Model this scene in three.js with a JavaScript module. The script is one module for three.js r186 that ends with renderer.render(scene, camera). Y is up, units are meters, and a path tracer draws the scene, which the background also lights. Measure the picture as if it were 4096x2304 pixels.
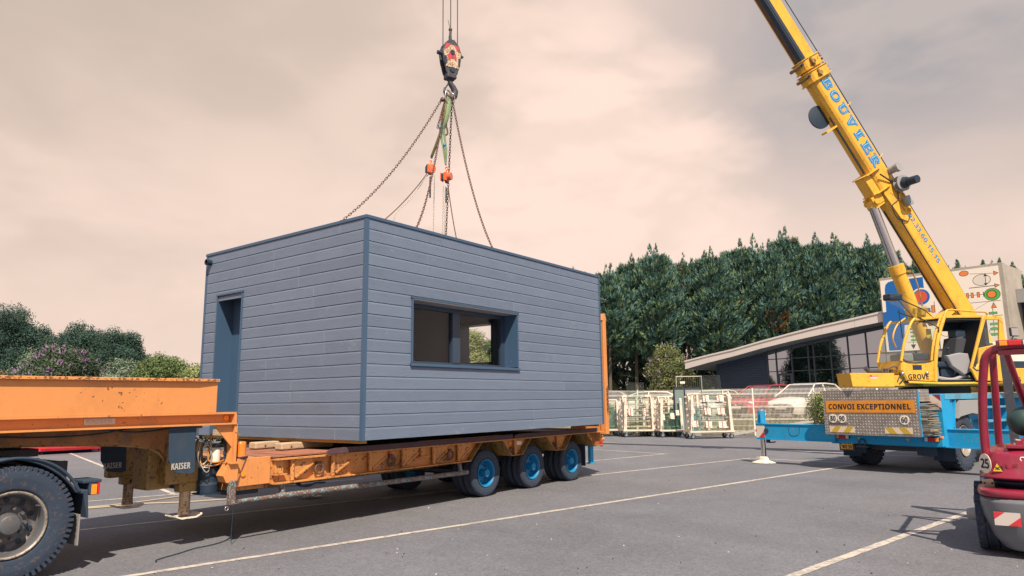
import * as THREE from 'three';
import { mergeGeometries } from 'three/addons/utils/BufferGeometryUtils.js';
import { RoundedBoxGeometry } from 'three/addons/geometries/RoundedBoxGeometry.js';
import { FontLoader } from 'three/addons/loaders/FontLoader.js';

// ---------- camera, sky, sun, exposure ----------
const scene = new THREE.Scene();
const camera = new THREE.PerspectiveCamera(45.08, 16 / 9, 0.1, 900);
camera.position.set(0, 1.65, 0);
camera.rotation.set(0.1604, 0, -0.0129);
const renderer = new THREE.WebGLRenderer({ antialias: true });
renderer.toneMapping = THREE.LinearToneMapping;
renderer.toneMappingExposure = 1.55;
renderer.shadowMap.enabled = true;
const sun = new THREE.DirectionalLight(new THREE.Color().setRGB(1, 0.84, 0.64), 4.7);
sun.position.set(0.17 * 60, 60, 0.76 * 60 - 18);
sun.target.position.set(0, 0, -18);
sun.castShadow = true; sun.shadow.radius = 0.8;
Object.assign(sun.shadow.camera, { left: -50, right: 50, top: 60, bottom: -60, near: 1, far: 220 });
sun.shadow.mapSize.set(4096, 4096);
scene.add(sun, sun.target);

function mulberry(a) { return () => { a |= 0; a = a + 0x6D2B79F5 | 0; let t = Math.imul(a ^ a >>> 15, 1 | a); t = t + Math.imul(t ^ t >>> 7, 61 | t) ^ t; return ((t ^ t >>> 14) >>> 0) / 4294967296; }; }
const hash2 = (x, y, s) => { let h = Math.imul(x, 374761393) + Math.imul(y, 668265263) + Math.imul(s, 1442695041) | 0; h = Math.imul(h ^ h >>> 13, 1274126177); return ((h ^ h >>> 16) >>> 0) / 4294967296; };
const md = (a, n) => ((a % n) + n) % n;
function vnoise(x, y, px, py, s) {           // value noise, periodic over px * py cells
  const xi = Math.floor(x), yi = Math.floor(y), fx = x - xi, fy = y - yi, u = fx * fx * (3 - 2 * fx), v = fy * fy * (3 - 2 * fy);
  const a = hash2(md(xi, px), md(yi, py), s), b = hash2(md(xi + 1, px), md(yi, py), s), c = hash2(md(xi, px), md(yi + 1, py), s), d = hash2(md(xi + 1, px), md(yi + 1, py), s);
  return a + (b - a) * u + (c - a) * v + (a - b - c + d) * u * v;
}
function fbm(u, v, n, oct, s, m = n) { let r = 0, a = 0.5, t = 0; for (let i = 0; i < oct; i++) { r += a * vnoise(u * n, v * m, n, m, s + i); t += a; a *= 0.5; n *= 2; m *= 2; } return r / t; }
const sm = (a, b, x) => { const t = Math.min(1, Math.max(0, (x - a) / (b - a))); return t * t * (3 - 2 * t); };
const lerp = (a, b, t) => a + (b - a) * t;
const mix3 = (a, b, t) => [lerp(a[0], b[0], t), lerp(a[1], b[1], t), lerp(a[2], b[2], t)];
const toS = c => { c = Math.min(1, Math.max(0, c)); return 255 * (c <= 0.0031308 ? 12.92 * c : 1.055 * Math.pow(c, 1 / 2.4) - 0.055); };

// sky: warm broken cloud, computed per direction
{
  const W = 2048, H = 1024, d = new Float32Array(W * H * 4);
  const h3 = (x, y, z, s) => { let h = Math.imul(x, 374761393) + Math.imul(y, 668265263) + Math.imul(z, 2147483647 ^ 1274126177) + Math.imul(s, 1442695041) | 0; h = Math.imul(h ^ h >>> 13, 1274126177); return ((h ^ h >>> 16) >>> 0) / 4294967296; };
  const n3 = (x, y, z, s) => {
    const a = Math.floor(x), b = Math.floor(y), c = Math.floor(z); let u = x - a, v = y - b, w = z - c; u = u * u * (3 - 2 * u); v = v * v * (3 - 2 * v); w = w * w * (3 - 2 * w);
    const L = (p, q, t) => p + (q - p) * t, f = k => L(L(h3(a, b, k, s), h3(a + 1, b, k, s), u), L(h3(a, b + 1, k, s), h3(a + 1, b + 1, k, s), u), v); return L(f(c), f(c + 1), w);
  };
  const f3 = (x, y, z, o, s) => { let r = 0, a = 0.5, t = 0; for (let i = 0; i < o; i++) { r += a * n3(x, y, z, s + i); t += a; a *= 0.54; x = x * 2.03 + 3.1; y = y * 2.03 + 1.7; z = z * 2.03 + 4.4; } return r / t; };
  for (let j = 0; j < H; j++) {
    const el = ((j + 0.5) / H - 0.5) * Math.PI, y = Math.sin(el), ce = Math.cos(el);
    for (let i = 0; i < W; i++) {
      const ph = ((i + 0.5) / W - 0.5) * 2 * Math.PI, x = ce * Math.cos(ph), z = ce * Math.sin(ph);
      let c;
      if (y < -0.02) c = [0.16, 0.16, 0.17];
      else {
        const w1 = f3(x * 4 + 9, y * 7, z * 4, 3, 71) - 0.5, w2 = f3(x * 4, y * 7 + 5, z * 4 + 7, 3, 77) - 0.5;
        const a = f3(x * 3.1 + w1 * 0.7 + 2, y * 6.2 + w2 * 0.7, z * 3.1 + 5, 6, 11), b = f3(x * 9 + w1 * 1.6, y * 22 + w2 * 1.6, z * 9 + 3, 5, 31);
        const az = Math.atan2(x, -z);
        c = mix3([0.585, 0.455, 0.39], [0.465, 0.372, 0.318], 0.95 * sm(0.42, 0.72, a * 0.72 + b * 0.28 + 0.10 * sm(0.2, 0.6, y)));
        c = mix3(c, [0.625, 0.485, 0.412], 0.8 * sm(0.52, 0.30, a * 0.6 + b * 0.4));
        const rt = sm(0.0, 0.46, x) * sm(0.14, 0.42, y);           // thinner, bluer cloud to the right and higher up
        c = mix3(c, mix3([0.262, 0.250, 0.262], [0.36, 0.318, 0.304], sm(0.36, 0.62, b * 0.6 + a * 0.4)), rt);
        // one tall heap of cloud above the conifers
        const q = Math.hypot((az - 0.10) / 0.235, (el - 0.235) / 0.26) + (b - 0.5) * 0.5 + (a - 0.5) * 0.35;
        const heap = sm(1.22, 0.74, q) * (0.5 + 0.5 * sm(0.02, 0.30, el));
        c = mix3(c, mix3([0.69, 0.528, 0.452], [0.62, 0.483, 0.412], sm(0.42, 0.66, b)), heap * 0.9);
        c = mix3(c, [0.40, 0.328, 0.28], Math.min(1, 1.15 * sm(0.2, 0.48, y) * sm(0.05, -0.5, x) * (0.6 + 0.9 * (a - 0.3))));
        c = mix3(c, [0.61, 0.475, 0.404], sm(0.26, 0.0, el) * 0.65);
        c = mix3(c, [0.17, 0.255, 0.41], 0.85 * sm(0.58, 1.0, el));   // blue gaps overhead
      }
      const k = (j * W + i) * 4; d[k] = c[0]; d[k + 1] = c[1]; d[k + 2] = c[2]; d[k + 3] = 1;
    }
  }
  const t = new THREE.DataTexture(d, W, H, THREE.RGBAFormat, THREE.FloatType);
  t.mapping = THREE.EquirectangularReflectionMapping; t.magFilter = THREE.LinearFilter; t.minFilter = THREE.LinearFilter; t.wrapS = THREE.RepeatWrapping; t.colorSpace = THREE.LinearSRGBColorSpace; t.needsUpdate = true;
  scene.background = t; scene.environment = t;
}

// ---------- helpers ----------
const V = (x, y, z) => new THREE.Vector3(x, y, z);
const R90 = Math.PI / 2;
const fonts = {};
for (const k of ['sans_bold', 'sans_regular', 'serif_bold']) fonts[k] = await new FontLoader().loadAsync('fonts/droid/droid_' + k + '.typeface.json');
function clean(g) {
  if (g.index) g = g.toNonIndexed();
  for (const k of Object.keys(g.attributes)) if (!['position', 'normal', 'uv'].includes(k)) g.deleteAttribute(k);
  if (!g.attributes.normal) g.computeVertexNormals();
  if (!g.attributes.uv) g.setAttribute('uv', new THREE.BufferAttribute(new Float32Array(g.attributes.position.count * 2), 2));
  g.morphAttributes = {}; return g;
}
const merge = l => { l = (Array.isArray(l) ? l.flat(3) : [l]).map(clean); return l.length === 1 ? l[0] : mergeGeometries(l); };
function uvm(g) {                               // uv in metres, projected along each face's main axis
  g = g.index ? g.toNonIndexed() : g;
  const p = g.attributes.position, uv = new Float32Array(p.count * 2), a = V(), b = V(), c = V();
  for (let i = 0; i < p.count; i += 3) {
    a.fromBufferAttribute(p, i); b.fromBufferAttribute(p, i + 1); c.fromBufferAttribute(p, i + 2);
    const n = b.clone().sub(a).cross(c.clone().sub(a)), x = Math.abs(n.x), y = Math.abs(n.y), z = Math.abs(n.z);
    [a, b, c].forEach((q, k) => { const o = (i + k) * 2; if (z >= x && z >= y) { uv[o] = q.x; uv[o + 1] = q.y; } else if (x >= y) { uv[o] = q.z; uv[o + 1] = q.y; } else { uv[o] = q.x; uv[o + 1] = q.z; } });
  }
  g.setAttribute('uv', new THREE.BufferAttribute(uv, 2)); return g;
}
const taken = {};
function numbered(n) { if (!(n in taken)) { taken[n] = 0; return n; } taken[n]++; return n + '_' + String(taken[n]).padStart(3, '0'); }
function mesh(name, geo, mat, parent, keepUV) {
  let g = merge(geo); if (!keepUV) g = uvm(g);
  const m = new THREE.Mesh(g, mat); m.name = parent ? name : numbered(name); m.castShadow = m.receiveShadow = true;
  (parent || scene).add(m); return m;
}
const tag = (o, label, category, group, kind) => { if (kind !== 'structure') { o.userData.label = label; o.userData.category = category; if (group) o.userData.group = group; } if (kind) o.userData.kind = kind; return o; };
function thing(name, label, category, pos = [0, 0, 0], turn = 0, group) {
  const g = new THREE.Group(); g.name = numbered(name); g.position.set(...pos); g.rotation.y = turn; scene.add(g); tag(g, label, category, group); return g;
}
const struct = (name, geo, mat, keep) => tag(mesh(name, geo, mat, null, keep), null, null, null, 'structure');
const sub = (name, parent, x = 0, y = 0, z = 0, turn = 0) => { const g = new THREE.Group(); g.name = name; g.position.set(x, y, z); g.rotation.y = turn; parent.add(g); return g; };
function bx(x0, x1, y0, y1, z0, z1, r = 0) {
  const w = Math.abs(x1 - x0), h = Math.abs(y1 - y0), d = Math.abs(z1 - z0), m = Math.min(w, h, d);
  const g = r ? new RoundedBoxGeometry(w, h, d, r > 0.02 ? 3 : 1, Math.min(r, m * 0.49)) : new THREE.BoxGeometry(w, h, d);
  return g.translate((x0 + x1) / 2, (y0 + y1) / 2, (z0 + z1) / 2);
}
function rod(p, q, r, r2 = r, seg = 10) {
  p = Array.isArray(p) ? V(...p) : p; q = Array.isArray(q) ? V(...q) : q;
  const d = q.clone().sub(p), L = d.length(), g = new THREE.CylinderGeometry(r2, r, L, seg);
  g.applyQuaternion(new THREE.Quaternion().setFromUnitVectors(V(0, 1, 0), d.normalize()));
  return g.translate((p.x + q.x) / 2, (p.y + q.y) / 2, (p.z + q.z) / 2);
}
const bar = (p, q, a, b) => {                 // rectangular bar from p to q
  p = V(...p); q = V(...q); const d = q.clone().sub(p), L = d.length(), g = new THREE.BoxGeometry(a, L, b);
  const m = new THREE.Matrix4().lookAt(V(0, 0, 0), d, Math.abs(d.z) > 0.9 * L ? V(0, 1, 0) : V(0, 0, 1)); g.rotateX(R90); g.applyMatrix4(m);
  return g.translate((p.x + q.x) / 2, (p.y + q.y) / 2, (p.z + q.z) / 2);
};
const tube = (pts, r, n = 24, seg = 7, closed = false) => new THREE.TubeGeometry(new THREE.CatmullRomCurve3(pts.map(p => V(...p)), closed, 'centripetal'), n, r, seg, closed);
const shp = pts => new THREE.Shape(pts.map(p => new THREE.Vector2(p[0], p[1])));
function prism(pts, z0, z1, bev = 0, holes = []) {
  const s = shp(pts); holes.forEach(h => s.holes.push(new THREE.Path(h.map(p => new THREE.Vector2(p[0], p[1])))));
  return new THREE.ExtrudeGeometry(s, { depth: z1 - z0 - 2 * bev, bevelEnabled: bev > 0, bevelSize: bev, bevelThickness: bev, bevelSegments: 1, bevelOffset: -bev, curveSegments: 10 }).translate(0, 0, z0 + bev);
}
const prismX = (pts, x0, x1, bev = 0) => prism(pts.map(([z, y]) => [-z, y]), x0, x1, bev).rotateY(R90);   // pts are (z, y)
const prismY = (pts, y0, y1, bev = 0) => prism(pts.map(([x, z]) => [x, -z]), y0, y1, bev).rotateX(-R90);  // pts are (x, z)
const lathe = (pts, seg = 24) => new THREE.LatheGeometry(pts.map(p => new THREE.Vector2(p[0], p[1])), seg);  // about y
const disc = (x, y, z, r, t = 0.01, seg = 20) => new THREE.CylinderGeometry(r, r, t, seg).rotateX(R90).translate(x, y, z);   // faces +z
const ball = (x, y, z, r, sx = 1, sy = 1, sz = 1, seg = 16) => new THREE.SphereGeometry(r, seg, Math.round(seg * 0.7)).scale(sx, sy, sz).translate(x, y, z);
const ring = (x, y, z, r, t) => new THREE.TorusGeometry(r, t, 8, 18).translate(x, y, z);
function text(str, size, font = 'sans_bold', depth = 0.004, grow = 0) {   // faces +z, starts at the origin, baseline y = 0
  return new THREE.ExtrudeGeometry(fonts[font].generateShapes(str, size), { depth, curveSegments: 4, bevelEnabled: grow !== 0, bevelSize: 0.0001, bevelThickness: 0.0005, bevelOffset: grow, bevelSegments: 1 });
}
function fit(g, x0, x1, y0, y1, z) {           // scale a text geometry into a rectangle
  g.computeBoundingBox(); const b = g.boundingBox; g.translate(-b.min.x, -b.min.y, -b.min.z); g.scale((x1 - x0) / (b.max.x - b.min.x), (y1 - y0) / (b.max.y - b.min.y), 1); return g.translate(x0, y0, z);
}
function inst(name, geo, mat, list, parent, kind = 'stuff') {   // list of [matrix, color]
  const m = new THREE.InstancedMesh(geo, mat, list.length); m.name = parent ? name : numbered(name); m.castShadow = m.receiveShadow = true;
  list.forEach(([a, c], i) => { m.setMatrixAt(i, a); if (c) m.setColorAt(i, c); });
  m.userData.kind = kind; (parent || scene).add(m); return m;
}

// ---------- materials ----------
const col = (r, g, b) => new THREE.Color().setRGB(r, g, b);
function tex(size, fn, rep = 1, srgb = true, h = size) {
  const d = new Uint8Array(size * h * 4);
  for (let j = 0; j < h; j++) for (let i = 0; i < size; i++) { const c = fn((i + 0.5) / size, (j + 0.5) / h, i, j), k = (j * size + i) * 4; for (let q = 0; q < 3; q++) d[k + q] = srgb ? toS(c[q]) : 255 * Math.min(1, Math.max(0, c[q])); d[k + 3] = 255; }
  const t = new THREE.DataTexture(d, size, h, THREE.RGBAFormat); t.wrapS = t.wrapT = THREE.RepeatWrapping; t.magFilter = THREE.LinearFilter; t.minFilter = THREE.LinearMipmapLinearFilter; t.generateMipmaps = true;
  if (srgb) t.colorSpace = THREE.SRGBColorSpace; t.repeat.set(1 / rep, 1 / rep); t.needsUpdate = true; return t;
}
const g3 = v => [v, v, v];
const std = (c, rough = 0.6, metal = 0, o = {}) => new THREE.MeshStandardMaterial({ color: c instanceof THREE.Color ? c : col(...c), roughness: rough, metalness: metal, side: THREE.DoubleSide, ...o });
// old paint: slight mottling, grime and rust chips
const FN = 512, field = (n, o, s, m) => { const a = new Float32Array(FN * FN); for (let j = 0; j < FN; j++) for (let i = 0; i < FN; i++) a[j * FN + i] = fbm((i + 0.5) / FN, (j + 0.5) / FN, n, o, s, m); return a; };
const FA = field(6, 4, 1), FB = field(40, 3, 21), FE = field(14, 4, 41, 5), FF = field(90, 2, 71), FG = field(60, 2, 10), FW = field(8, 4, 83, 120);
const fs = (f, u, v, s) => f[(md(Math.floor((v + s * 0.2371) * FN), FN)) * FN + md(Math.floor((u + s * 0.6133) * FN), FN)];
function paint(c, rust, o = {}) {
  const { chips = 0.5, grime = 0.3, rep = 2, size = 512, seed = 1, rough = 0.5, metal = 0, rustC = [0.07, 0.032, 0.022] } = o;
  const map = tex(size, (u, v) => {
    const a = fs(FA, u, v, seed), b = fs(FB, u, v, seed), e = fs(FE, u, v, seed);
    let k = mix3(c, c.map(q => q * 0.72), grime * sm(0.45, 0.75, a)); k = k.map(q => q * (0.95 + 0.1 * b));
    k = mix3(k, [0.12, 0.10, 0.09], grime * 0.5 * sm(0.58, 0.8, e));
    const t = 0.80 - rust * 0.2, chip = sm(t, t + 0.04, b * 0.78 + a * 0.22 + 0.06 * fs(FF, u, v, seed));
    return mix3(k, mix3(rustC, [0.16, 0.06, 0.03], fs(FG, u, v, seed)), chip * chips);
  }, rep);
  return new THREE.MeshStandardMaterial({ map, roughness: rough, metalness: metal, side: THREE.DoubleSide, roughnessMap: null });
}
const M = {};
M.orange = paint([0.64, 0.265, 0.088], 0.2, { chips: 0.85, grime: 0.22, rep: 1.6, seed: 3, rough: 0.55 });
M.orangeWorn = paint([0.56, 0.25, 0.08], 0.7, { chips: 0.85, grime: 0.7, rep: 1.1, seed: 5, rough: 0.65 });
M.rail = paint([0.075, 0.040, 0.058], 0.9, { chips: 0.6, grime: 0.5, rep: 1, seed: 8, rough: 0.7 });
M.rustDeck = paint([0.30, 0.13, 0.085], 1.0, { chips: 0.7, grime: 0.8, rep: 0.9, seed: 11, rough: 0.85 });
M.yellow = paint([0.70, 0.40, 0.05], 0.34, { chips: 0.6, grime: 0.34, rep: 1.7, seed: 14, rough: 0.38 });
M.yellowDull = paint([0.30, 0.19, 0.06], 0.9, { chips: 0.8, grime: 0.9, rep: 1.3, seed: 15, rough: 0.6 });  // grimy yellow with the shade of underside parts mixed into its colour
M.blue = paint([0.0, 0.29, 0.60], 0.55, { chips: 0.6, grime: 0.25, rep: 1.4, seed: 17, rough: 0.7, rustC: [0.22, 0.24, 0.25] });
M.blueDeck = paint([0.08, 0.33, 0.52], 0.7, { chips: 0.6, grime: 0.6, rep: 1, seed: 18, rough: 0.6, rustC: [0.25, 0.25, 0.25] });
M.tubeBlue = paint([0.17, 0.37, 0.47], 1.75, { chips: 0.95, grime: 0.6, rep: 0.5, seed: 19, rough: 0.7, rustC: [0.13, 0.075, 0.055] });
M.rimBlue = paint([0.004, 0.20, 0.46], 0.7, { chips: 0.6, grime: 0.5, rep: 0.7, seed: 20, rough: 0.5 });
M.red = paint([0.25, 0.014, 0.045], 0.5, { chips: 0.35, grime: 0.45, rep: 0.9, seed: 22, rough: 0.3 });
M.redBright = paint([0.55, 0.03, 0.05], 0.35, { chips: 0.5, grime: 0.3, rep: 2, seed: 23, rough: 0.5 });
M.black = std([0.010, 0.028, 0.058], 0.55);
M.blackMatt = paint([0.020, 0.045, 0.085], 0.2, { chips: 0.2, grime: 0.2, rep: 1, seed: 27, rough: 0.8, rustC: [0.08, 0.08, 0.08] });
M.darkSteel = paint([0.038, 0.052, 0.08], 0.8, { chips: 0.6, grime: 0.5, rep: 0.8, seed: 29, rough: 0.6, rustC: [0.09, 0.05, 0.035] });
M.tyre = paint([0.024, 0.042, 0.078], 0.75, { chips: 0.4, grime: 0, rep: 0.9, seed: 31, rough: 0.88, rustC: [0.10, 0.095, 0.09] });
M.rubber = std([0.018, 0.036, 0.068], 0.8);
M.steel = std([0.42, 0.42, 0.43], 0.35, 0.8);
M.chrome = std([0.66, 0.66, 0.68], 0.14, 1);
M.rimSteel = paint([0.34, 0.31, 0.28], 0.9, { chips: 0.6, grime: 0.8, rep: 0.6, seed: 33, rough: 0.5, metal: 0.3 });
M.rustChain = paint([0.15, 0.085, 0.07], 0.8, { chips: 0.5, grime: 0.4, rep: 0.3, seed: 35, rough: 0.75, metal: 0.2 });
M.zinc = std([0.5, 0.49, 0.46], 0.45, 0.5);
M.white = std([0.72, 0.68, 0.62], 0.55);
M.rackWhite = paint([0.76, 0.70, 0.62], 0.6, { chips: 0.6, grime: 0.6, rep: 1, seed: 37, rough: 0.6 });
M.grey = std([0.28, 0.29, 0.31], 0.55);
M.amber = std([0.85, 0.28, 0.02], 0.3);
M.lampRed = std([0.5, 0.02, 0.03], 0.25);
M.lampClear = std([0.6, 0.6, 0.62], 0.2);
M.post = std([0.044, 0.094, 0.18], 0.45);
M.interior = std([0.34, 0.34, 0.42], 0.9);
M.frameDark = std([0.028, 0.052, 0.092], 0.45);
M.glass = new THREE.MeshPhysicalMaterial({ color: col(0.93, 0.97, 0.95), roughness: 0.02, transmission: 1, thickness: 0, ior: 1.5, side: THREE.DoubleSide });
M.paneThin = new THREE.MeshPhysicalMaterial({ color: col(0.96, 0.97, 0.98), roughness: 0.02, transmission: 1, thickness: 0, ior: 1.22, side: THREE.DoubleSide });
M.glassGreen = new THREE.MeshPhysicalMaterial({ color: col(0.90, 0.955, 0.95), roughness: 0.03, transmission: 1, thickness: 0, ior: 1.5, side: THREE.DoubleSide });
M.blueText = std([0.008, 0.20, 0.50], 0.4);
M.blackText = std([0.014, 0.02, 0.035], 0.5);
// wood
const woodTex = (c, seed) => tex(512, (u, v) => { const w = fs(FA, u, v, seed) * 0.08, g = fs(FW, u, v + w, seed), k = fs(FB, u, v, seed); return c.map(q => q * (0.62 + 0.6 * g) * (0.9 + 0.2 * k)); }, 0.9);
M.wood = new THREE.MeshStandardMaterial({ map: woodTex([0.46, 0.35, 0.25], 60), roughness: 0.85, side: THREE.DoubleSide });
M.woodDark = new THREE.MeshStandardMaterial({ map: woodTex([0.10, 0.075, 0.06], 64), roughness: 0.9, side: THREE.DoubleSide });
M.woodYellow = new THREE.MeshStandardMaterial({ map: woodTex([0.44, 0.28, 0.07], 68), roughness: 0.8, side: THREE.DoubleSide });
M.woodPale = new THREE.MeshStandardMaterial({ map: woodTex([0.56, 0.47, 0.38], 72), roughness: 0.85, side: THREE.DoubleSide });
// ---------- ground ----------
const rnd = mulberry(7);
{
  const map = tex(1024, (u, v, i, j) => {
    const s = hash2(i >> 1, j >> 1, 3), s2 = hash2(i, j, 9), f = fbm(u, v, 160, 2, 40), a = fs(FA, u, v, 5), b = fs(FB, u, v, 9);
    let k = 0.136 * (0.62 + 0.42 * f + 0.34 * s) * (0.88 + 0.14 * a + 0.10 * b); if (s2 > 0.992) k += 0.12; else if (s > 0.985) k += 0.06; else if (s < 0.02) k *= 0.45;
    return [k * 1.0, k * 1.05, k * 1.27];
  }, 4.3);
  const bump = tex(512, (u, v, i, j) => g3(0.5 * hash2(i, j, 5) + 0.5 * fs(FF, u, v, 3)), 1.7, false);
  M.asphalt = new THREE.MeshStandardMaterial({ map, bumpMap: bump, bumpScale: 0.004, roughness: 0.82, vertexColors: true });
  const nx = 150, nz = 150, g = new THREE.PlaneGeometry(1, 1, nx, nz), p = g.attributes.position, c = [];
  const w = t => Math.sign(t) * (Math.abs(t) * 12 + Math.pow(Math.abs(t), 5) * 288);
  for (let i = 0; i < p.count; i++) {
    const x = w(p.getX(i) * 2), z = w(p.getY(i) * 2) - 10; p.setXYZ(i, x, 0, -z - 20);
    const n = 0.89 + 0.22 * fbm(x / 40 + 50, z / 40 + 50, 14, 4, 91) - 0.08 * sm(0.55, 0.7, fbm(x / 30 + 20, z / 30 + 20, 40, 3, 95)), t = fbm(x / 60 + 9, z / 60 + 9, 20, 2, 99), ru = (x * 0.766 - z * 0.643 * -1), rv = (x * 0.643 - z * 0.766), st = sm(0.60, 0.72, vnoise(rv * 0.22 + 60, ru * 2.1 + 60, 4096, 4096, 17)) * vnoise(x * 0.3 + 50, z * 0.3 + 50, 4096, 4096, 19);
    const nn = n * (1 - 0.12 * st); c.push(nn * (0.97 + 0.06 * t), nn, nn * (1.02 - 0.06 * t));
  }
  g.setAttribute('color', new THREE.Float32BufferAttribute(c, 3)); g.computeVertexNormals();
  const uv = g.attributes.uv; for (let i = 0; i < p.count; i++) uv.setXY(i, p.getX(i), p.getZ(i));
  const nrm = g.attributes.normal; if (nrm.getY(0) < 0) { const ix = g.index.array; for (let i = 0; i < ix.length; i += 3) { const q = ix[i]; ix[i] = ix[i + 1]; ix[i + 1] = q; } g.computeVertexNormals(); }
  const m = new THREE.Mesh(g, M.asphalt); m.name = 'asphalt_ground'; m.receiveShadow = true; m.userData.kind = 'structure'; scene.add(m);
  // worn white paint
  M.linePaint = new THREE.MeshStandardMaterial({ map: tex(512, (u, v, i, j) => { const a = fs(FG, u, v, 7), b = fs(FA, u, v, 11), w2 = sm(0.52, 0.66, a * 0.6 + b * 0.4 + 0.10 * hash2(i, j, 2)); return mix3([0.50, 0.46, 0.42].map(q => q * (0.85 + 0.25 * fs(FB, u, v, 13))), [0.16, 0.157, 0.17], w2 * 0.5); }, 2.5), roughness: 0.7 });
  const line = (a, b, wd = 0.09) => {
    const dx = b[0] - a[0], dz = b[1] - a[1], L = Math.hypot(dx, dz), ox = -dz / L * wd / 2, oz = dx / L * wd / 2, n = Math.ceil(L / 0.12), pos = [], ix = [];
    for (let i = 0; i <= n; i++) { const t = i / n, j1 = (rnd() - 0.5) * 0.012, j2 = (rnd() - 0.5) * 0.012, x = a[0] + dx * t, z = a[1] + dz * t; pos.push(x + ox * (1 + j1 / wd * 2), 0.004, z + oz * (1 + j1 / wd * 2), x - ox * (1 + j2 / wd * 2), 0.004, z - oz * (1 + j2 / wd * 2)); if (i) { const k = i * 2; ix.push(k - 2, k - 1, k, k, k - 1, k + 1); } }
    const q = new THREE.BufferGeometry(); q.setAttribute('position', new THREE.Float32BufferAttribute(pos, 3)); q.setIndex(ix); q.computeVertexNormals();
    if (q.attributes.normal.getY(0) < 0) { for (let i = 0; i < ix.length; i += 3) { const t = ix[i]; ix[i] = ix[i + 1]; ix[i + 1] = t; } q.setIndex(ix); q.computeVertexNormals(); }
    return struct('parking_line', q, M.linePaint);
  };
  line([-7.2, -4.26], [8.45, -17.46], 0.1); line([-8.2, -7.85], [6.47, -19.5], 0.09); line([-1.2, -3.47], [9.2, -12.68], 0.1);
  line([-6.26, -13.26], [-21.5, -32.4], 0.1); line([-8.6, -11.7], [-3.3, -15.6], 0.09); line([3.0, -27.7], [13.5, -16.85], 0.1);
  line([2.1, -24.2], [4.6, -21.35], 0.09); line([4.56, -21.42], [-1.6, -16.1], 0.09); line([6.47, -19.5], [9.6, -16.5], 0.09); line([-2.3, -12.35], [-0.2, -14.1], 0.08);
}
// upper car park behind the fence, with a weedy bank
const grassMap = (c, s) => tex(512, (u, v, i, j) => { const a = fs(FA, u, v, s), b = fs(FF, u, v, s); return mix3(c, [0.20, 0.17, 0.09], sm(0.45, 0.7, a) * 0.7).map(q => q * (0.5 + b * 0.9)); }, 3);
{
  const m = new THREE.MeshStandardMaterial({ map: grassMap([0.09, 0.12, 0.04], 81), roughness: 0.95, side: THREE.DoubleSide });
  struct('grass_bank', prism([[0, 0.02], [1.2, 0.1], [2.4, 0.58], [2.4, -0.2], [0, -0.2]], 0, 44).rotateY(R90 - 0.25).translate(-14, 0, -38.0), m);
  const m2 = new THREE.MeshStandardMaterial({ map: tex(512, (u, v, i, j) => g3(0.14 * (0.7 + 0.4 * fs(FA, u, v, 5) + 0.2 * hash2(i, j, 5))), 3), roughness: 0.9, side: THREE.DoubleSide });
  struct('upper_car_park', prismY([[-14.5, -40.3], [40, -26.4], [90, -60], [60, -62], [-12, -62]], -0.2, 0.6), m2);
  struct('grass_verge', prismY([[-90, -36], [-15, -41], [-13, -57], [70, -57], [200, -120], [-250, -120]], -0.3, 0.62), m);
}

// ---------- low-loader frame: u along it, w out of its near side ----------
const TA = 0.6457, TU = [Math.sin(TA), -Math.cos(TA)], TW = [Math.cos(TA), Math.sin(TA)], TO = [-2.1478, -10.0143], TR = R90 - TA;
const T = (u, y, w) => [TO[0] + TU[0] * u + TW[0] * w, y, TO[1] + TU[1] * u + TW[1] * w];

const KC = 0.959, KS = p => [p[0] * KC, 1.65 + (p[1] - 1.65) * KC, p[2] * KC];   // the cabin overhangs the trailer's near side
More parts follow.
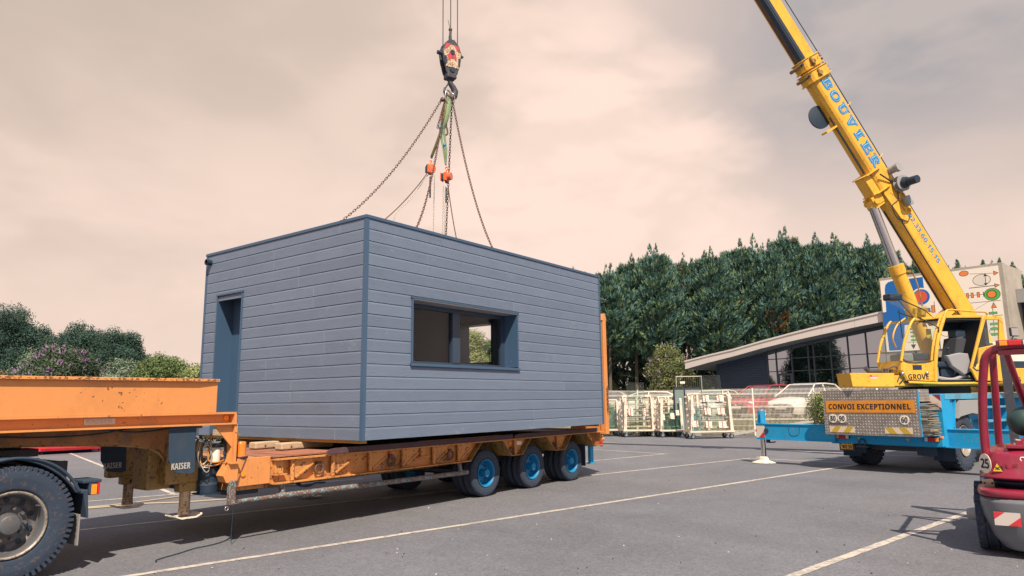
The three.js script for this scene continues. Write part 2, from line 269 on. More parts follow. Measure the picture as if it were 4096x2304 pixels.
// ---------- the cabin ----------
{
  const cab = thing('portable_cabin', 'dark grey clapboard cabin with window and doorway standing on the low trailer', 'cabin', KS(T(0, 1.11, 0)), TR); cab.scale.setScalar(KC);
  const L = 6.85, W = 4.42, H = 3.30, ro = 0.182, D = 0.36;
  const grain = tex(1024, (u, v) => {
    const w = fs(FA, u, v, 101), a = Math.sin((v * 46 + (w - 0.5) * 8) * 6.283), b = fs(FW, u, v, 111);
    return g3(0.5 + 0.28 * a * sm(0.35, 0.6, fs(FA, u, v, 121)) + 0.45 * (b - 0.5));
  }, 0.9, false);
  const boardTex = (k, s) => tex(512, (u, v) => {
    const a = fs(FA, u, v, s), b = fs(FB, u * 0.5 + 0.1, v * 0.5, s), c = fs(FG, u, v, s), gr = fs(FW, u, v, s);
    let q = [0.130, 0.176, 0.270].map(x => x * k * (0.94 + 0.08 * a + 0.10 * (gr - 0.5)));
    const sc = sm(0.66, 0.78, b * 0.6 + a * 0.4) * sm(0.45, 0.62, c);
    return mix3(q, [0.42, 0.43, 0.47], sc * 0.15);
  }, 2.1);
  const mats = [1, 0.94, 1.06, 0.97, 1.03].map((k, i) => new THREE.MeshStandardMaterial({ map: boardTex(k, 130 + i * 31), bumpMap: grain, bumpScale: 0.003, roughness: 0.62, side: THREE.DoubleSide }));
  const prof = h => [[-0.03, 0.003], [0, 0.003], [0, Math.min(0.152, h)], [-0.0075, Math.min(0.1785, h + 0.001)], [-0.03, Math.min(0.1785, h + 0.001)]];
  let bi = 0;
  const board = (face, a, b, y, h) => {
    const g = prismX(prof(h), 0, b - a - 0.003), m = new THREE.Mesh(uvm(merge(g)), mats[(bi * 7 + (bi >> 2) * 3) % 5]); bi++;
    const uv = m.geometry.attributes.uv, ou = bi * 0.317, ov = y; for (let i = 0; i < uv.count; i++) uv.setXY(i, uv.getX(i) + ou, uv.getY(i) + ov);
    m.name = 'siding_board'; m.castShadow = m.receiveShadow = true; cab.add(m);
    if (face === 'r') m.position.set(a + 0.0015, y, 0); else { m.rotation.y = -R90; m.position.set(0, y, a + 0.0015); }
    return m;
  };
  const joints = {}, stripM = std([0.175, 0.22, 0.31], 0.5);
  const row = (face, lo, hi, y, h, k, cuts) => {
    const key = face + (k >> 1); if (!(key in joints)) joints[key] = { r: [4.2, 0.25, 5.3, 4.9, 2.7, 5.95, 3.6, 1.3, 5.2][(k >> 1) % 9] ?? 3, l: -[0.6, 3.1, 1.7, 2.4, 0.9, 3.4, 1.2, 1.6, 2.3][(k >> 1) % 9] }[face];
    let segs = [[lo, hi]];
    for (const [c0, c1, y0, y1] of cuts) if (y + h / 2 > y0 && y + h / 2 < y1) segs = segs.flatMap(([a, b]) => (c1 <= a || c0 >= b) ? [[a, b]] : [[a, c0], [c1, b]].filter(q => q[1] - q[0] > 0.05));
    for (const [a, b] of segs) { const j = joints[key]; if (j > a + 0.3 && j < b - 0.3) { board(face, a, j, y, h); board(face, j, b, y, h); const js = mesh('joint_strip', face === 'r' ? bx(j - 0.006, j + 0.006, y + 0.004, y + Math.min(h, 0.15), -0.01, 0.003) : bx(-0.003, 0.01, y + 0.004, y + Math.min(h, 0.15), j - 0.006, j + 0.006), stripM, cab); } else board(face, a, b, y, h); }
  };
  for (let k = 0; k < 18; k++) {
    const y = k * ro, h = k === 17 ? H - 0.05 - y : ro;
    row('r', 0.055, L - 0.055, y, h, k, [[0.95, 3.72, 1.10, 2.165]]);
    row('l', -W + 0.055, -0.055, y, h, k + (k % 2 ? 1 : 0), [[-3.96, -3.175, -1, 2.45]]);
  }
  // walls behind the boards, with the openings cut through
  const wallM = std([0.10, 0.11, 0.13], 0.9);
  mesh('front_wall', [bx(0.03, 0.944, 0, H - 0.06, -0.34, -0.031), bx(3.726, L - 0.03, 0, H - 0.06, -0.34, -0.031), bx(0.944, 3.726, 0, 1.08, -0.34, -0.031), bx(0.944, 3.726, 2.173, H - 0.06, -0.34, -0.031)], wallM, cab);
  mesh('side_wall', [bx(0.031, 0.34, 0, H - 0.06, -3.154, -0.341), bx(0.031, 0.34, 0, H - 0.06, -W + 0.03, -3.976), bx(0.031, 0.34, 2.488, H - 0.06, -3.976, -3.154)], wallM, cab);
  mesh('rear_wall', bx(0.341, L - 0.03, 0, H - 0.06, -W + 0.03, -W + 0.26), wallM, cab);
  mesh('end_wall', [bx(L - 0.36, L - 0.03, 0, H - 0.06, -2.80, -0.341), bx(L - 0.36, L - 0.03, 0, 1.42, -W + 0.261, -2.80), bx(L - 0.36, L - 0.03, 2.50, H - 0.06, -W + 0.261, -2.80)], wallM, cab);
  mesh('inner_lining', [bx(0.345, 0.36, 0.1, 2.78, -3.16, -0.35), bx(0.345, L - 0.38, 0.1, 2.78, -W + 0.262, -W + 0.28), bx(L - 0.38, L - 0.362, 0.1, 2.78, -2.80, -0.35), bx(L - 0.38, L - 0.362, 0.1, 1.42, -W + 0.28, -2.8), bx(L - 0.38, L - 0.362, 2.5, 2.78, -W + 0.28, -2.8)], M.interior, cab);
  mesh('ceiling', bx(0.34, L - 0.36, 2.78, 2.84, -W + 0.26, -0.341), std([0.46, 0.46, 0.50], 0.9), cab);
  mesh('floor', bx(0.03, L - 0.03, 0.0, 0.1, -W + 0.26, -0.341), M.wood, cab);
  mesh('roof', bx(0.02, L - 0.02, H - 0.1, H - 0.055, -W + 0.02, -0.02), std([0.08, 0.09, 0.10], 0.8), cab);
  for (const x of [0.06, L - 0.16]) mesh('base_timber', bx(x, x + 0.1, -0.045, -0.002, -W + 0.08, -0.08), M.woodYellow, cab);
  const post = (x0, x1, z0, z1) => mesh('corner_post', bx(x0, x1, 0, H - 0.05, z0, z1), M.post, cab);
  post(-0.006, 0.053, -0.053, 0.006); post(L - 0.053, L + 0.006, -0.053, 0.006); post(-0.006, 0.053, -W - 0.006, -W + 0.053); post(L - 0.053, L + 0.006, -W - 0.006, -W + 0.053);
  const cp = (a) => mesh('coping', a, M.post, cab);
  cp(bx(-0.016, L + 0.016, H - 0.05, H, -0.16, 0.016, 0.004)); cp(bx(-0.016, 0.12, H - 0.05, H, -W - 0.016, -0.161, 0.004)); cp(bx(L - 0.12, L + 0.016, H - 0.05, H, -W - 0.016, -0.161, 0.004)); cp(bx(0.121, L - 0.121, H - 0.05, H, -W - 0.016, -W + 0.14, 0.004));
  // window
  const wn = sub('window', cab);
  mesh('lintel_trim', bx(0.93, 3.745, 2.145, 2.172, -0.02, 0.03), M.post, wn); mesh('sill', [prismX([[-D, 1.145], [0.035, 1.128], [0.035, 1.085], [0.02, 1.085], [0.02, 1.11], [-D, 1.12]], 0.925, 3.755)], M.post, wn);
  mesh('jamb', bx(0.945, 0.975, 1.146, 2.145, -D + 0.02, 0.022), M.post, wn); mesh('jamb', bx(3.695, 3.725, 1.146, 2.145, -D + 0.02, 0.022), M.post, wn);
  mesh('head_lining', bx(0.976, 3.694, 2.125, 2.144, -D + 0.02, 0.02), std([0.30, 0.29, 0.31], 0.6), wn);
  const fz0 = -D, fz1 = -D + 0.07;
  mesh('frame', [bx(0.976, 3.694, 2.05, 2.124, fz0, fz1), bx(0.976, 3.694, 1.147, 1.185, fz0, fz1), bx(0.976, 1.04, 1.186, 2.049, fz0, fz1), bx(3.60, 3.694, 1.186, 2.049, fz0, fz1)], M.frameDark, wn);
  mesh('mullion', bx(2.22, 2.42, 1.186, 2.049, fz0, fz1 + 0.01), M.frameDark, wn);
  mesh('pane', bx(1.041, 2.219, 1.187, 2.048, fz0 + 0.03, fz0 + 0.034), M.paneThin, wn); mesh('pane', bx(2.421, 3.599, 1.187, 2.048, fz0 + 0.03, fz0 + 0.034), M.paneThin, wn);
  mesh('bolt', disc(3.694, 0, 0, 0.012, 0.012).rotateY(0).translate(0, 1.25, -0.13), M.steel, wn);
  // opening in the end wall, seen through the window
  const ew = sub('end_window', cab);
  mesh('frame', [bx(L - 0.37, L - 0.02, 2.40, 2.499, -4.0, -2.801), bx(L - 0.37, L - 0.02, 1.421, 1.47, -4.0, -2.801), bx(L - 0.37, L - 0.02, 1.471, 2.399, -2.86, -2.801), bx(L - 0.37, L - 0.02, 1.471, 2.399, -4.0, -3.85)], M.frameDark, ew);
  mesh('shutter', bx(L - 0.34, L - 0.30, 1.421, 2.5, -4.16, -4.001), M.post, ew);
  mesh('ceiling_beam', bx(4.6, 4.72, 2.60, 2.779, -4.1, -0.36), M.post, cab);
  // doorway
  const dw = sub('doorway', cab);
  mesh('jamb', bx(-0.02, D, 0.02, 2.46, -3.975, -3.945), M.post, dw); mesh('jamb', bx(-0.02, D, 0.02, 2.46, -3.185, -3.155), M.post, dw);
  mesh('lintel_trim', bx(-0.028, D, 2.461, 2.487, -3.99, -3.14), M.post, dw); mesh('head_lining', bx(0, D, 2.44, 2.46, -3.944, -3.186), std([0.3, 0.29, 0.31], 0.6), dw);
  const dl = mesh('door_leaf', bx(D - 0.06, D, 0.02, 2.439, -3.944, -3.186), M.post, dw); mesh('handle', rod([D - 0.10, 1.05, -3.3], [D - 0.10, 1.05, -3.42], 0.012), M.steel, dl);
  // overflow pipe near the top corner
  mesh('overflow_pipe', [new THREE.CylinderGeometry(0.055, 0.055, 0.10, 18, 1, true).rotateZ(R90).translate(-0.05, 3.12, -4.27), new THREE.CylinderGeometry(0.047, 0.047, 0.10, 18, 1, true).rotateZ(R90).translate(-0.05, 3.12, -4.27), new THREE.RingGeometry(0.047, 0.055, 18).rotateY(-R90).translate(-0.10, 3.12, -4.27)], M.black, cab);
}
// ---------- wheels ----------
M.rimDark = paint([0.10, 0.112, 0.135], 0.8, { chips: 0.6, grime: 0.6, rep: 0.6, seed: 34, rough: 0.5, metal: 0.2, rustC: [0.22, 0.18, 0.14] });
function tyreGeo(R, w, rim, tread = 0, seg = 48) {   // axis z, outer face at +z = w / 2
  const h = w / 2, s = R - rim;
  const pts = [[rim, -h * 0.72], [rim + s * 0.12, -h * 0.9], [rim + s * 0.45, -h], [rim + s * 0.8, -h * 0.96], [R - 0.012, -h * 0.82], [R, -h * 0.72], [R, -h * 0.42], [R - 0.014, -h * 0.40], [R - 0.014, -h * 0.34], [R, -h * 0.32], [R, -0.03], [R - 0.014, -0.02], [R - 0.014, 0.02], [R, 0.03], [R, h * 0.32], [R - 0.014, h * 0.34], [R - 0.014, h * 0.40], [R, h * 0.42], [R, h * 0.72], [R - 0.012, h * 0.82], [rim + s * 0.86, h * 0.93], [rim + s * 0.8, h * 0.985], [rim + s * 0.62, h], [rim + s * 0.56, h * 1.012], [rim + s * 0.53, h], [rim + s * 0.30, h * 0.97], [rim + s * 0.16, h * 0.95], [rim + s * 0.12, h * 0.9], [rim, h * 0.72]];
  const l = [lathe(pts, seg).rotateX(R90).scale(1, 1, 1)];
  if (tread) for (let i = 0; i < tread; i++) { const a = i / tread * Math.PI * 2; for (const sd of [-1, 1]) l.push(bx(-R * 2.2 / tread, R * 1.1 / tread, R - 0.045, R + 0.008, sd * h * 0.45, sd * h * 0.97).rotateZ(a + (sd > 0 ? Math.PI / tread : 0))); }
  return merge(l);
}
function wheel(parent, x, y, z, o) {               // o: R, w, rim, tyre, rimMat, dish (how deep the disc sits), holes, hub
  const g = sub('wheel', parent, x, y, z, o.turn || 0);
  mesh('tyre', tyreGeo(o.R, o.w, o.rim, o.tread || 0), M.tyre, g);
  const h = o.w / 2, r = o.rim, d = o.dish ?? 0.1, zd = h * 0.9 - d;
  const rim = mesh('rim', [lathe([[r * 1.0, -h * 0.9], [r * 1.03, -h * 0.92], [r * 0.93, -h * 0.5], [r * 0.9, zd - 0.04], [r * 0.9, h * 0.4], [r * 0.95, h * 0.8], [r * 1.035, h * 0.93], [r * 1.0, h * 0.97], [r * 0.93, h * 0.86], [r * 0.885, h * 0.42], [r * 0.875, zd], [r * 0.62, zd + 0.012], [r * 0.55, zd + 0.05], [0, zd + 0.05]], 36).rotateX(R90)], o.rimMat, g);
  if (o.lip) mesh('rim_lip', lathe([[r * 0.925, h * 0.80], [r * 0.97, h * 0.93], [r * 1.01, h * 0.99], [r * 1.045, h * 0.95], [r * 1.03, h * 0.9]], 40).rotateX(R90), M.rimSteel, rim);
  const n = o.holes ?? 8, l = [];
  for (let i = 0; i < n; i++) { const a = (i + 0.5) / n * 6.2832; l.push(disc(Math.cos(a) * r * 0.74, Math.sin(a) * r * 0.74, zd + 0.008, r * 0.085, 0.012, 12)); }
  if (o.R > 0.5) l.forEach(q => mesh('hand_hole', q, M.black, rim)); else if (n) mesh('hand_hole', l, M.black, rim).userData.kind = 'stuff';
  const nb = o.nuts ?? 10, q = [];
  for (let i = 0; i < nb; i++) { const a = i / nb * 6.2832; q.push(new THREE.CylinderGeometry(0.017, 0.017, 0.04, 6).rotateX(R90).translate(Math.cos(a) * r * 0.5, Math.sin(a) * r * 0.5, zd + 0.065)); }
  if (nb) mesh('wheel_nut', q, o.hubMat || M.darkSteel, rim).userData.kind = 'stuff';
  mesh('hub', o.hex ? [new THREE.CylinderGeometry(r * 0.3, r * 0.33, 0.16, 6).rotateX(R90).translate(0, 0, zd + 0.11)] : [lathe([[r * 0.36, zd + 0.04], [r * 0.36, zd + 0.10], [r * 0.3, zd + 0.15], [r * 0.27, zd + 0.17], [0, zd + 0.175]], 24).rotateX(R90)], o.hubMat || o.rimMat, g);
  return g;
}

// ---------- low loader semi-trailer ----------
M.spine = paint([0.36, 0.17, 0.07], 0.6, { chips: 0.6, grime: 0.9, rep: 1.2, seed: 53, rough: 0.7, rustC: [0.16, 0.08, 0.04] });  // grimy trailer orange, darkened further so the colour holds the gooseneck's shade
{
  const t = thing('low_loader_trailer', 'orange low-loader semi-trailer with gooseneck and blue wheel rims under the cabin', 'trailer', T(0, 0, 0), TR);
  const far = -2.65;
  // gooseneck
  const gn = mesh('gooseneck', [bx(-5.9, -2.13, 1.553, 1.91, -0.19, -0.15), bx(-5.9, -2.13, 1.553, 1.91, far + 0.1, far + 0.14), bx(-2.165, -2.13, 1.553, 1.91, far + 0.14, -0.19), bx(-5.9, -2.166, 1.60, 1.64, far + 0.141, -0.191)], M.orange, t);
  mesh('top_flange', [prismY([[-5.9, -0.26], [-2.115, -0.26], [-2.115, -0.125], [-2.4, -0.105], [-5.9, -0.105]], 1.911, 1.945, 0.004), bx(-5.9, -2.11, 1.911, 1.945, far + 0.05, far + 0.2)], paint([0.66, 0.28, 0.09], 1.25, { chips: 0.85, grime: 0.6, rep: 0.7, seed: 43, rough: 0.7 }), gn);
  mesh('lower_beam', [bx(-5.9, -1.87, 1.53, 1.552, -0.30, -0.135), bx(-5.9, -1.90, 1.425, 1.529, -0.26, -0.235), bx(-5.9, -1.865, 1.405, 1.424, -0.30, -0.125), bx(-5.9, -1.87, 1.405, 1.552, far + 0.06, far + 0.2), bx(-1.895, -1.865, 1.425, 1.529, far + 0.2, -0.135)], M.orange, gn);
  const np = mesh('name_strip', bx(-3.54, -3.235, 1.452, 1.517, -0.234, -0.226), std([0.55, 0.53, 0.50], 0.6), gn); mesh('lettering', fit(text('KAISER', 0.05), -3.52, -3.26, 1.462, 1.507, -0.2255), std([0.46, 0.45, 0.43], 0.6), np);
  mesh('side_marker', disc(-1.955, 1.485, -0.225, 0.03, 0.02), M.amber, gn);
  // inner spine with its curved belly
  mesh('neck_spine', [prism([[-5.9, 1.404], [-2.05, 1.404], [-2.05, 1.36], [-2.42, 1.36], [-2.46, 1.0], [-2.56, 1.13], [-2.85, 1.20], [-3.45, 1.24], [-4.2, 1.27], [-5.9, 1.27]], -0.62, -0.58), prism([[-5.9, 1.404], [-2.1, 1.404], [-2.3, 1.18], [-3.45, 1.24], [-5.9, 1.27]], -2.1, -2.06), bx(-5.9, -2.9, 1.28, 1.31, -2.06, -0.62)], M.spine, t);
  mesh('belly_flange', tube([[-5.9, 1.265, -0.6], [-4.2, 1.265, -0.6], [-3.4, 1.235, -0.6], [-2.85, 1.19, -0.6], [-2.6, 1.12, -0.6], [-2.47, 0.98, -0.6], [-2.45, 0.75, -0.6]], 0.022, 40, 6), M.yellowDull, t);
  mesh('gusset', [prism([[-2.13, 1.404], [-1.862, 1.404], [-1.845, 0.955], [-1.96, 0.955], [-1.885, 1.13]], -0.20, -0.18), bx(-1.885, -1.845, 0.93, 1.404, -0.34, -0.14), bx(-1.93, -1.80, 0.935, 0.955, -0.34, -0.12), prism([[-1.93, 0.93], [-1.80, 0.93], [-1.80, 0.74], [-1.84, 0.70], [-1.95, 0.72], [-1.99, 0.80]], -0.32, -0.16)], M.orange, t);
  mesh('hook_bracket', [rod([-1.81, 1.26, -0.22], [-1.81, 1.16, -0.22], 0.025), ball(-1.81, 1.27, -0.22, 0.035)], M.orangeWorn, t);
  // landing legs
  for (const w of [-0.55, -2.0]) {
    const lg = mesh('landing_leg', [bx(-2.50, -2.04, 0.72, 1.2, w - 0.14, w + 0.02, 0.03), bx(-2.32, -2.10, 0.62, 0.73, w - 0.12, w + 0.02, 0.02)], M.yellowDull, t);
    mesh('leg_tube', [rod([-2.21, 0.40, w - 0.05], [-2.21, 0.66, w - 0.05], 0.062, 0.062, 18), rod([-2.21, 0.36, w - 0.05], [-2.21, 0.42, w - 0.05], 0.07, 0.066, 18)], paint([0.50, 0.37, 0.25], 1, { chips: 0.7, grime: 0.8, rep: 0.6, seed: 46 }), lg);
    mesh('foot_plate', [prism([[-2.37, 0.365], [-2.30, 0.335], [-2.12, 0.335], [-2.05, 0.365], [-2.05, 0.348], [-2.12, 0.318], [-2.30, 0.318], [-2.37, 0.348]], w - 0.18, w + 0.08)], M.rackWhite, lg);
  }
  mesh('cross_rod', rod([-2.2, 0.66, -0.6], [-2.2, 0.66, -2.0], 0.03), M.darkSteel, t);
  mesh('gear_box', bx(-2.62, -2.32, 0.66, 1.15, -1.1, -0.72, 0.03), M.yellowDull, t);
  // mud flaps with raised lettering
  const flap = (x, w, y0, h) => { const f = mesh('mud_flap', prism([[x, y0 + h], [x + 0.31, y0 + h], [x + 0.33, y0 + 0.02], [x + 0.28, y0], [x + 0.10, y0 + 0.03], [x + 0.015, y0 + 0.17]], w - 0.012, w, 0.002), M.blackMatt, t); mesh('lettering', fit(text('KAISER', 0.08), x + 0.05, x + 0.27, y0 + 0.065, y0 + 0.135, w + 0.0005), std([0.42, 0.40, 0.38], 0.7), f); };
  flap(-2.67, -0.17, 0.86, 0.545); flap(-2.72, -1.75, 0.80, 0.42);
  // oil canister, valve pipes and coiled hoses
  const can = mesh('oil_canister', [lathe([[0, 0.58], [0.115, 0.58], [0.125, 0.60], [0.125, 0.87], [0.115, 0.90], [0, 0.905]], 24).translate(-1.98, 0, -0.5), bx(-2.12, -1.84, 0.575, 0.592, -0.62, -0.38), bx(-2.1, -1.83, 0.90, 0.915, -0.62, -0.38)], M.black, t);
  mesh('strap', lathe([[0.128, 0.68], [0.13, 0.70], [0.128, 0.72]], 24).translate(-1.98, 0, -0.5), M.darkSteel, can);
  mesh('white_reservoir', lathe([[0, 0.95], [0.055, 0.95], [0.06, 0.97], [0.06, 1.10], [0.05, 1.12], [0, 1.125]], 18).translate(-1.99, 0, -0.36), M.white, t);
  for (const [x, y0, y1] of [[-1.90, 0.85, 1.22], [-1.86, 0.72, 1.1]]) mesh('valve_pipe', [rod([x, y0, -0.3], [x, y1, -0.3], 0.013), rod([x, y1, -0.3], [x, y1 + 0.05, -0.3], 0.022), rod([x, (y0 + y1) / 2, -0.3], [x, (y0 + y1) / 2 + 0.05, -0.3], 0.02)], M.black, t);
  const rh = mulberry(5);
  for (let i = 0; i < 6; i++) { const a = 0.05 + rh() * 0.05, b = 0.13 + rh() * 0.05, ph = rh() * 0.6; mesh('hose_coil', tube([...Array(10)].map((_, k) => { const q = k / 10 * 6.283 + ph; return [-2.17 + Math.cos(q) * a + i * 0.012, 1.08 - i * 0.012 + Math.sin(q) * b, -0.34 + Math.sin(q * 2 + i) * 0.03]; }), 0.006, 40, 5, true), i % 3 ? M.zinc : M.rubber, t); }
  mesh('hose', [tube([[-2.06, 1.3, -0.35], [-2.1, 0.98, -0.3], [-2.02, 0.96, -0.26], [-1.9, 0.98, -0.3]], 0.009), tube([[-2.2, 1.0, -0.4], [-2.14, 0.93, -0.32], [-2.0, 0.925, -0.3], [-1.86, 0.98, -0.3]], 0.007)], paint([0.45, 0.2, 0.05], 0.5, { seed: 48 }), t);
  mesh('sagging_cable', [tube([[-4.6, 1.39, -0.5], [-3.9, 1.34, -0.5], [-3.3, 1.345, -0.5], [-2.9, 1.40, -0.5]], 0.008), tube([[-3.3, 1.40, -0.45], [-2.9, 1.35, -0.45], [-2.4, 1.39, -0.45]], 0.008)], M.black, t);
  // front box of the bed, three welded plates
  for (const [a, b] of [[-1.80, -1.64], [-1.638, -1.485], [-1.483, -1.325]]) mesh('box_plate', bx(a, b, 0.652, 0.985, -0.24, -0.2 + (a < -1.7 ? 0.004 : 0), 0.004), M.orange, t);
  mesh('front_box', bx(-1.80, -1.33, 0.60, 0.97, far + 0.2, -0.241), M.orangeWorn, t);
  mesh('side_marker', disc(-1.715, 0.80, -0.19, 0.032, 0.02), M.amber, t);
  mesh('under_box', bx(-1.78, -1.42, 0.54, 0.64, -1.4, -0.3), M.black, t);
  // bed: deck planks between the side beams
  for (let i = 0; i < 7; i++) mesh('deck_plank', bx(-1.78, 7.0, 0.935, 0.968, -0.30 - i * 0.325, -0.615 - i * 0.325), i ? M.woodDark : M.rustDeck, t);
  mesh('deck_sheet', bx(-1.33, -0.35, 0.969, 0.977, -2.1, -0.14), M.rustDeck, t);
  mesh('deck_sheet', bx(-1.02, -0.2, 0.978, 0.985, -0.95, -0.19).rotateY(0.02), paint([0.34, 0.13, 0.08], 0.8, { seed: 50, rep: 0.8, rough: 0.85 }), t);
  for (const s of [0, 1]) {                       // near and far side beams
    const W = s ? far + 0.1 : -0.2, o = s ? -1 : 1, zf = W + o * 0.10;
    const z = (a, b) => a < b ? [a, b] : [b, a];
    const web = [[-1.32, 0.655], [2.48, 0.655], [2.76, 0.925], [3.36, 0.925], [3.62, 0.655], [3.95, 0.655], [4.22, 0.925], [4.76, 0.925], [5.08, 0.655], [5.41, 0.655], [5.66, 0.925], [6.27, 0.925], [6.53, 0.655], [7.0, 0.655], [7.0, 0.934], [-1.32, 0.934]];
    const bm = mesh('side_beam', prism(web, ...z(W - 0.012, W)), M.orangeWorn, t);
    mesh('beam_flange', [bx(-1.32, 2.48, 0.638, 0.654, ...z(W - o * 0.05, W + o * 0.11)), bx(-1.32, 7.0, 0.935, 0.955, ...z(W, W + o * 0.12))], M.orangeWorn, bm);
    const fl = []; for (const [a, b] of [[1, 2], [3, 4], [4, 5], [5, 6], [7, 8], [8, 9], [9, 10], [11, 12], [12, 13]]) fl.push(bar([web[a][0], web[a][1], W - o * 0.06], [web[b][0], web[b][1], W - o * 0.06], 0.014, 0.34));
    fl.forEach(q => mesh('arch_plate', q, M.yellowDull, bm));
    if (s) continue;
    for (const u0 of [-1.035, -0.38, 0.29, 0.95, 1.62, 2.22]) {
      const b = mesh('outrigger_bracket', [prism([[u0 + 0.035, 0.925], [u0 + 0.31, 0.925], [u0 + 0.31, 0.86], [u0 + 0.035, 0.70]], W + 0.05, W + 0.062), bar([u0 + 0.31, 0.855, W + 0.055], [u0 + 0.04, 0.695, W + 0.055], 0.022, 0.05), bar([u0 + 0.04, 0.925, W + 0.055], [u0 + 0.31, 0.925, W + 0.055], 0.02, 0.05)], M.orangeWorn, bm);
      mesh('pivot_tube', rod([u0, 0.665, W + 0.055], [u0, 0.945, W + 0.055], 0.03, 0.03, 14), M.orangeWorn, b);
      mesh('eyelet', ring(u0 + 0.20, 0.765, W + 0.06, 0.022, 0.006), M.darkSteel, b);
    }
    for (const u0 of [-0.60, 0.72, 2.03]) mesh('lashing_ring', [ring(u0, 0.775, W + 0.045, 0.066, 0.017).scale(1, 1, 1), bx(u0 - 0.04, u0 + 0.04, 0.82, 0.87, W, W + 0.06, 0.01)], M.rustChain, bm);
    for (const u0 of [3.78, 5.2]) { mesh('lashing_ring', ring(u0 - 0.06, 0.75, W + 0.03, 0.05, 0.014), M.rustChain, bm); mesh('pivot_tube', rod([u0 + 0.03, 0.66, W + 0.04], [u0 + 0.03, 0.93, W + 0.04], 0.032, 0.032, 14), M.orangeWorn, bm); mesh('outrigger_bracket', prism([[u0 + 0.07, 0.92], [u0 + 0.30, 0.92], [u0 + 0.26, 0.84], [u0 + 0.07, 0.68]], W + 0.03, W + 0.042), M.orangeWorn, bm); }
    mesh('rating_plate', bx(3.86, 4.0, 0.83, 0.895, W + 0.043, W + 0.05), M.white, bm);
    mesh('reflector', disc(0.71, 0.885, W + 0.012, 0.028, 0.02), M.lampRed, bm); mesh('reflector', disc(3.68, 0.865, W + 0.012, 0.026, 0.02), M.amber, bm);
    mesh('stowage_pocket', [bx(-1.29, -1.17, 0.76, 0.93, W, W + 0.06, 0.01), bx(-1.31, -1.13, 0.745, 0.76, W, W + 0.09)], M.orangeWorn, bm); mesh('stowage_pocket', [bx(1.33, 1.43, 0.80, 0.93, W, W + 0.06, 0.01), bx(1.27, 1.50, 0.785, 0.80, W, W + 0.09)], M.orangeWorn, bm);
  }
  // widening rails along the deck edge
  const rail = (a, b) => mesh('side_rail', [prism([[a, 0.962], [a + 0.02, 1.0], [a + 0.07, 1.025], [a + 0.16, 1.035], [b, 1.035], [b, 0.962]], -0.075, -0.045), bx(a + 0.1, b, 0.958, 0.966, -0.2, -0.076), bx(a + 0.3, b, 1.02, 1.036, -0.11, -0.076)], M.rail, t);
  rail(-0.57, 3.60); rail(3.63, 6.65);
  mesh('bright_edge', bx(1.2, 3.2, 1.0365, 1.041, -0.09, -0.06), M.orangeWorn, t);
  // guard tube
  const gt = mesh('guard_tube', [rod([-1.25, 0.487, -0.14], [2.44, 0.462, -0.14], 0.037, 0.037, 18), rod([-1.80, 0.487, -0.14], [-1.25, 0.487, -0.14], 0.028, 0.028, 14), rod([-1.16, 0.64, -0.19], [-1.16, 0.49, -0.15], 0.045, 0.035, 14), rod([2.28, 0.64, -0.19], [2.28, 0.48, -0.15], 0.035, 0.032, 14)], M.tubeBlue, t);
  mesh('post', bx(-1.91, -1.83, 0.455, 0.74, -0.2, -0.13, 0.008), M.tubeBlue, gt); mesh('eyelet', ring(-1.93, 0.42, -0.15, 0.022, 0.006), M.steel, gt);
  mesh('hose_bundle', [0, 1, 2].map(i => tube([[-0.86 + i * 0.02, 0.64, -0.3], [-0.86 + i * 0.03, 0.58 - i * 0.01, -0.26], [-0.72, 0.55 + i * 0.008, -0.22], [-0.6, 0.58, -0.22], [-0.5 + i * 0.02, 0.575, -0.2]], 0.011)), M.rubber, t);
  // axles and wheels
  for (const u0 of [2.98, 4.38, 5.78]) {
    mesh('axle', rod([u0, 0.40, -2.4], [u0, 0.40, -0.4], 0.06), M.darkSteel, t);
    const o = { R: 0.40, w: 0.225, rim: 0.232, rimMat: M.rimBlue, hubMat: M.rimBlue, holes: 5, nuts: 0, dish: 0.16, hex: u0 < 5 };
    wheel(t, u0, 0.40, -0.275, o); wheel(t, u0, 0.40, -0.535, { ...o }); wheel(t, u0, 0.40, far + 0.29, { ...o, turn: Math.PI }); wheel(t, u0, 0.40, far + 0.55, { ...o, turn: Math.PI });
  }
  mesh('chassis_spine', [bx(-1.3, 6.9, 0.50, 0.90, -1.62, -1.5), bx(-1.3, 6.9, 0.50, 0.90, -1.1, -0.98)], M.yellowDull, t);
  // tail: bumper post, lamps, folded ramp
  mesh('bumper_post', [bx(6.53, 6.66, 0.287, 0.65, -0.24, -0.17, 0.01), bx(6.5, 6.7, 0.28, 0.30, -0.26, -0.15)], M.blue, t); mesh('bumper_post', bx(6.53, 6.66, 0.287, 0.65, far + 0.2, far + 0.27, 0.01), M.blue, t);
  mesh('tail_frame', [prism([[6.55, 0.93], [7.05, 0.93], [7.0, 0.66], [6.72, 0.64], [6.62, 0.70]], -0.26, -0.20), bx(6.95, 7.05, 0.64, 1.0, far + 0.1, -0.27), rod([6.98, 0.78, -0.24], [7.10, 0.78, -0.16], 0.035), ring(7.08, 0.79, -0.18, 0.05, 0.018)], M.orangeWorn, t);
  mesh('side_marker', disc(6.60, 0.80, -0.19, 0.03, 0.02), M.amber, t); mesh('tail_lamp', bx(6.97, 7.03, 0.62, 0.74, -0.19, -0.14, 0.01), M.lampRed, t);
  mesh('mud_flap', bx(6.35, 6.37, 0.25, 0.70, -0.6, -0.2), M.blackMatt, t);
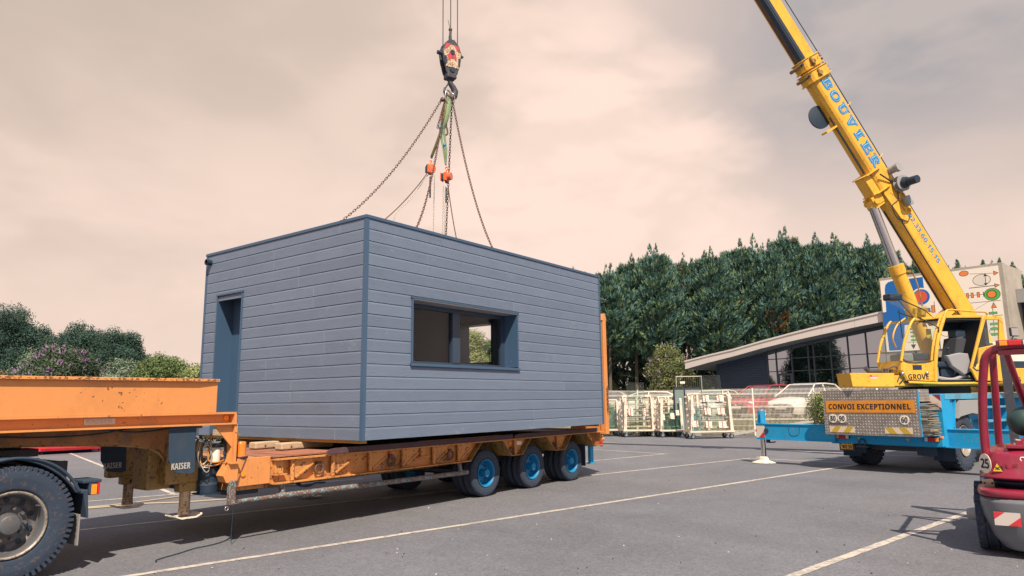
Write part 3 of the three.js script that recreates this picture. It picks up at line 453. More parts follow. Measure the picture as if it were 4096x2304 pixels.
  const rp = mesh('ramp', [bx(7.06, 7.2, 0.88, 3.42, -0.20, -0.06, 0.01), bx(7.06, 7.2, 0.88, 3.42, -1.0, -0.86, 0.01), bx(7.09, 7.13, 0.9, 3.4, -0.86, -0.2), prism([[7.04, 3.42], [7.22, 3.42], [7.18, 3.56], [7.12, 3.58]], -0.2, -0.06)], M.orange, t);
  const cl = []; for (let i = 0; i < 10; i++) cl.push(new THREE.TorusGeometry(0.03, 0.009, 6, 10).scale(0.7, 1.2, 0.7).rotateY(i % 2 ? R90 : 0).translate(7.12, 1.9 - i * 0.055, -0.03));
  mesh('ramp_chain', cl, M.rustChain, rp);
  // amber beacon on the deck corner
  const bc = mesh('beacon', lathe([[0.0, 0.99], [0.078, 0.99], [0.08, 1.012], [0.066, 1.02], [0.064, 1.16], [0.058, 1.185], [0, 1.19]], 24).translate(-1.71, 0, -0.27), new THREE.MeshPhysicalMaterial({ color: col(0.80, 0.20, 0.02), roughness: 0.15, clearcoat: 0.6 }), t);
  mesh('base_ring', lathe([[0.075, 0.986], [0.09, 0.986], [0.09, 1.008], [0.075, 1.014]], 24).translate(-1.71, 0, -0.27), M.black, bc);
  mesh('lead_wire', tube([[-1.68, 1.0, -0.18], [-1.74, 0.85, -0.18], [-1.79, 0.70, -0.17], [-1.84, 0.5, -0.14], [-1.87, 0.2, -0.12], [-1.88, 0.02, -0.1]], 0.004, 30, 5), M.black, t);
}
// wood blocks under the cabin
for (const [u, w, L, tn, lb] of [[-0.6, -1.05, 0.95, 0.03, 'weathered timber block on the trailer deck, closest to the side rail'], [-0.66, -1.6, 1.0, 0.06, 'weathered timber block with a split end, second from the side rail'], [-0.35, -2.75, 0.9, 0.0, 'short weathered timber block beside the gooseneck step']]) {
  const t = thing('timber_block', lb, 'timber', T(u, 0.986, w), TR + tn, 'timber blocks under the cabin');
  mesh('beam', bx(0, L, 0, 0.1, -0.14, 0.03, 0.022), M.wood, t); mesh('bolt_hole', disc(0.17, 0.04, 0.029, 0.017, 0.006, 12), M.woodDark, t);
}

// ---------- truck tractor (only its rear wheel end is in view) ----------
{
  const t = thing('truck_tractor', 'rear of the tractor unit with big steel-rimmed wheel and black mudguard', 'truck', T(-4.13, 0, -1.4), TR);
  const w = 1.2;
  const o = { R: 0.535, w: 0.30, rim: 0.298, rimMat: M.rimDark, hubMat: M.rimDark, lip: true, holes: 10, dish: 0.16, tread: 64, nuts: 10 };
  wheel(t, 0, 0.545, w - 0.10, o); wheel(t, 0, 0.545, w - 0.44, o); wheel(t, 0, 0.545, -w + 0.1, { ...o, turn: Math.PI }); wheel(t, 0, 0.545, -w + 0.44, { ...o, turn: Math.PI });
  mesh('axle', rod([0, 0.545, -1], [0, 0.545, 1], 0.09), M.darkSteel, t);
  for (const s of [1, -1]) {                    // mudguards
    const z0 = s > 0 ? w - 0.64 : -w - 0.03, z1 = z0 + 0.67, out = [], inn = [];
    for (let i = 0; i <= 20; i++) { const a = lerp(2.7, 0.42, i / 20), r = 0.615 + 0.03 * Math.sin(i * 0.3); out.push([Math.cos(a) * r * 1.02, 0.545 + Math.sin(a) * r]); inn.unshift([Math.cos(a) * (r - 0.02) * 1.02, 0.545 + Math.sin(a) * (r - 0.02)]); }
    out.push([0.66, 0.80], [0.685, 0.52], [0.67, 0.52], [0.62, 0.76]);
    const mg = mesh('mudguard', prism([...out, ...inn], z0, z1, 0.006), M.blackMatt, t);
    mesh('mudguard_lip', tube([...Array(12)].map((_, i) => { const a = lerp(2.7, 0.42, i / 11); return [Math.cos(a) * 0.63, 0.545 + Math.sin(a) * 0.615, s > 0 ? z1 : z0]; }), 0.016, 40, 6), M.blackMatt, mg);
    mesh('spray_flap', bx(0.60, 0.615, 0.26, 0.56, z0 + 0.02, z1 - 0.02), std([0.24, 0.24, 0.25], 0.7), mg);
    const lm = mesh('tail_lamp', [bx(0.62, 0.80, 0.86, 0.895, s > 0 ? w - 0.34 : -w, s > 0 ? w : -w + 0.34, 0.01), bx(0.68, 0.76, 0.74, 0.86, s > 0 ? w - 0.3 : -w, s > 0 ? w : -w + 0.3, 0.01)], M.blackMatt, t);
    if (s > 0) { mesh('amber_lens', bx(0.70, 0.755, 0.745, 0.845, w + 0.0005, w + 0.008, 0.004), M.amber, lm); mesh('red_lens', bx(0.762, 0.785, 0.74, 0.86, w - 0.29, w + 0.004, 0.004), M.lampRed, lm); }
  }
  mesh('chassis_rail', [bx(-3, 0.75, 0.82, 1.05, 0.36, 0.44), bx(-3, 0.75, 0.82, 1.05, -0.44, -0.36), bx(0.6, 0.7, 0.8, 1.05, -0.36, 0.36)], M.darkSteel, t);
  mesh('coupling_plate', prismY([[-0.5, -0.5], [0.45, -0.45], [0.45, -0.12], [0.1, 0], [0.45, 0.12], [0.45, 0.45], [-0.5, 0.5]], 1.12, 1.2), M.darkSteel, t);
  mesh('valve_cap', [rod([0.2, 0.70, w + 0.02], [0.26, 0.69, w + 0.03], 0.01)], M.darkSteel, t);
}
// ---------- mobile crane ----------
const CP = [9.537, 0, -16.837], CT = -52 * Math.PI / 180, ST = 14.295 * Math.PI / 180;
{
  // diamond plate: bright raised lozenges on duller sheet
  const dia = (u, v) => { const a = md(u * 8, 1) - 0.5, b = md(v * 8, 1) - 0.5, f = (Math.floor(u * 8) + Math.floor(v * 8)) % 2 ? 1 : -1, p = (a + f * b) * 0.7, q = (a - f * b) * 0.7; return sm(1, 0.75, Math.hypot(p / 0.36, q / 0.15)); };
  M.diamond = new THREE.MeshStandardMaterial({ map: tex(512, (u, v) => mix3([0.25, 0.235, 0.23], [0.52, 0.49, 0.46], dia(u, v)).map(q => q * (0.75 + 0.5 * fs(FA, u, v, 3))), 0.5), bumpMap: tex(512, (u, v) => g3(dia(u, v)), 0.5, false), bumpScale: 0.003, roughness: 0.45, metalness: 0.35, side: THREE.DoubleSide });
  const c = thing('mobile_crane', 'yellow telescopic crane on blue two-axle carrier with outriggers extended', 'crane', CP, CT);
  const S = new THREE.Matrix4().makeTranslation(0, 0, -1.3).multiply(new THREE.Matrix4().makeRotationY(ST - CT));
  const sm_ = (name, geo, mat) => { const m = mesh(name, geo, mat, c); m.applyMatrix4(S); return m; };     // a part of the slewing upper works
  // carrier
  mesh('chassis', [bx(-0.42, 0.42, 0.72, 1.5, -5.4, 1.5), bx(-0.9, 0.9, 1.2, 1.5, -5.4, -0.5)], M.blue, c);
  mesh('deck', [bx(-1.25, 1.25, 1.552, 1.675, -5.4, 1.42), bx(-1.25, 1.25, 1.50, 1.551, -5.4, -3.2)], M.blueDeck, c);
  const ob = mesh('outrigger_box', [bx(-1.23, 1.24, 0.55, 1.665, 1.15, 1.60, 0.01), bx(-1.05, 1.24, 0.575, 0.79, 1.601, 1.75, 0.01)], M.blue, c);
  mesh('weld_seam', bx(0.93, 1.242, 1.315, 1.325, 1.601, 1.606), M.darkSteel, ob); mesh('port_cover', disc(1.12, 0.95, 1.603, 0.06, 0.02), M.darkSteel, ob);
  const outr = (side, z0, z1, e0, e1, y0, y1) => {
    const a = Math.min(side * e0, side * e1), b = Math.max(side * e0, side * e1);
    const bm = mesh('outrigger_beam', [bx(a, b, y0, y1, z0, z1, 0.008), bx(a, b, y0 - 0.012, y0 + 0.012, z0 - 0.02, z1 + 0.02), bx(a, b, y1 - 0.008, y1 + 0.008, z0 - 0.02, z1 + 0.02)], M.blue, c);
    const x = side * (e1 - 0.10), zc = (z0 + z1) / 2;
    mesh('jack_housing', [rod([x, y1, zc], [x, y1 + 0.33, zc], 0.10, 0.095, 18), bx(x - 0.11, x + 0.11, y1, y1 + 0.03, zc - 0.11, zc + 0.11), rod([x + 0.06, y1 + 0.08, z1], [x + 0.06, y1 + 0.3, z1], 0.016)], M.blue, bm);
    mesh('jack_rod', rod([x, 0.14, zc], [x, y0, zc], 0.062, 0.062, 20), M.chrome, bm);
    mesh('float_plate', [lathe([[0, 0.006], [0.30, 0.006], [0.30, 0.02], [0.12, 0.075], [0.12, 0.13], [0.09, 0.16], [0, 0.16]], 24).translate(x, 0, zc), bx(x - 0.15, x + 0.02, 0.13, 0.15, zc + 0.06, zc + 0.09)], M.rackWhite, bm);
    mesh('access_cover', tube([[x - side * 1.1, y1 - 0.06, z1 + 0.002], [x - side * 1.05, y1 - 0.24, z1 + 0.002], [x - side * 0.85, y1 - 0.25, z1 + 0.002], [x - side * 0.8, y1 - 0.06, z1 + 0.002]], 0.006, 20, 4), M.darkSteel, bm);
    mesh('hose_bracket', [bx(x - side * 0.16 - 0.05, x - side * 0.16 + 0.05, y0 - 0.10, y0 - 0.012, zc, zc + 0.03), bar([x - side * 0.2, y0 - 0.09, zc + 0.02], [x - side * 0.36, y0 - 0.07, zc + 0.02], 0.03, 0.03)], M.black, bm);
    if (side < 0) {
      const w = mesh('warning_panel', bx(a + 0.004, a + 0.25, y0 + 0.03, y1 - 0.03, z1 + 0.001, z1 + 0.006), std([0.62, 0.56, 0.50], 0.6), bm);
      mesh('red_stripe', [prism([[a + 0.08, y0 + 0.03], [a + 0.25, y0 + 0.03], [a + 0.25, y0 + 0.15], [a + 0.2, y0 + 0.16]], z1 + 0.0065, z1 + 0.009), prism([[a + 0.004, y0 + 0.16], [a + 0.03, y0 + 0.2], [a + 0.03, y0 + 0.24], [a + 0.004, y0 + 0.24]], z1 + 0.0065, z1 + 0.009)], M.redBright, w);
      mesh('rubber_stop', disc(a + 0.30, y1 - 0.16, z1 + 0.012, 0.06, 0.02), M.rubber, bm);
    }
  };
  outr(-1, 1.61, 1.86, 1.0, 3.06, 0.605, 0.975); outr(1, 1.2, 1.45, 1.2, 3.3, 0.555, 0.925);
  // chequer-plate locker with signs
  const lk = mesh('chequer_locker', [bx(-1.03, 1.02, 0.792, 1.772, 2.17, 2.2), bx(-1.03, -1.0, 0.792, 1.772, 1.62, 2.169), bx(-0.999, 1.02, 1.74, 1.772, 1.62, 2.169), bx(0.995, 1.02, 1.515, 1.739, 1.62, 2.169)], M.diamond, c);
  mesh('edge_strip', [bx(1.021, 1.034, 0.792, 1.772, 2.15, 2.2), bx(1.021, 1.03, 0.79, 0.81, 1.62, 2.149)], M.blue, lk);
  mesh('locker_floor', bx(-0.99, 1.02, 0.78, 0.79, 1.76, 2.169), M.blue, lk);
  const sg = mesh('convoy_sign', bx(-0.97, 0.945, 1.283, 1.545, 2.201, 2.208), paint([0.66, 0.26, 0.02], 0.35, { chips: 0.6, rep: 1, seed: 90, rustC: [0.5, 0.45, 0.4] }), lk);
  mesh('lettering', fit(text('CONVOI EXCEPTIONNEL', 0.2), -0.905, 0.87, 1.355, 1.475, 2.2085), M.blackText, sg);
  for (const [x, y, s] of [[-0.826, 1.15, '80'], [-0.62, 1.15, '90'], [0.72, 1.135, '60']]) { const d = mesh('speed_disc', disc(x, y, 2.205, 0.098, 0.008, 28), M.white, lk); mesh('lettering', fit(text(s, 0.1), x - 0.062, x + 0.062, y - 0.06, y + 0.06, 2.2095), M.blackText, d); }
  mesh('bracket_strip', bx(-0.93, -0.5, 1.035, 1.045, 2.2005, 2.21), M.darkSteel, lk);
  for (const [x0, x1, dir] of [[-0.925, -0.355, 1], [0.298, 0.862, -1]]) {
    const b = mesh('striped_board', bx(x0, x1, 0.842, 0.972, 2.201, 2.206), std([0.62, 0.52, 0.42], 0.6), lk), st = [];
    for (const q of [0.03, 0.31]) { const k = dir > 0 ? x0 + q : x1 - q; st.push([[k, 0.842], [k + dir * 0.14, 0.842], [k + dir * 0.24, 0.972], [k + dir * 0.10, 0.972]].map(p => [Math.min(x1, Math.max(x0, p[0])), p[1]])); }
    for (const s of st) mesh('yellow_stripe', prism(s, 2.2065, 2.2085), std([0.46, 0.33, 0.03], 0.6), b);
  }
  mesh('side_marker', disc(0, 0, 0, 0.025, 0.01).rotateY(R90).translate(1.03, 1.735, 2.12), M.amber, lk);
  const wp = mesh('warning_panel', bx(0.945, 1.232, 1.375, 1.655, 1.602, 1.607), std([0.6, 0.52, 0.47], 0.6), c);
  mesh('red_stripe', prism([[0.945, 1.56], [0.945, 1.47], [1.10, 1.375], [1.232, 1.375]], 1.6075, 1.610), std([0.24, 0.02, 0.04], 0.6), wp); mesh('red_stripe', prism([[1.08, 1.655], [1.232, 1.655], [1.232, 1.52]], 1.6075, 1.610), std([0.24, 0.02, 0.04], 0.6), wp);
  // rear lamps, plate, tow eye, mud flaps
  for (const [a, b, s] of [[0.9, 1.19, 1], [-1.02, -0.70, -1]]) {
    const l = mesh('tail_lamp', bx(a, b, 0.672, 0.778, 1.751, 1.80, 0.02), M.black, c), w = (b - a) / 4;
    mesh('clear_lens', bx(s > 0 ? a + 0.01 : b - w, s > 0 ? a + w : b - 0.01, 0.682, 0.768, 1.79, 1.806, 0.01), M.lampClear, l); mesh('red_lens', bx(s > 0 ? a + w + 0.004 : a + w + 0.004, b - w - 0.004, 0.682, 0.768, 1.79, 1.808, 0.01), M.lampRed, l); mesh('amber_lens', bx(s > 0 ? b - w : a + 0.01, s > 0 ? b - 0.01 : a + w, 0.682, 0.768, 1.79, 1.806, 0.01), M.amber, l);
  }
  mesh('side_lamp', bx(1.19, 1.25, 0.745, 0.79, 1.7, 1.76, 0.008), M.amber, c);
  const pl = mesh('number_plate', bx(-0.945, -0.665, 0.44, 0.65, 1.735, 1.742), std([0.62, 0.33, 0.03], 0.5), c);
  mesh('lettering', [fit(text('2725', 0.1), -0.865, -0.69, 0.56, 0.635, 1.7425), fit(text('WZ 50', 0.1), -0.905, -0.685, 0.455, 0.535, 1.7425)], M.blackText, pl); mesh('plate_holder', bx(-0.975, -0.62, 0.41, 0.68, 1.70, 1.734), M.black, c); mesh('country_band', bx(-0.944, -0.905, 0.55, 0.645, 1.7425, 1.745), std([0.01, 0.12, 0.4], 0.5), pl);
  mesh('tow_eye', [bx(-0.56, -0.3, 0.5, 0.53, 1.6, 1.8), ring(-0.42, 0.6, 1.78, 0.075, 0.018).rotateX(0)], M.darkSteel, c);
  for (const x of [-0.5, 0.55]) mesh('warning_triangle', prism([[x - 0.03, 0.72], [x + 0.03, 0.72], [x, 0.655]], 1.7505, 1.753), std([0.6, 0.4, 0.02], 0.5), c);
  for (const s of [-1, 1]) mesh('mud_flap', [bx(s > 0 ? 0.78 : -1.22, s > 0 ? 1.22 : -0.78, 0.24, 0.6, 1.085, 1.10), bx(s > 0 ? 0.6 : -0.9, s > 0 ? 1.0 : -0.5, 0.36, 0.58, 1.45, 1.465)], M.blackMatt, c);
  const wo = { R: 0.63, w: 0.42, rim: 0.33, rimMat: M.rimSteel, hubMat: M.rimSteel, holes: 8, dish: 0.14, tread: 30 };
  for (const z of [0.43, -3.4]) { mesh('axle', rod([-0.9, 0.63, z], [0.9, 0.63, z], 0.09), M.darkSteel, c); mesh('differential', ball(0, 0.63, z, 0.24), M.darkSteel, c); wheel(c, 0.99, 0.642, z, { ...wo, turn: R90 }); wheel(c, -0.99, 0.642, z, { ...wo, turn: -R90 }); }
  mesh('suspension_strut', [rod([-0.35, 0.55, 0.5], [0.35, 0.85, 1.1], 0.035), rod([0.5, 0.6, 0.6], [0.5, 1.1, 0.9], 0.05), bx(-0.5, 0.5, 0.42, 0.6, 0.8, 1.2)], M.darkSteel, c);
  mesh('fender', [prismX([[0.66, 1.53], [-0.48, 1.53], [-0.62, 1.20], [-0.60, 1.18], [0.05, 1.24], [0.70, 1.18], [0.84, 1.14]].map(([z, y]) => [z, y]), 1.0, 1.262)], M.grey, c); mesh('fender', bx(-1.25, -0.85, 1.3, 1.5, -0.6, 0.9), M.grey, c);
  mesh('side_marker', bx(1.255, 1.27, 1.26, 1.31, -0.52, -0.45), M.amber, c);
  mesh('gusset_panel', [prismX([[1.14, 1.55], [0.9, 1.53], [1.02, 0.95], [1.14, 0.95]], 0.9, 1.2), bar([1.22, 1.53, 0.85], [1.22, 0.95, 1.05], 0.05, 0.02), bx(1.0, 1.22, 0.93, 1.1, 0.95, 1.14)], M.blue, c);
  mesh('work_lamp', bx(1.12, 1.2, 1.30, 1.42, 1.16, 1.24, 0.015), M.black, c);
  mesh('access_step', bx(0.9, 1.25, 1.325, 1.375, -2.3, -0.72, 0.006), M.blueDeck, c); mesh('access_step', bx(0.9, 1.25, 1.0, 1.05, -2.3, -0.95, 0.006), M.blueDeck, c); mesh('step_stringer', [bx(0.9, 1.25, 0.7, 1.55, -2.42, -2.31), bx(0.88, 0.92, 0.7, 1.55, -2.3, -0.7)], M.blue, c);
  mesh('carrier_cab', [bx(-1.22, 1.22, 0.8, 1.55, -6.3, -5.41, 0.04)], M.blue, c);
  // upper works (x towards the picture's right, z towards the near side)
  sm_('turntable', [rod([0, 1.68, 0], [0, 1.84, 0], 0.78, 0.78, 36)], M.black);
  sm_('slew_frame', [bx(-1.2, 2.5, 1.85, 1.95, -0.9, 0.9), bx(-0.6, 2.3, 1.95, 2.5, -0.42, -0.36), bx(-0.6, 2.3, 1.95, 2.5, 0.36, 0.42), prism([[1.2, 2.5], [2.3, 2.5], [2.1, 2.8], [1.6, 2.7]], -0.42, -0.36), prism([[1.2, 2.5], [2.3, 2.5], [2.1, 2.8], [1.6, 2.7]], 0.36, 0.42), prism([[-0.9, 1.95], [0.4, 1.95], [0.1, 2.6], [-0.5, 2.5]], 0.30, 0.36)], M.yellow);
  const eng = sm_('engine_body', [bx(0.86, 2.9, 1.88, 2.26, 0.42, 1.12, 0.02)], M.yellow);
  mesh('lettering', [fit(text('GMK', 0.14), 0.90, 1.22, 2.10, 2.20, 1.121), fit(text('2035', 0.14), 1.06, 1.46, 1.925, 2.045, 1.121)], M.blackText, eng);
  sm_('engine_cover', [bx(0.9, 2.9, 2.42, 2.9, -0.2, 1.0, 0.03)], M.white); sm_('grille', bx(0.9, 2.9, 2.262, 2.418, 0.3, 1.02), M.black);
  sm_('counterweight', bx(2.3, 3.0, 1.7, 2.9, -1.2, 0.4, 0.03), M.yellow);
  const tr = sm_('front_tray', [prism([[-3.44, 2.155], [-2.25, 2.15], [-2.27, 1.84], [-3.39, 1.85]], 0.75, 1.2, 0.008), bx(-2.249, -1.9, 1.86, 2.1, 0.8, 1.15, 0.01)], M.yellow);
  const dg = mesh('danger_label', bx(-2.92, -2.73, 2.03, 2.11, 1.2, 1.203), std([0.62, 0.55, 0.5], 0.5), tr); mesh('red_band', bx(-2.92, -2.73, 2.065, 2.11, 1.2035, 1.205), M.redBright, dg); mesh('lettering', fit(text('DANGER', 0.03), -2.87, -2.745, 2.075, 2.10, 1.2055), M.white, dg);
  sm_('hydraulic_motor', [rod([-2.85, 2.28, 1.0], [-2.75, 2.19, 1.0], 0.05, 0.05, 14), tube([[-2.78, 2.2, 1.0], [-2.6, 2.2, 1.0], [-2.45, 2.2, 1.0], [-2.38, 2.17, 1.0]], 0.045, 16, 10), rod([-2.3, 2.16, 1], [-2.3, 2.26, 1], 0.05), rod([-2.15, 2.16, 1], [-2.15, 2.24, 1], 0.04)], M.darkSteel);
  sm_('hose', [tube([[-2.3, 2.24, 1.05], [-2.12, 2.3, 1.1], [-2.05, 2.15, 1.15], [-2.15, 1.95, 1.15]], 0.014), tube([[-2.1, 2.2, 1.1], [-1.98, 2.22, 1.15], [-2.0, 2.05, 1.2], [-2.1, 1.9, 1.15]], 0.012)], M.black);
  // operator's cab
  const N = 1.25, B = 0.48;
  const fp = sm_('cab_front_panel', prism([[-2.085, 2.22], [-1.96, 1.975], [-1.2, 1.93], [-1.10, 2.44], [-1.5, 2.375], [-1.85, 2.37], [-2.055, 2.43]], B, N, 0.03), M.yellow);
  mesh('lettering', fit(text('GROVE', 0.15), -1.93, -1.36, 2.0, 2.125, N + 0.0005), M.blackText, fp); mesh('rating_plate', bx(-1.78, -1.53, 2.22, 2.33, N, N + 0.004), M.black, fp); mesh('work_lamp', [ball(-2.03, 2.14, N - 0.05, 0.045), ball(-1.42, 2.15, N + 0.02, 0.04)], M.steel, fp);
  sm_('cab_floor', bx(-1.95, 0.55, 1.93, 1.99, B, N - 0.02), M.black); sm_('sill_rail', tube([[-1.95, 1.94, N], [-1.2, 1.91, N + 0.04], [-0.9, 1.905, N + 0.04], [0.8, 1.915, N + 0.04]], 0.028, 30, 8), M.yellow);
  sm_('step_plate', bx(-1.05, -0.1, 1.985, 2.0, N - 0.3, N), M.steel);
  for (const q of [N - 0.02, B + 0.03]) sm_('cab_pillar', tube([[-2.06, 2.42, q], [-1.9, 2.9, q], [-1.66, 3.32, q], [-1.56, 3.41, q]], 0.032), M.yellow);
  sm_('door_pillar', [tube([[-1.19, 1.95, N], [-1.13, 2.4, N], [-0.98, 2.95, N], [-0.72, 3.50, N]], 0.045, 30, 8), tube([[-1.27, 1.98, N - 0.02], [-1.22, 2.4, N - 0.02], [-1.07, 2.95, N - 0.02], [-0.82, 3.46, N - 0.02]], 0.028, 30, 8)], M.yellow);
  sm_('hand_rail', [tube([[-0.76, 3.44, N], [-0.64, 3.61, N], [-0.55, 3.625, N], [0.2, 3.60, N], [0.5, 3.585, N], [0.55, 3.54, N]], 0.022, 40, 8), tube([[-2.0, 2.75, N - 0.2], [-2.15, 2.95, N - 0.1], [-2.0, 3.25, N - 0.1], [-1.75, 3.42, N - 0.1]], 0.018, 30, 7)], M.yellow);
  const rf = sm_('cab_roof', [prism([[-1.6, 3.40], [-0.75, 3.50], [0.55, 3.53], [0.55, 3.46], [-0.75, 3.43], [-1.6, 3.35]], B, N - 0.01, 0.01)], M.yellow); mesh('roof_lining', bx(-0.75, 0.5, 3.40, 3.43, B + 0.03, N - 0.04), M.black, rf);
  sm_('rear_wall', [bx(0.45, 0.56, 1.99, 3.45, B, N - 0.05), bx(-0.3, 0.449, 1.99, 2.55, B, B + 0.04), bx(-0.1, 0.449, 3.2, 3.42, B, B + 0.04)], M.black);
  sm_('far_side_panel', bx(-1.95, -0.31, 1.99, 2.4, B, B + 0.03), M.yellow);
  sm_('windshield', prism([[-2.065, 2.43], [-1.91, 2.88], [-1.63, 3.36], [-1.62, 3.36], [-1.90, 2.88], [-2.055, 2.43]], B + 0.05, N - 0.05), M.glass);
  sm_('side_glass', prism([[-2.03, 2.44], [-1.85, 2.385], [-1.5, 2.39], [-1.18, 2.44], [-1.06, 2.9], [-0.86, 3.36], [-1.58, 3.33], [-1.88, 2.86]], N - 0.03, N - 0.026), M.glass);
  sm_('black_seal', tube([[-2.02, 2.46, N], [-1.85, 2.385, N + 0.004], [-1.5, 2.385, N + 0.004], [-1.2, 2.43, N]], 0.012, 20, 6), M.black);
  sm_('wiper', [rod([-1.45, 3.42, N - 0.1], [-1.98, 3.55, N - 0.05], 0.012), rod([-2.0, 3.6, N], [-1.9, 2.95, N - 0.08], 0.011), rod([-1.5, 3.45, N], [-0.95, 3.2, N + 0.02], 0.012), rod([-0.95, 3.2, N + 0.02], [-0.98, 2.7, N + 0.03], 0.011)], M.black);
  sm_('wiper_motor', bx(-2.1, -1.75, 3.95, 4.1, 0.9, 1.15, 0.03).rotateZ(-0.0).translate(0, -0.1, 0), M.black);
  sm_('roof_window', prism([[-2.35, 3.88], [-1.8, 3.97], [-1.2, 3.72], [-0.85, 3.5], [-0.86, 3.49], [-1.21, 3.70], [-1.8, 3.955], [-2.35, 3.865]], B + 0.1, N - 0.02), M.glass);
  sm_('window_stay', [rod([-1.75, 3.86, 1.1], [-1.1, 3.62, 1.1], 0.014), rod([-1.1, 3.62, 1.1], [-0.9, 3.45, 1.1], 0.01), rod([-1.9, 3.86, 1.15], [-1.55, 3.42, 1.2], 0.008)], M.black);
  const seat = sm_('seat', [bx(-0.95, -0.35, 2.28, 2.42, 0.66, 1.12, 0.05), bx(-0.8, -0.4, 2.05, 2.28, 0.72, 1.06, 0.03)], M.black);
  mesh('backrest', [prism([[-0.42, 2.4], [-0.2, 2.42], [0.02, 2.95], [-0.08, 3.02], [-0.26, 2.98]], 0.68, 1.1, 0.03)], std([0.035, 0.042, 0.058], 0.9), seat); mesh('headrest', bx(-0.20, 0.10, 2.98, 3.2, 0.76, 1.02, 0.05), M.black, seat);
  sm_('arm_console', prism([[-0.75, 2.55], [-0.35, 2.62], [-0.12, 2.6], [-0.05, 2.2], [-0.3, 2.1], [-0.62, 2.3]], 1.10, 1.22, 0.02), std([0.25, 0.26, 0.30], 0.6)); sm_('joystick', [rod([-0.62, 2.56, 1.16], [-0.64, 2.7, 1.16], 0.02), ball(-0.645, 2.72, 1.16, 0.035)], M.black);
  sm_('dashboard', [bx(-1.9, -1.55, 2.4, 2.62, 0.7, 1.1, 0.06)], std([0.2, 0.2, 0.22], 0.6)); sm_('control_screen', [bx(-1.55, -1.1, 2.45, 2.62, 0.75, 1.1, 0.04), rod([-1.4, 2.62, 1], [-1.4, 2.68, 1], 0.03)], M.black); sm_('footrest', [bx(-1.2, -0.95, 2.0, 2.3, 0.8, 1.15, 0.03), tube([[-1.0, 2.05, 1.1], [-0.6, 2.0, 1.15], [-0.2, 2.08, 1.1], [0.1, 2.03, 1.0]], 0.04)], M.grey);
  // sliding door, pushed back
  const door = [[-0.24, 2.25], [-0.10, 1.965], [0.84, 1.945], [0.88, 2.9], [0.87, 3.46], [0.83, 3.49], [0.33, 3.485], [0.28, 3.44]], hole = [[-0.165, 2.30], [-0.09, 2.25], [0.0, 2.36], [0.06, 2.72], [0.68, 2.83], [0.77, 3.40], [0.36, 3.40]];
  const dr = sm_('cab_door', prism(door, N + 0.05, N + 0.10, 0.008, [hole]), M.yellow);
  mesh('door_glass', prism(hole, N + 0.07, N + 0.074), M.glass, dr); mesh('black_stripe', tube([[-0.19, 2.28, N + 0.102], [-0.08, 2.2, N + 0.102], [0.05, 2.24, N + 0.102], [0.3, 2.55, N + 0.102], [0.6, 2.72, N + 0.102], [0.86, 2.82, N + 0.102]], 0.014, 40, 5), M.black, dr);
  mesh('door_handle', [disc(0, 0, 0, 0.06, 0.02).scale(1, 0.85, 1).translate(0.42, 2.2, N + 0.11), bx(0.3, 0.48, -0.03, 0.03, N + 0.11, N + 0.15, 0.015).rotateZ(0.7).translate(-1.3 + 1.39, 0, 0).translate(0.0, 1.92, 0)], M.black, dr);
  sm_('yellow_tag', bx(-1.0, -0.86, 2.98, 3.2, N - 0.3, N - 0.29), std([0.4, 0.33, 0.02], 0.6));
  const mr = sm_('mirror', [bx(1.2, 1.45, 3.02, 3.24, 1.18, 1.24, 0.03)], M.black); mesh('mirror_face', bx(1.22, 1.43, 3.04, 3.22, 1.24, 1.244), M.chrome, mr); mesh('mirror_arm', [rod([1.3, 3.02, 1.2], [1.0, 2.6, 1.1], 0.014)], M.black, mr);
  for (let i = 0; i < 5; i++) sm_('hose', tube([[0.95 + i * 0.08, 2.55, 1.02 - i * 0.05], [1.1 + i * 0.1, 2.85 + 0.03 * i, 1.05], [1.4 + i * 0.12, 2.8, 1.0], [1.7 + i * 0.1, 2.75 + i * 0.03, 0.9]], 0.022, 24, 7), M.black);
  // boom
  const A0 = [0.658, 4.401], D = [-0.528, 0.849], U = [0.849, 0.528];
  const bp = (t, v, z) => [A0[0] + D[0] * t + U[0] * v, A0[1] + D[1] * t + U[1] * v, z];
  const BM = new THREE.Matrix4().makeBasis(V(-D[0], -D[1], 0), V(U[0], U[1], 0), V(0, 0, 1)).setPosition(A0[0], A0[1], 0);   // x runs DOWN the boom, y is its top, z its near side
  const bg = g => (Array.isArray(g) ? g.flat(2) : [g]).map(q => q.applyMatrix4(BM));
  const sec = (pts, t0, t1) => prismX(pts, -t1, -t0, 0.004);
  const base = [[0.21, 0.25], [0.18, 0.285], [-0.18, 0.285], [-0.21, 0.25], [-0.21, -0.12], [-0.17, -0.23], [-0.09, -0.285], [0.09, -0.285], [0.17, -0.23], [0.205, -0.17], [0.21, -0.12]];
  const inner = k => base.map(([z, v]) => [z * k, v > 0 ? v * (k + 0.04) - 0.005 : v * k]);
  const bo = sm_('boom', bg([sec(base, -2.6, 6.40)]), M.yellow);
  mesh('pivot', bg([rod([1.9, -0.1, -0.42], [1.9, -0.1, 0.42], 0.12, 0.12, 18)]), M.darkSteel, bo);
  const is = mesh('boom_section', bg([sec(inner(0.86), 5.9, 15)]), M.yellow, bo); mesh('boom_section', bg([sec(inner(0.74), 14.6, 20)]), M.yellow, bo); mesh('boom_section', bg([sec(inner(0.63), 19.6, 24.3)]), M.yellow, bo);
  const k6 = inner(0.86); mesh('wear_strip', bg([prismX([[k6[9][0] + 0.004, k6[9][1] - 0.01], [k6[10][0] + 0.004, k6[10][1] + 0.02], [k6[10][0] + 0.006, k6[10][1] + 0.02], [k6[8][0] + 0.012, k6[8][1]], [k6[7][0] + 0.004, k6[7][1] - 0.006], [k6[8][0], k6[8][1] - 0.004]], -14.9, -6.9)]), M.black, bo);
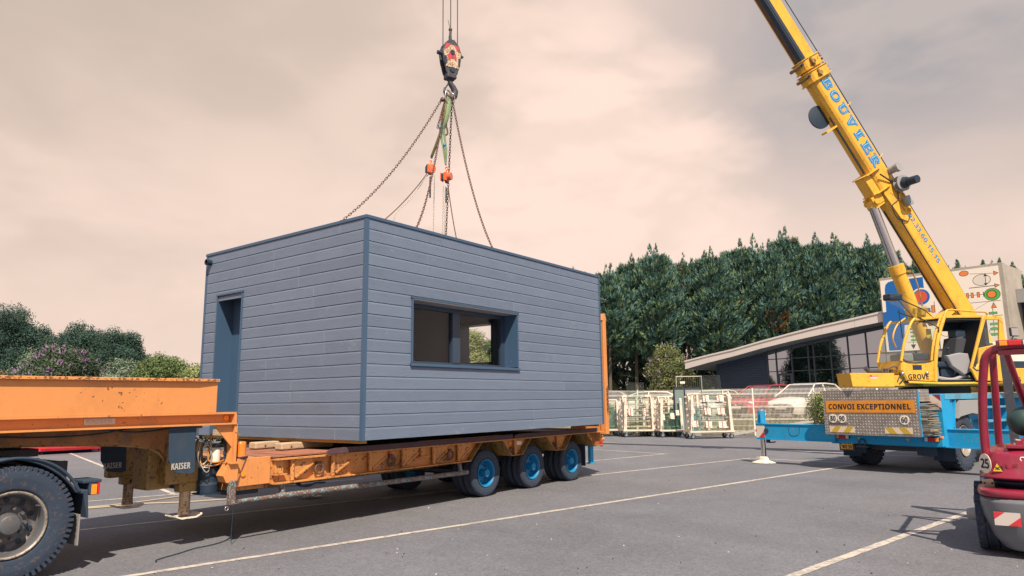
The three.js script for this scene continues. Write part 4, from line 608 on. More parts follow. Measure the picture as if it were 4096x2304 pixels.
  mesh('grease_film', bg([prismX([[-k6[7][0] + 0.02, k6[7][1] - 0.003], [k6[7][0], k6[7][1] - 0.003], [k6[7][0], k6[7][1] - 0.005], [-k6[7][0] + 0.02, k6[7][1] - 0.005]], -14.9, -6.9)]), paint([0.10, 0.06, 0.03], 1.4, { seed: 95, chips: 0.8, grime: 1, rep: 0.7, rustC: [0.01, 0.015, 0.03] }), bo);
  for (const [t, k] of [[6.42, 1.22], [6.76, 1.1]]) {
    const cl = mesh('collar', bg([sec(base.map(([z, v]) => [z * k, v * k]), t - 0.10, t + 0.14), sec(base.map(([z, v]) => [z * k * 1.12, v * k * 1.1]), t - 0.13, t - 0.10), sec(base.map(([z, v]) => [z * k * 1.1, v * k * 1.08]), t + 0.14, t + 0.165)]), M.yellow, bo);
    for (const cb of bg([rod([-t, -0.02, 0.2], [-t, -0.02, 0.32], 0.06, 0.06, 12), bx(-t - 0.11, -t + 0.11, -0.05, 0.01, 0.2, 0.29), rod([-t - 0.1, 0.32, 0.1], [-t + 0.06, 0.36, 0.1], 0.025), rod([-t - 0.05, 0.36, 0.16], [-t - 0.05, 0.42, 0.16], 0.025), rod([-t - 0.06, -0.36, -0.2], [-t - 0.06, -0.36, 0.22], 0.045)])) mesh('collar_bolt', cb, M.yellowDull, cl);
    mesh('pin_head', bg([ball(-t - 0.06, 0.44, 0.12, 0.03), ball(-t + 0.04, 0.43, 0.12, 0.028), rod([-t - 0.06, -0.36, 0.22], [-t - 0.06, -0.36, 0.29], 0.035)]), M.black, cl);
  }
  for (const t of [3.55, 3.02]) mesh('flange', bg([sec([[0.26, 0.05], [0.3, -0.1], [0.27, -0.46], [0.18, -0.52], [-0.18, -0.52], [-0.27, -0.46], [-0.3, -0.1], [-0.26, 0.05]], t - 0.012, t + 0.012)]), M.yellow, bo);
  mesh('cylinder_bracket', bg([bx(-3.54, -2.75, -0.50, -0.27, -0.17, 0.17, 0.02), bx(-3.0, -2.7, -0.62, -0.28, 0.10, 0.15), bx(-3.0, -2.7, -0.62, -0.28, -0.15, -0.10), rod([-2.86, -0.54, -0.2], [-2.86, -0.54, 0.2], 0.07, 0.07, 16)]), M.yellow, bo);
  mesh('side_plate', bg([prism([[-3.02, 0.0], [-2.0, 0.0], [-2.0, -0.1], [-2.15, -0.22], [-2.9, -0.27], [-3.02, -0.2]], 0.2, 0.235, 0.008)]), M.yellow, bo);
  mesh('cable_line', bg([tube([[-3.4, -0.12, 0.3], [-3.1, 0.1, 0.25], [-3.0, 0.18, 0.24]], 0.02), tube([[-2.8, 0.15, 0.24], [-2.6, 0.0, 0.245], [-2.55, -0.25, 0.24], [-2.2, -0.28, 0.2], [-2.0, -0.1, 0.24], [-2.1, 0.08, 0.24]], 0.012, 40, 6), tube([[-2.4, -0.2, 0.2], [-2.0, -0.215, 0.19], [0, -0.215, 0.19], [1.8, -0.215, 0.19]], 0.014, 40, 6)]), M.black, bo);
  mesh('underside_tube', bg([tube([[-5.3, -0.3, 0.06], [-4.0, -0.305, 0.06], [-3.6, -0.31, 0.06]], 0.02, 12, 6), tube([[-2.5, -0.3, -0.05], [0, -0.305, -0.05], [2, -0.3, -0.05]], 0.02, 12, 6)]), M.black, bo);
  const r1 = mesh('cable_reel', bg([rod([-3.32, 0.30, 0.18], [-3.32, 0.36, 0.40], 0.10, 0.10, 20), rod([-3.32, 0.355, 0.38], [-3.32, 0.375, 0.46], 0.12, 0.12, 20)]), M.grey, bo);
  const r2 = mesh('cable_drum', bg([disc(-2.9, 0.28, 0.27, 0.21, 0.02, 28), disc(-2.9, 0.28, 0.40, 0.21, 0.02, 28), rod([-2.9, 0.28, 0.2], [-2.9, 0.28, 0.39], 0.13, 0.13, 20)]), M.grey, bo); mesh('drum_motor', bg([rod([-2.9, 0.28, 0.41], [-2.88, 0.30, 0.50], 0.15, 0.13, 22), rod([-2.88, 0.30, 0.5], [-2.86, 0.32, 0.78], 0.105, 0.10, 22)]), M.black, r2);
  mesh('flood_lamp', bg([bx(-2.57, -2.32, 0.08, 0.24, 0.26, 0.4, 0.02)]), std([0.24, 0.30, 0.36], 0.4), bo);
  for (const [t, v] of [[2.75, 0.18], [2.6, 0.05], [2.3, 0.02], [2.2, 0.16], [2.62, 0.24]]) mesh('lug', bg([bx(-t - 0.05, -t + 0.05, v - 0.012, v + 0.012, 0.21, 0.27)]), M.yellow, bo);
  for (const t of [2.25, 3.72, 5.3]) mesh('rope_guide', bg([rod([-t, 0.28, 0.1], [-t - 0.05, 0.5, 0.1], 0.014)]), M.yellow, bo);
  mesh('dish_guard', bg([lathe([[0, 0], [0.28, 0.0], [0.31, 0.03], [0.31, 0.07], [0, 0.08]], 28).rotateX(R90).translate(-5.45, -0.46, -0.12)]), M.black, bo); mesh('guard_arm', bg([bx(-5.05, -5.0, -0.66, -0.25, -0.1, 0.1)]), M.yellow, bo); mesh('guard_arm', bg([bx(0.5, 0.62, -0.9, -0.25, -0.15, 0.15)]), M.yellow, bo);
  const ltr = (s, size, x0, x1, y0, y1, z, f, grow, mat) => mesh('lettering', bg([fit(text(s, size, f, 0.003, grow), x0, x1, y0, y1, z)]), mat, bo);
  'BOUVIER'.split('').forEach((ch, i) => { const p = 2.72 / 7, x = -6.28 + i * p, w = ch === 'I' ? 0.20 : 0.30, o = (p - w) / 2; ltr(ch, 0.3, x + o - 0.02, x + o + w + 0.02, -0.085, 0.205, 0.2105, 'serif_bold', 0.022, M.blueText); ltr(ch, 0.3, x + o + 0.016, x + o + w - 0.01, -0.035, 0.185, 0.2145, 'serif_bold', 0.004, std([0.6, 0.68, 0.7], 0.5)); ltr(ch, 0.3, x + o + 0.026, x + o + w - 0.02, -0.025, 0.175, 0.2185, 'serif_bold', -0.004, M.blueText); });
  ltr('02.33.60.15.15', 0.16, -2.13, -0.66, 0.03, 0.165, 0.2105, 'sans_bold', 0, M.blueText);
  // luffing cylinder
  const cy = sm_('luff_cylinder', [rod([0.15, 2.2, 0], [-0.74, 4.82, 0], 0.17, 0.17, 24), rod([-0.70, 4.70, 0], [-0.78, 4.93, 0], 0.195, 0.195, 24), rod([0.3, 2.1, -0.2], [0.3, 2.1, 0.2], 0.1), bx(-0.30, -0.12, 3.5, 3.7, 0.1, 0.3, 0.02)], M.yellow);
  mesh('piston_rod', rod([-0.76, 4.9, 0], [-1.30, 6.5, 0], 0.115, 0.115, 24), M.chrome, cy);
  mesh('rod_end', [rod([-1.28, 6.42, 0], [-1.32, 6.56, 0], 0.13, 0.13, 18)], M.yellow, cy);
  mesh('valve_block', [bx(-0.42, -0.2, 3.62, 3.82, 0.12, 0.3, 0.02), rod([-0.5, 3.8, 0.2], [-0.5, 3.68, 0.2], 0.05), tube([[-0.48, 4.75, 0.2], [-0.4, 4.5, 0.22], [-0.34, 4.2, 0.22], [-0.3, 3.85, 0.22]], 0.018), bx(-0.62, -0.5, 4.72, 4.78, 0.12, 0.2)], M.yellowDull, cy);
  // rope ends: winch rope along the boom, and hoist ropes from the boom head
  mesh('winch_rope', bg([rod([1.5, 0.40, 0.05], [-6.7, 0.47, 0.05], 0.012, 0.012, 6), rod([-6.8, 0.45, 0.1], [-24, 0.30, 0.1], 0.012, 0.012, 6), rod([-6.8, 0.36, -0.02], [-24, 0.26, -0.02], 0.012, 0.012, 6), rod([-3.3, 0.33, 0.08], [-6.3, 0.38, 0.08], 0.010, 0.010, 6)]), M.black, bo);
  mesh('boom_head', bg([bx(-24.8, -24.25, -0.3, 0.3, -0.2, 0.2, 0.04), rod([-24.6, -0.05, -0.25], [-24.6, -0.05, 0.25], 0.22, 0.22, 20)]), M.yellow, bo);
}
// folded lifting slings stowed beside the locker
{
  const C2 = (e, y, z) => { const v = V(e, y, z).applyMatrix4(new THREE.Matrix4().makeRotationY(CT)); return [CP[0] + v.x, v.y, CP[2] + v.z]; };
  const r = mulberry(12), ms = [[0.30, 0.30, 0.26], [0.36, 0.31, 0.24], [0.27, 0.30, 0.30]].map(q => paint(q, 0.5, { seed: 97, rep: 0.3, grime: 0.8, rustC: [0.12, 0.12, 0.1] }));
  for (let i = 0; i < 9; i++) {
    const t = thing('folded_sling', 'pale webbing sling folded flat in the stack beside the chequer-plate locker', 'sling', C2(1.06, 0.80 + i * 0.076, 1.94), CT, 'folded slings in the locker stack');
    const w = 0.12 + r() * 0.09, l = [];
    for (let k = 0; k < 3; k++) { const y = 0.006 + k * 0.022, o = r() * 0.03, sh = []; for (let q = 0; q <= 8; q++) { const a = -R90 + q / 8 * Math.PI; sh.push([0.02 + w / 2 + o + Math.cos(a) * 0.04, y + 0.012 + Math.sin(a) * 0.010]); } sh.push([-0.06, y + 0.022], [-0.06, y + 0.0025]); l.push(prism(sh, -0.26 + r() * 0.05, 0.24 - r() * 0.06).rotateY((r() - 0.5) * 0.25)); }
    mesh('webbing', l, ms[i % 3], t);
  }
}
// ---------- rigging above the cabin ----------
{
  const HX = -1.29, HZ = -14.2;
  const bt = paint([0.60, 0.48, 0.36], 1.1, { seed: 111, chips: 1, rep: 0.5, grime: 0.7, rustC: [0.10, 0.05, 0.035] }), br = paint([0.52, 0.06, 0.09], 0.95, { seed: 113, chips: 1, rep: 0.5, grime: 0.6, rustC: [0.08, 0.05, 0.04] });
  const h = thing('hook_block', 'red and cream striped crane hook block hanging on three wire ropes', 'hook block', [HX, 8.2, HZ], 0.55);
  const out = [[-0.06, 1.26], [0.06, 1.26], [0.17, 1.14], [0.235, 0.96], [0.20, 0.72], [0.13, 0.47], [-0.13, 0.47], [-0.20, 0.72], [-0.235, 0.96], [-0.17, 1.14]];
  const bk = mesh('cheek_plate', [prism(out, 0.07, 0.10, 0.006), prism(out, -0.10, -0.07, 0.006)], M.darkSteel, h);
  mesh('cream_panel', prism([[-0.15, 1.12], [0.15, 1.12], [0.21, 0.96], [0.15, 0.60], [-0.15, 0.60], [-0.21, 0.96]], 0.1005, 0.112), bt, bk);
  for (const p of [[[-0.16, 1.13], [0.0, 1.15], [-0.19, 0.98]], [[0.03, 1.14], [0.15, 1.11], [0.2, 0.98], [0.12, 1.0]], [[-0.13, 0.86], [-0.02, 0.98], [0.04, 0.82], [-0.08, 0.76]], [[-0.02, 0.98], [0.09, 0.9], [0.1, 0.74], [0.04, 0.82]]]) mesh('red_stripe', prism(p, 0.1125, 0.116), br, bk);
  mesh('sheave', [lathe([[0.03, -0.06], [0.19, -0.06], [0.20, -0.04], [0.17, 0], [0.20, 0.04], [0.19, 0.06], [0.03, 0.06]], 28).rotateX(R90).translate(0, 0.98, 0)], M.darkSteel, h);
  mesh('sheave_pin', [rod([0, 0.95, -0.13], [0, 0.95, 0.125], 0.055, 0.055, 16), rod([-0.33, 0.9, 0.05], [-0.2, 0.9, 0.05], 0.045), rod([0.24, 0.9, 0.09], [0.24, 0.9, 0.12], 0.03)], M.black, h);
  mesh('side_slot', [bx(-0.185, -0.14, 0.66, 0.84, 0.1, 0.12), bx(0.14, 0.185, 0.66, 0.84, 0.1, 0.12), disc(0, 0.55, 0.11, 0.06, 0.03)], M.black, bk);
  mesh('yoke', [bx(-0.115, 0.115, 0.36, 0.50, -0.11, 0.11, 0.03), rod([0, 0.34, 0], [0, 0.42, 0], 0.055)], M.darkSteel, h);
  const hk = []; for (let i = 0; i <= 26; i++) { const t = i / 26; const a = lerp(1.5, -3.6, t), rr = 0.135 - 0.02 * t; hk.push(i < 5 ? [0.0 + i * 0.012, 0.36 - i * 0.035, 0] : [Math.cos(a) * rr * 1.0 - 0.0, 0.10 + Math.sin(a) * rr * 1.05, 0]); }
  const hc = [[0, 0.37, 0], [0.0, 0.28, 0], [0.07, 0.20, 0], [0.12, 0.11, 0], [0.10, 0.0, 0], [0.02, -0.055, 0], [-0.08, -0.03, 0], [-0.13, 0.06, 0], [-0.135, 0.15, 0]];
  mesh('hook', [...hc.slice(0, -1).map((p, i) => rod(p, hc[i + 1], [0.05, 0.055, 0.065, 0.07, 0.07, 0.062, 0.05, 0.036][i], [0.055, 0.065, 0.07, 0.07, 0.062, 0.05, 0.036, 0.015][i], 12)), ...hc.slice(1, -1).map((p, i) => ball(...p, [0.055, 0.065, 0.07, 0.07, 0.062, 0.05, 0.036][i], 1, 1, 1, 10))], M.darkSteel, h);
  mesh('safety_latch', bar([-0.02, 0.30, 0], [-0.12, 0.13, 0], 0.03, 0.03), M.darkSteel, h);
  mesh('rope_socket', [rod([0, 1.25, 0], [0, 1.38, 0], 0.035), rod([0, 1.38, 0], [0.01, 1.52, 0], 0.028), rod([0, 1.52, 0], [0.01, 1.56, 0], 0.04)], M.darkSteel, h);
  mesh('rope_tail', rod([0, 1.55, 0], [-0.06, 1.74, 0.02], 0.009, 0.009, 6), std([0.3, 0.3, 0.12], 0.6), h);
  for (const [x, y0, z] of [[-0.175, 1.1, 0], [0.012, 1.5, 0], [0.18, 1.1, 0]]) mesh('wire_rope', rod([x, y0, z], [x * 1.02, 17, z], 0.0105, 0.0105, 6), M.darkSteel, h);

  // chains: each is one run of links
  const chain = (name, label, pts, pitch, wire, mat, sag = 0, group = 'lifting chains from the crane hook') => {
    let P = pts.map(p => V(...p)); const cv = [];
    if (P.length === 2) for (let i = 0; i <= 20; i++) { const t = i / 20, p = P[0].clone().lerp(P[1], t); p.y -= sag * 4 * t * (1 - t); cv.push(p); } else cv.push(...P);
    const c = new THREE.CatmullRomCurve3(cv), L = c.getLength(), n = Math.round(L / pitch), lk = new THREE.TorusGeometry(pitch * 0.42, wire, 5, 10).scale(0.8, 1.55, 1), l = [], q = new THREE.Quaternion();
    const b = c.getPointAt(1);
    for (let i = 0; i < n; i++) { const t = (i + 0.5) / n, p = c.getPointAt(t).sub(b), d = c.getTangentAt(t); q.setFromUnitVectors(V(0, 1, 0), d); const g = lk.clone().rotateY(i % 2 ? R90 : 0).rotateY(0.6); g.applyQuaternion(q); l.push(g.translate(p.x, p.y, p.z)); }
    const t = thing(name, label, 'chain', [b.x, b.y, b.z], 0, group); const m = mesh('links', l, mat, t); m.userData.kind = 'stuff'; return t;
  };
  const roof = (u, w, y = 4.36) => KS(T(u, y, w)), K = [HX - 0.10, 8.17, HZ + 0.02], K2 = [HX + 0.04, 8.15, HZ + 0.02];
  const rg = thing('sling_ring', 'steel ring gathering the chains under the crane hook', 'ring', [HX - 0.02, 8.12, HZ], 0.4);
  mesh('ring_link', [new THREE.TorusGeometry(0.12, 0.016, 8, 24).scale(0.8, 1.25, 1).translate(-0.05, 0.02, 0.02).rotateY(0.5), new THREE.TorusGeometry(0.10, 0.015, 8, 24).scale(0.7, 1.3, 1).translate(0.05, 0.0, -0.02).rotateY(-0.6)], M.steel, rg); mesh('shackle', [ball(-0.16, -0.06, 0.03, 0.055, 1, 0.8, 1, 10), rod([-0.2, -0.03, 0.03], [-0.08, -0.1, 0.03], 0.02)], M.rustChain, rg);
  chain('lifting_chain', 'slack rusty chain swooping to the cabin roof above the doorway', [[K[0] - 0.06, K[1] - 0.03, K[2]], roof(0.5, -3.75)], 0.062, 0.0078, M.rustChain, 0.82);
  chain('lifting_chain', 'rusty chain curving down to the roof edge above the window', [K, roof(1.25, -0.75)], 0.062, 0.0078, M.rustChain, 1.05);
  chain('lifting_chain', 'rusty chain curving down to the roof end by the upright ramp', [K2, roof(5.1, -0.75)], 0.062, 0.0078, M.rustChain, 1.25);
  chain('lifting_chain', 'straight rusty chain hanging beside the second chain hoist', [[K2[0], K2[1], K2[2] - 0.05], roof(5.9, -3.9)], 0.062, 0.0078, M.rustChain, 0.1);
  chain('lifting_chain', 'doubled short rusty chain with a grab hook beside the slings', [[K2[0] - 0.04, K2[1], K2[2]], [HX - 0.09, 7.5, HZ]], 0.064, 0.008, M.rustChain, 0);
  chain('lifting_chain', 'short rusty chain shortened back on itself below the ring', [[K[0] + 0.02, K[1], K[2]], [HX - 0.27, 7.45, HZ + 0.03]], 0.064, 0.008, M.rustChain, 0);
  const gh = thing('grab_hook', 'rusty open grab hook on the end of the short chain', 'hook', [HX - 0.09, 7.32, HZ]); mesh('hook_body', tube([[0, 0.2, 0], [0.03, 0.1, 0], [0.03, 0.0, 0], [-0.03, -0.03, 0], [-0.05, 0.05, 0]], 0.02, 20, 7), M.rustChain, gh);
  // webbing slings and chain hoists
  const webM = paint([0.26, 0.27, 0.13], 0.6, { seed: 117, rep: 0.4, grime: 0.9, rustC: [0.1, 0.1, 0.06] }), webG = paint([0.22, 0.33, 0.20], 0.5, { seed: 118, rep: 0.4, grime: 0.6, rustC: [0.1, 0.13, 0.09] });
  const strap = (pts, wd) => { const c = new THREE.CatmullRomCurve3(pts.map(p => V(...p))), pos = [], ix = [], n = 24; for (let i = 0; i <= n; i++) { const p = c.getPoint(i / n), a = 0.5 + i * 0.03; for (const s of [-1, 1]) for (const d of [-1, 1]) pos.push(p.x + s * wd / 2 * Math.cos(a) + d * 0.006 * Math.sin(a), p.y, p.z - s * wd / 2 * Math.sin(a) + d * 0.006 * Math.cos(a)); if (i) { const k = i * 4, o = k - 4; for (const [x, y] of [[0, 1], [1, 3], [3, 2], [2, 0]]) ix.push(o + x, o + y, k + x, k + x, o + y, k + y); } } const g = new THREE.BufferGeometry(); g.setAttribute('position', new THREE.Float32BufferAttribute(pos, 3)); g.setIndex(ix); g.computeVertexNormals(); return g; };
  const s1 = thing('webbing_sling', 'olive webbing sling from the hook down to the round chain hoist', 'sling', [HX - 0.40, 6.78, HZ]); const ofs = (p, b) => p.map(q => [q[0] - b[0], q[1] - b[1], q[2] - b[2]]);
  mesh('strap', [strap(ofs([[HX - 0.02, 8.2, HZ + 0.06], [HX - 0.1, 7.8, HZ + 0.08], [HX - 0.16, 7.45, HZ + 0.06], [HX - 0.3, 7.05, HZ], [HX - 0.40, 6.78, HZ]], [HX - 0.40, 6.78, HZ]), 0.07), strap(ofs([[HX - 0.06, 8.2, HZ - 0.06], [HX - 0.16, 7.8, HZ - 0.02], [HX - 0.2, 7.4, HZ + 0.02], [HX - 0.40, 6.8, HZ + 0.03]], [HX - 0.40, 6.78, HZ]), 0.06)], webM, s1); mesh('blue_tie', ball(0.19, 0.66, 0.06, 0.035, 1, 1.5, 1, 8), M.blueText, s1);
  const s2 = thing('webbing_sling', 'green webbing sling from the hook down to the square chain hoist', 'sling', [HX - 0.09, 6.62, HZ]);
  mesh('strap', [strap(ofs([[HX + 0.0, 8.2, HZ + 0.03], [HX - 0.08, 7.6, HZ + 0.1], [HX - 0.18, 7.3, HZ + 0.08], [HX - 0.13, 6.95, HZ + 0.05], [HX - 0.09, 6.62, HZ]], [HX - 0.09, 6.62, HZ]), 0.065), strap(ofs([[HX + 0.02, 8.2, HZ], [HX - 0.04, 7.7, HZ + 0.04], [HX - 0.12, 7.4, HZ + 0.05], [HX - 0.08, 6.95, HZ + 0.0], [HX - 0.09, 6.62, HZ + 0.02]], [HX - 0.09, 6.62, HZ]), 0.06)], webG, s2); mesh('blue_tie', ball(-0.02, 0.42, 0.08, 0.03, 1, 1.2, 1, 8), M.blueText, s2);
  const om = paint([0.80, 0.13, 0.04], 0.2, { seed: 119, rep: 0.5, rough: 0.4 });
  const h1 = thing('chain_hoist', 'round orange hand chain hoist on the olive sling', 'chain hoist', [HX - 0.41, 6.46, HZ], 0.3); h1.scale.setScalar(0.68);
  mesh('housing', [rod([0, 0.12, -0.08], [0, 0.12, 0.07], 0.155, 0.155, 22), lathe([[0, 0], [0.13, 0], [0.155, -0.02]], 22).rotateX(R90).translate(0, 0.12, 0.09), bx(-0.14, -0.06, -0.02, 0.26, -0.1, 0.1, 0.02)], om, h1); mesh('top_hook', tube([[0, 0.27, 0], [-0.01, 0.32, 0], [0.03, 0.36, 0], [0.0, 0.4, 0], [-0.03, 0.37, 0]], 0.016, 16, 6), om, h1); mesh('side_frame', [bx(-0.16, -0.12, 0.0, 0.22, -0.12, 0.12, 0.02), bx(-0.05, 0.02, -0.06, 0.02, -0.06, 0.06)], M.black, h1);
  const h2 = thing('chain_hoist', 'square orange hand chain hoist on the green sling', 'chain hoist', [HX - 0.08, 6.26, HZ], -0.3); h2.scale.setScalar(0.7);
  mesh('housing', [bx(-0.06, 0.06, 0.0, 0.28, -0.11, 0.11, 0.03), rod([0.06, 0.15, 0], [0.17, 0.15, 0], 0.125, 0.115, 20), bx(-0.16, -0.13, 0.02, 0.27, -0.11, 0.11, 0.02)], om, h2); mesh('side_frame', [bx(-0.13, -0.06, 0.06, 0.24, -0.09, 0.09), bx(-0.02, 0.03, -0.05, 0.0, -0.05, 0.05)], M.black, h2); mesh('top_hook', tube([[0, 0.28, 0], [0.0, 0.34, 0], [0.06, 0.38, 0], [0.04, 0.45, 0], [-0.02, 0.44, 0], [-0.03, 0.4, 0]], 0.018, 18, 6), om, h2); mesh('name_label', bx(0.17, 0.173, 0.06, 0.22, -0.06, 0.06), M.grey, h2);
  const hg = 'fine chains of the hand hoists', fz = M.zinc;
  chain('load_chain', 'fine dark load chain from the round hoist to the roof above the corner', [[HX - 0.50, 6.42, HZ], roof(1.0, -2.6)], 0.032, 0.0052, M.rustChain, 0.35, hg);
  chain('load_chain', 'fine dark load chain from the square hoist towards the roof end', [[HX - 0.04, 6.14, HZ], roof(4.9, -2.2)], 0.032, 0.0052, M.rustChain, 0.35, hg);
  chain('load_chain', 'short dark loop of chain gathered below the round hoist', [[HX - 0.42, 6.36, HZ], [HX - 0.42, 5.92, HZ]], 0.04, 0.012, M.darkSteel, 0, hg);
  chain('load_chain', 'short dark loop of chain gathered below the square hoist', [[HX - 0.08, 6.12, HZ], [HX - 0.08, 5.8, HZ]], 0.04, 0.009, M.darkSteel, 0, hg);
  chain('hand_chain', 'pale hand chain hanging straight from the round hoist', [[HX - 0.33, 6.4, HZ], [HX - 0.36, 4.22, HZ]], 0.032, 0.004, fz, 0, hg);
  chain('hand_chain', 'pale hand chain hanging below the square hoist', [[HX - 0.14, 6.16, HZ], [HX - 0.16, 4.22, HZ]], 0.032, 0.004, fz, 0, hg);
  chain('hand_chain', 'pale hand chain hanging below the square hoist', [[HX - 0.10, 6.16, HZ], [HX - 0.12, 4.22, HZ]], 0.032, 0.004, fz, 0, hg);
  chain('hand_chain', 'pale hand chain draped along the fine load chain', [[HX - 0.46, 6.42, HZ], [HX - 0.85, 5.75, HZ + 0.25], [HX - 1.08, 5.4, HZ + 0.45], [HX - 1.09, 4.8, HZ + 0.46], [HX - 1.09, 4.22, HZ + 0.46]], 0.032, 0.004, fz, 0, hg);
}
// ---------- low building, sign wall, fence ----------
const BP = [15.876, 0, -44], BT = -49.8 * Math.PI / 180;
const conc = tex(512, (u, v, i, j) => { const a = fs(FA, u, v, 9), b = fs(FB, u, v, 4), e = fs(FE, v, u, 6); return [0.36, 0.335, 0.31].map(q => q * (0.75 + 0.3 * a + 0.2 * (b - 0.5) + 0.12 * (e - 0.5) + 0.05 * hash2(i, j, 4))); }, 3);
M.concrete = new THREE.MeshStandardMaterial({ map: conc, roughness: 0.9, side: THREE.DoubleSide });
M.fascia = std([0.62, 0.585, 0.59], 0.55); M.darkClad = std([0.045, 0.075, 0.14], 0.5);
M.solar = new THREE.MeshStandardMaterial({ color: col(0.36, 0.39, 0.45), metalness: 1, roughness: 0.025, side: THREE.DoubleSide });
{
  const b = thing('low_pavilion', 'low building with upswept pale fascia, ribbed grey wall and mirrored glazing', 'building', BP, BT);
  const G = 0.6, xs = [-4.95, -3.07, -1.2, 0.71, 2.63, 4.54, 6.41, 7.95], top = [4.10, 4.40, 4.66, 5.02, 5.345, 5.64, 5.88, 6.10], bot = [3.56, 3.92, 4.22, 4.585, 4.885, 5.14, 5.385, 5.56];
  for (let i = 0; i < 7; i++) mesh('fascia_panel', prism([[xs[i] + 0.012, bot[i]], [xs[i + 1], bot[i + 1]], [xs[i + 1], top[i + 1]], [xs[i] + 0.012, top[i]]], 1.46, 1.5), M.fascia, b);
  mesh('fascia_panel', prismX([[-9, 4.05], [1.459, 4.10], [1.459, 3.56], [-9, 3.5]], -4.95, -4.9), M.fascia, b);
  for (let i = 0; i < 7; i++) mesh('roof_edge_strip', prism([[xs[i], top[i] - 0.07], [xs[i + 1], top[i + 1] - 0.07], [xs[i + 1], top[i + 1] + 0.03], [xs[i], top[i] + 0.03]], 1.505, 1.54), M.fascia, b);
  const skin = (arr, dy, t, z0, z1) => prism([...xs.map((x, i) => [x, arr[i] + dy]), ...xs.map((x, i) => [x, arr[i] + dy + t]).reverse()], z0, z1);
  mesh('roof', skin(top, -0.06, 0.05, -9, 1.45), M.grey, b); mesh('soffit', skin(bot, 0.005, 0.03, -9, 1.455), std([0.22, 0.25, 0.31], 0.7), b);
  // ribbed cladding
  const rib = [], topAt = x => { for (let i = 0; i < 7; i++) if (x <= xs[i + 1]) return lerp(bot[i], bot[i + 1], (x - xs[i]) / (xs[i + 1] - xs[i])); return bot[7]; };
  for (let y = G; y < 4.5; y += 0.11) { const xl = -3.48; let xa = xl; while (topAt(xa) < y + 0.11 && xa < 0.18) xa += 0.1; if (xa < 0.15) rib.push(prismX([[-0.05, y], [0, y + 0.02], [0, y + 0.065], [-0.035, y + 0.085], [-0.035, y + 0.108], [-0.05, y + 0.108]], xa, 0.16)); }
  const rw = mesh('ribbed_wall', rib, M.darkClad, b); mesh('wall_core', [prism([[-3.46, G], [0.16, G], [0.16, topAt(0.1)], [-3.46, topAt(-3.4)]], -0.3, -0.051), bx(-3.47, -3.3, G, 3.7, -8.5, -0.31), bx(-3.47, 14, G, 3.7, -8.6, -8.5)], M.darkClad, b); mesh('edge_trim', bx(-3.52, -3.481, G, topAt(-3.48), -0.08, 0.02), M.darkClad, b);
  // curtain wall
  const mx = [0.2, 0.80, 1.82, 2.875, 3.21, 4.245, 5.265, 6.295, 7.33, 8.3], ty = [G, 2.25, 3.2, 3.97];
  const mm = std([0.05, 0.075, 0.11], 0.5);
  mx.forEach(x => mesh('mullion', bx(x - 0.03, x + 0.03, G, topAt(x), -0.06, 0.05), mm, b));
  for (let i = 0; i < mx.length - 1; i++) {
    const a = mx[i] + 0.031, c = mx[i + 1] - 0.031;
    for (let k = 0; k < 4; k++) {
      if (k && !(i === 1 && k === 1)) mesh('transom', bx(a, c, ty[k] - 0.025, ty[k] + 0.025, -0.06, 0.045), mm, b);
      const y0 = ty[k] + 0.026; if (i === 1 && k < 2) continue;
      if (k < 3) mesh('pane', bx(a, c, y0, ty[k + 1] - 0.026, -0.02, -0.01), M.solar, b); else if (topAt(a) > y0 + 0.1) mesh('pane', prism([[a, y0], [c, y0], [c, topAt(c) - 0.04], [a, topAt(a) - 0.04]], -0.02, -0.01), M.solar, b);
    }
    mesh('head_frame', prism([[a, topAt(a) - 0.12], [c, topAt(c) - 0.12], [c, topAt(c)], [a, topAt(a)]], -0.05, 0.04), mm, b);
  }
  const d = mesh('door', [bx(0.84, 0.93, G, 3.06, -0.05, 0.04), bx(1.66, 1.78, G, 3.06, -0.05, 0.04), bx(0.931, 1.659, 2.94, 3.06, -0.05, 0.04), bx(0.931, 1.659, G, 0.75, -0.05, 0.04)], mm, b); mesh('pane', bx(0.931, 1.659, 0.751, 2.939, -0.02, -0.01), M.solar, d); mesh('handle', rod([1.6, 1.5, 0.08], [1.6, 2.0, 0.08], 0.02), M.steel, d); mesh('pane', bx(0.84, 1.78, 3.065, 3.17, -0.02, -0.01), M.solar, d);
}
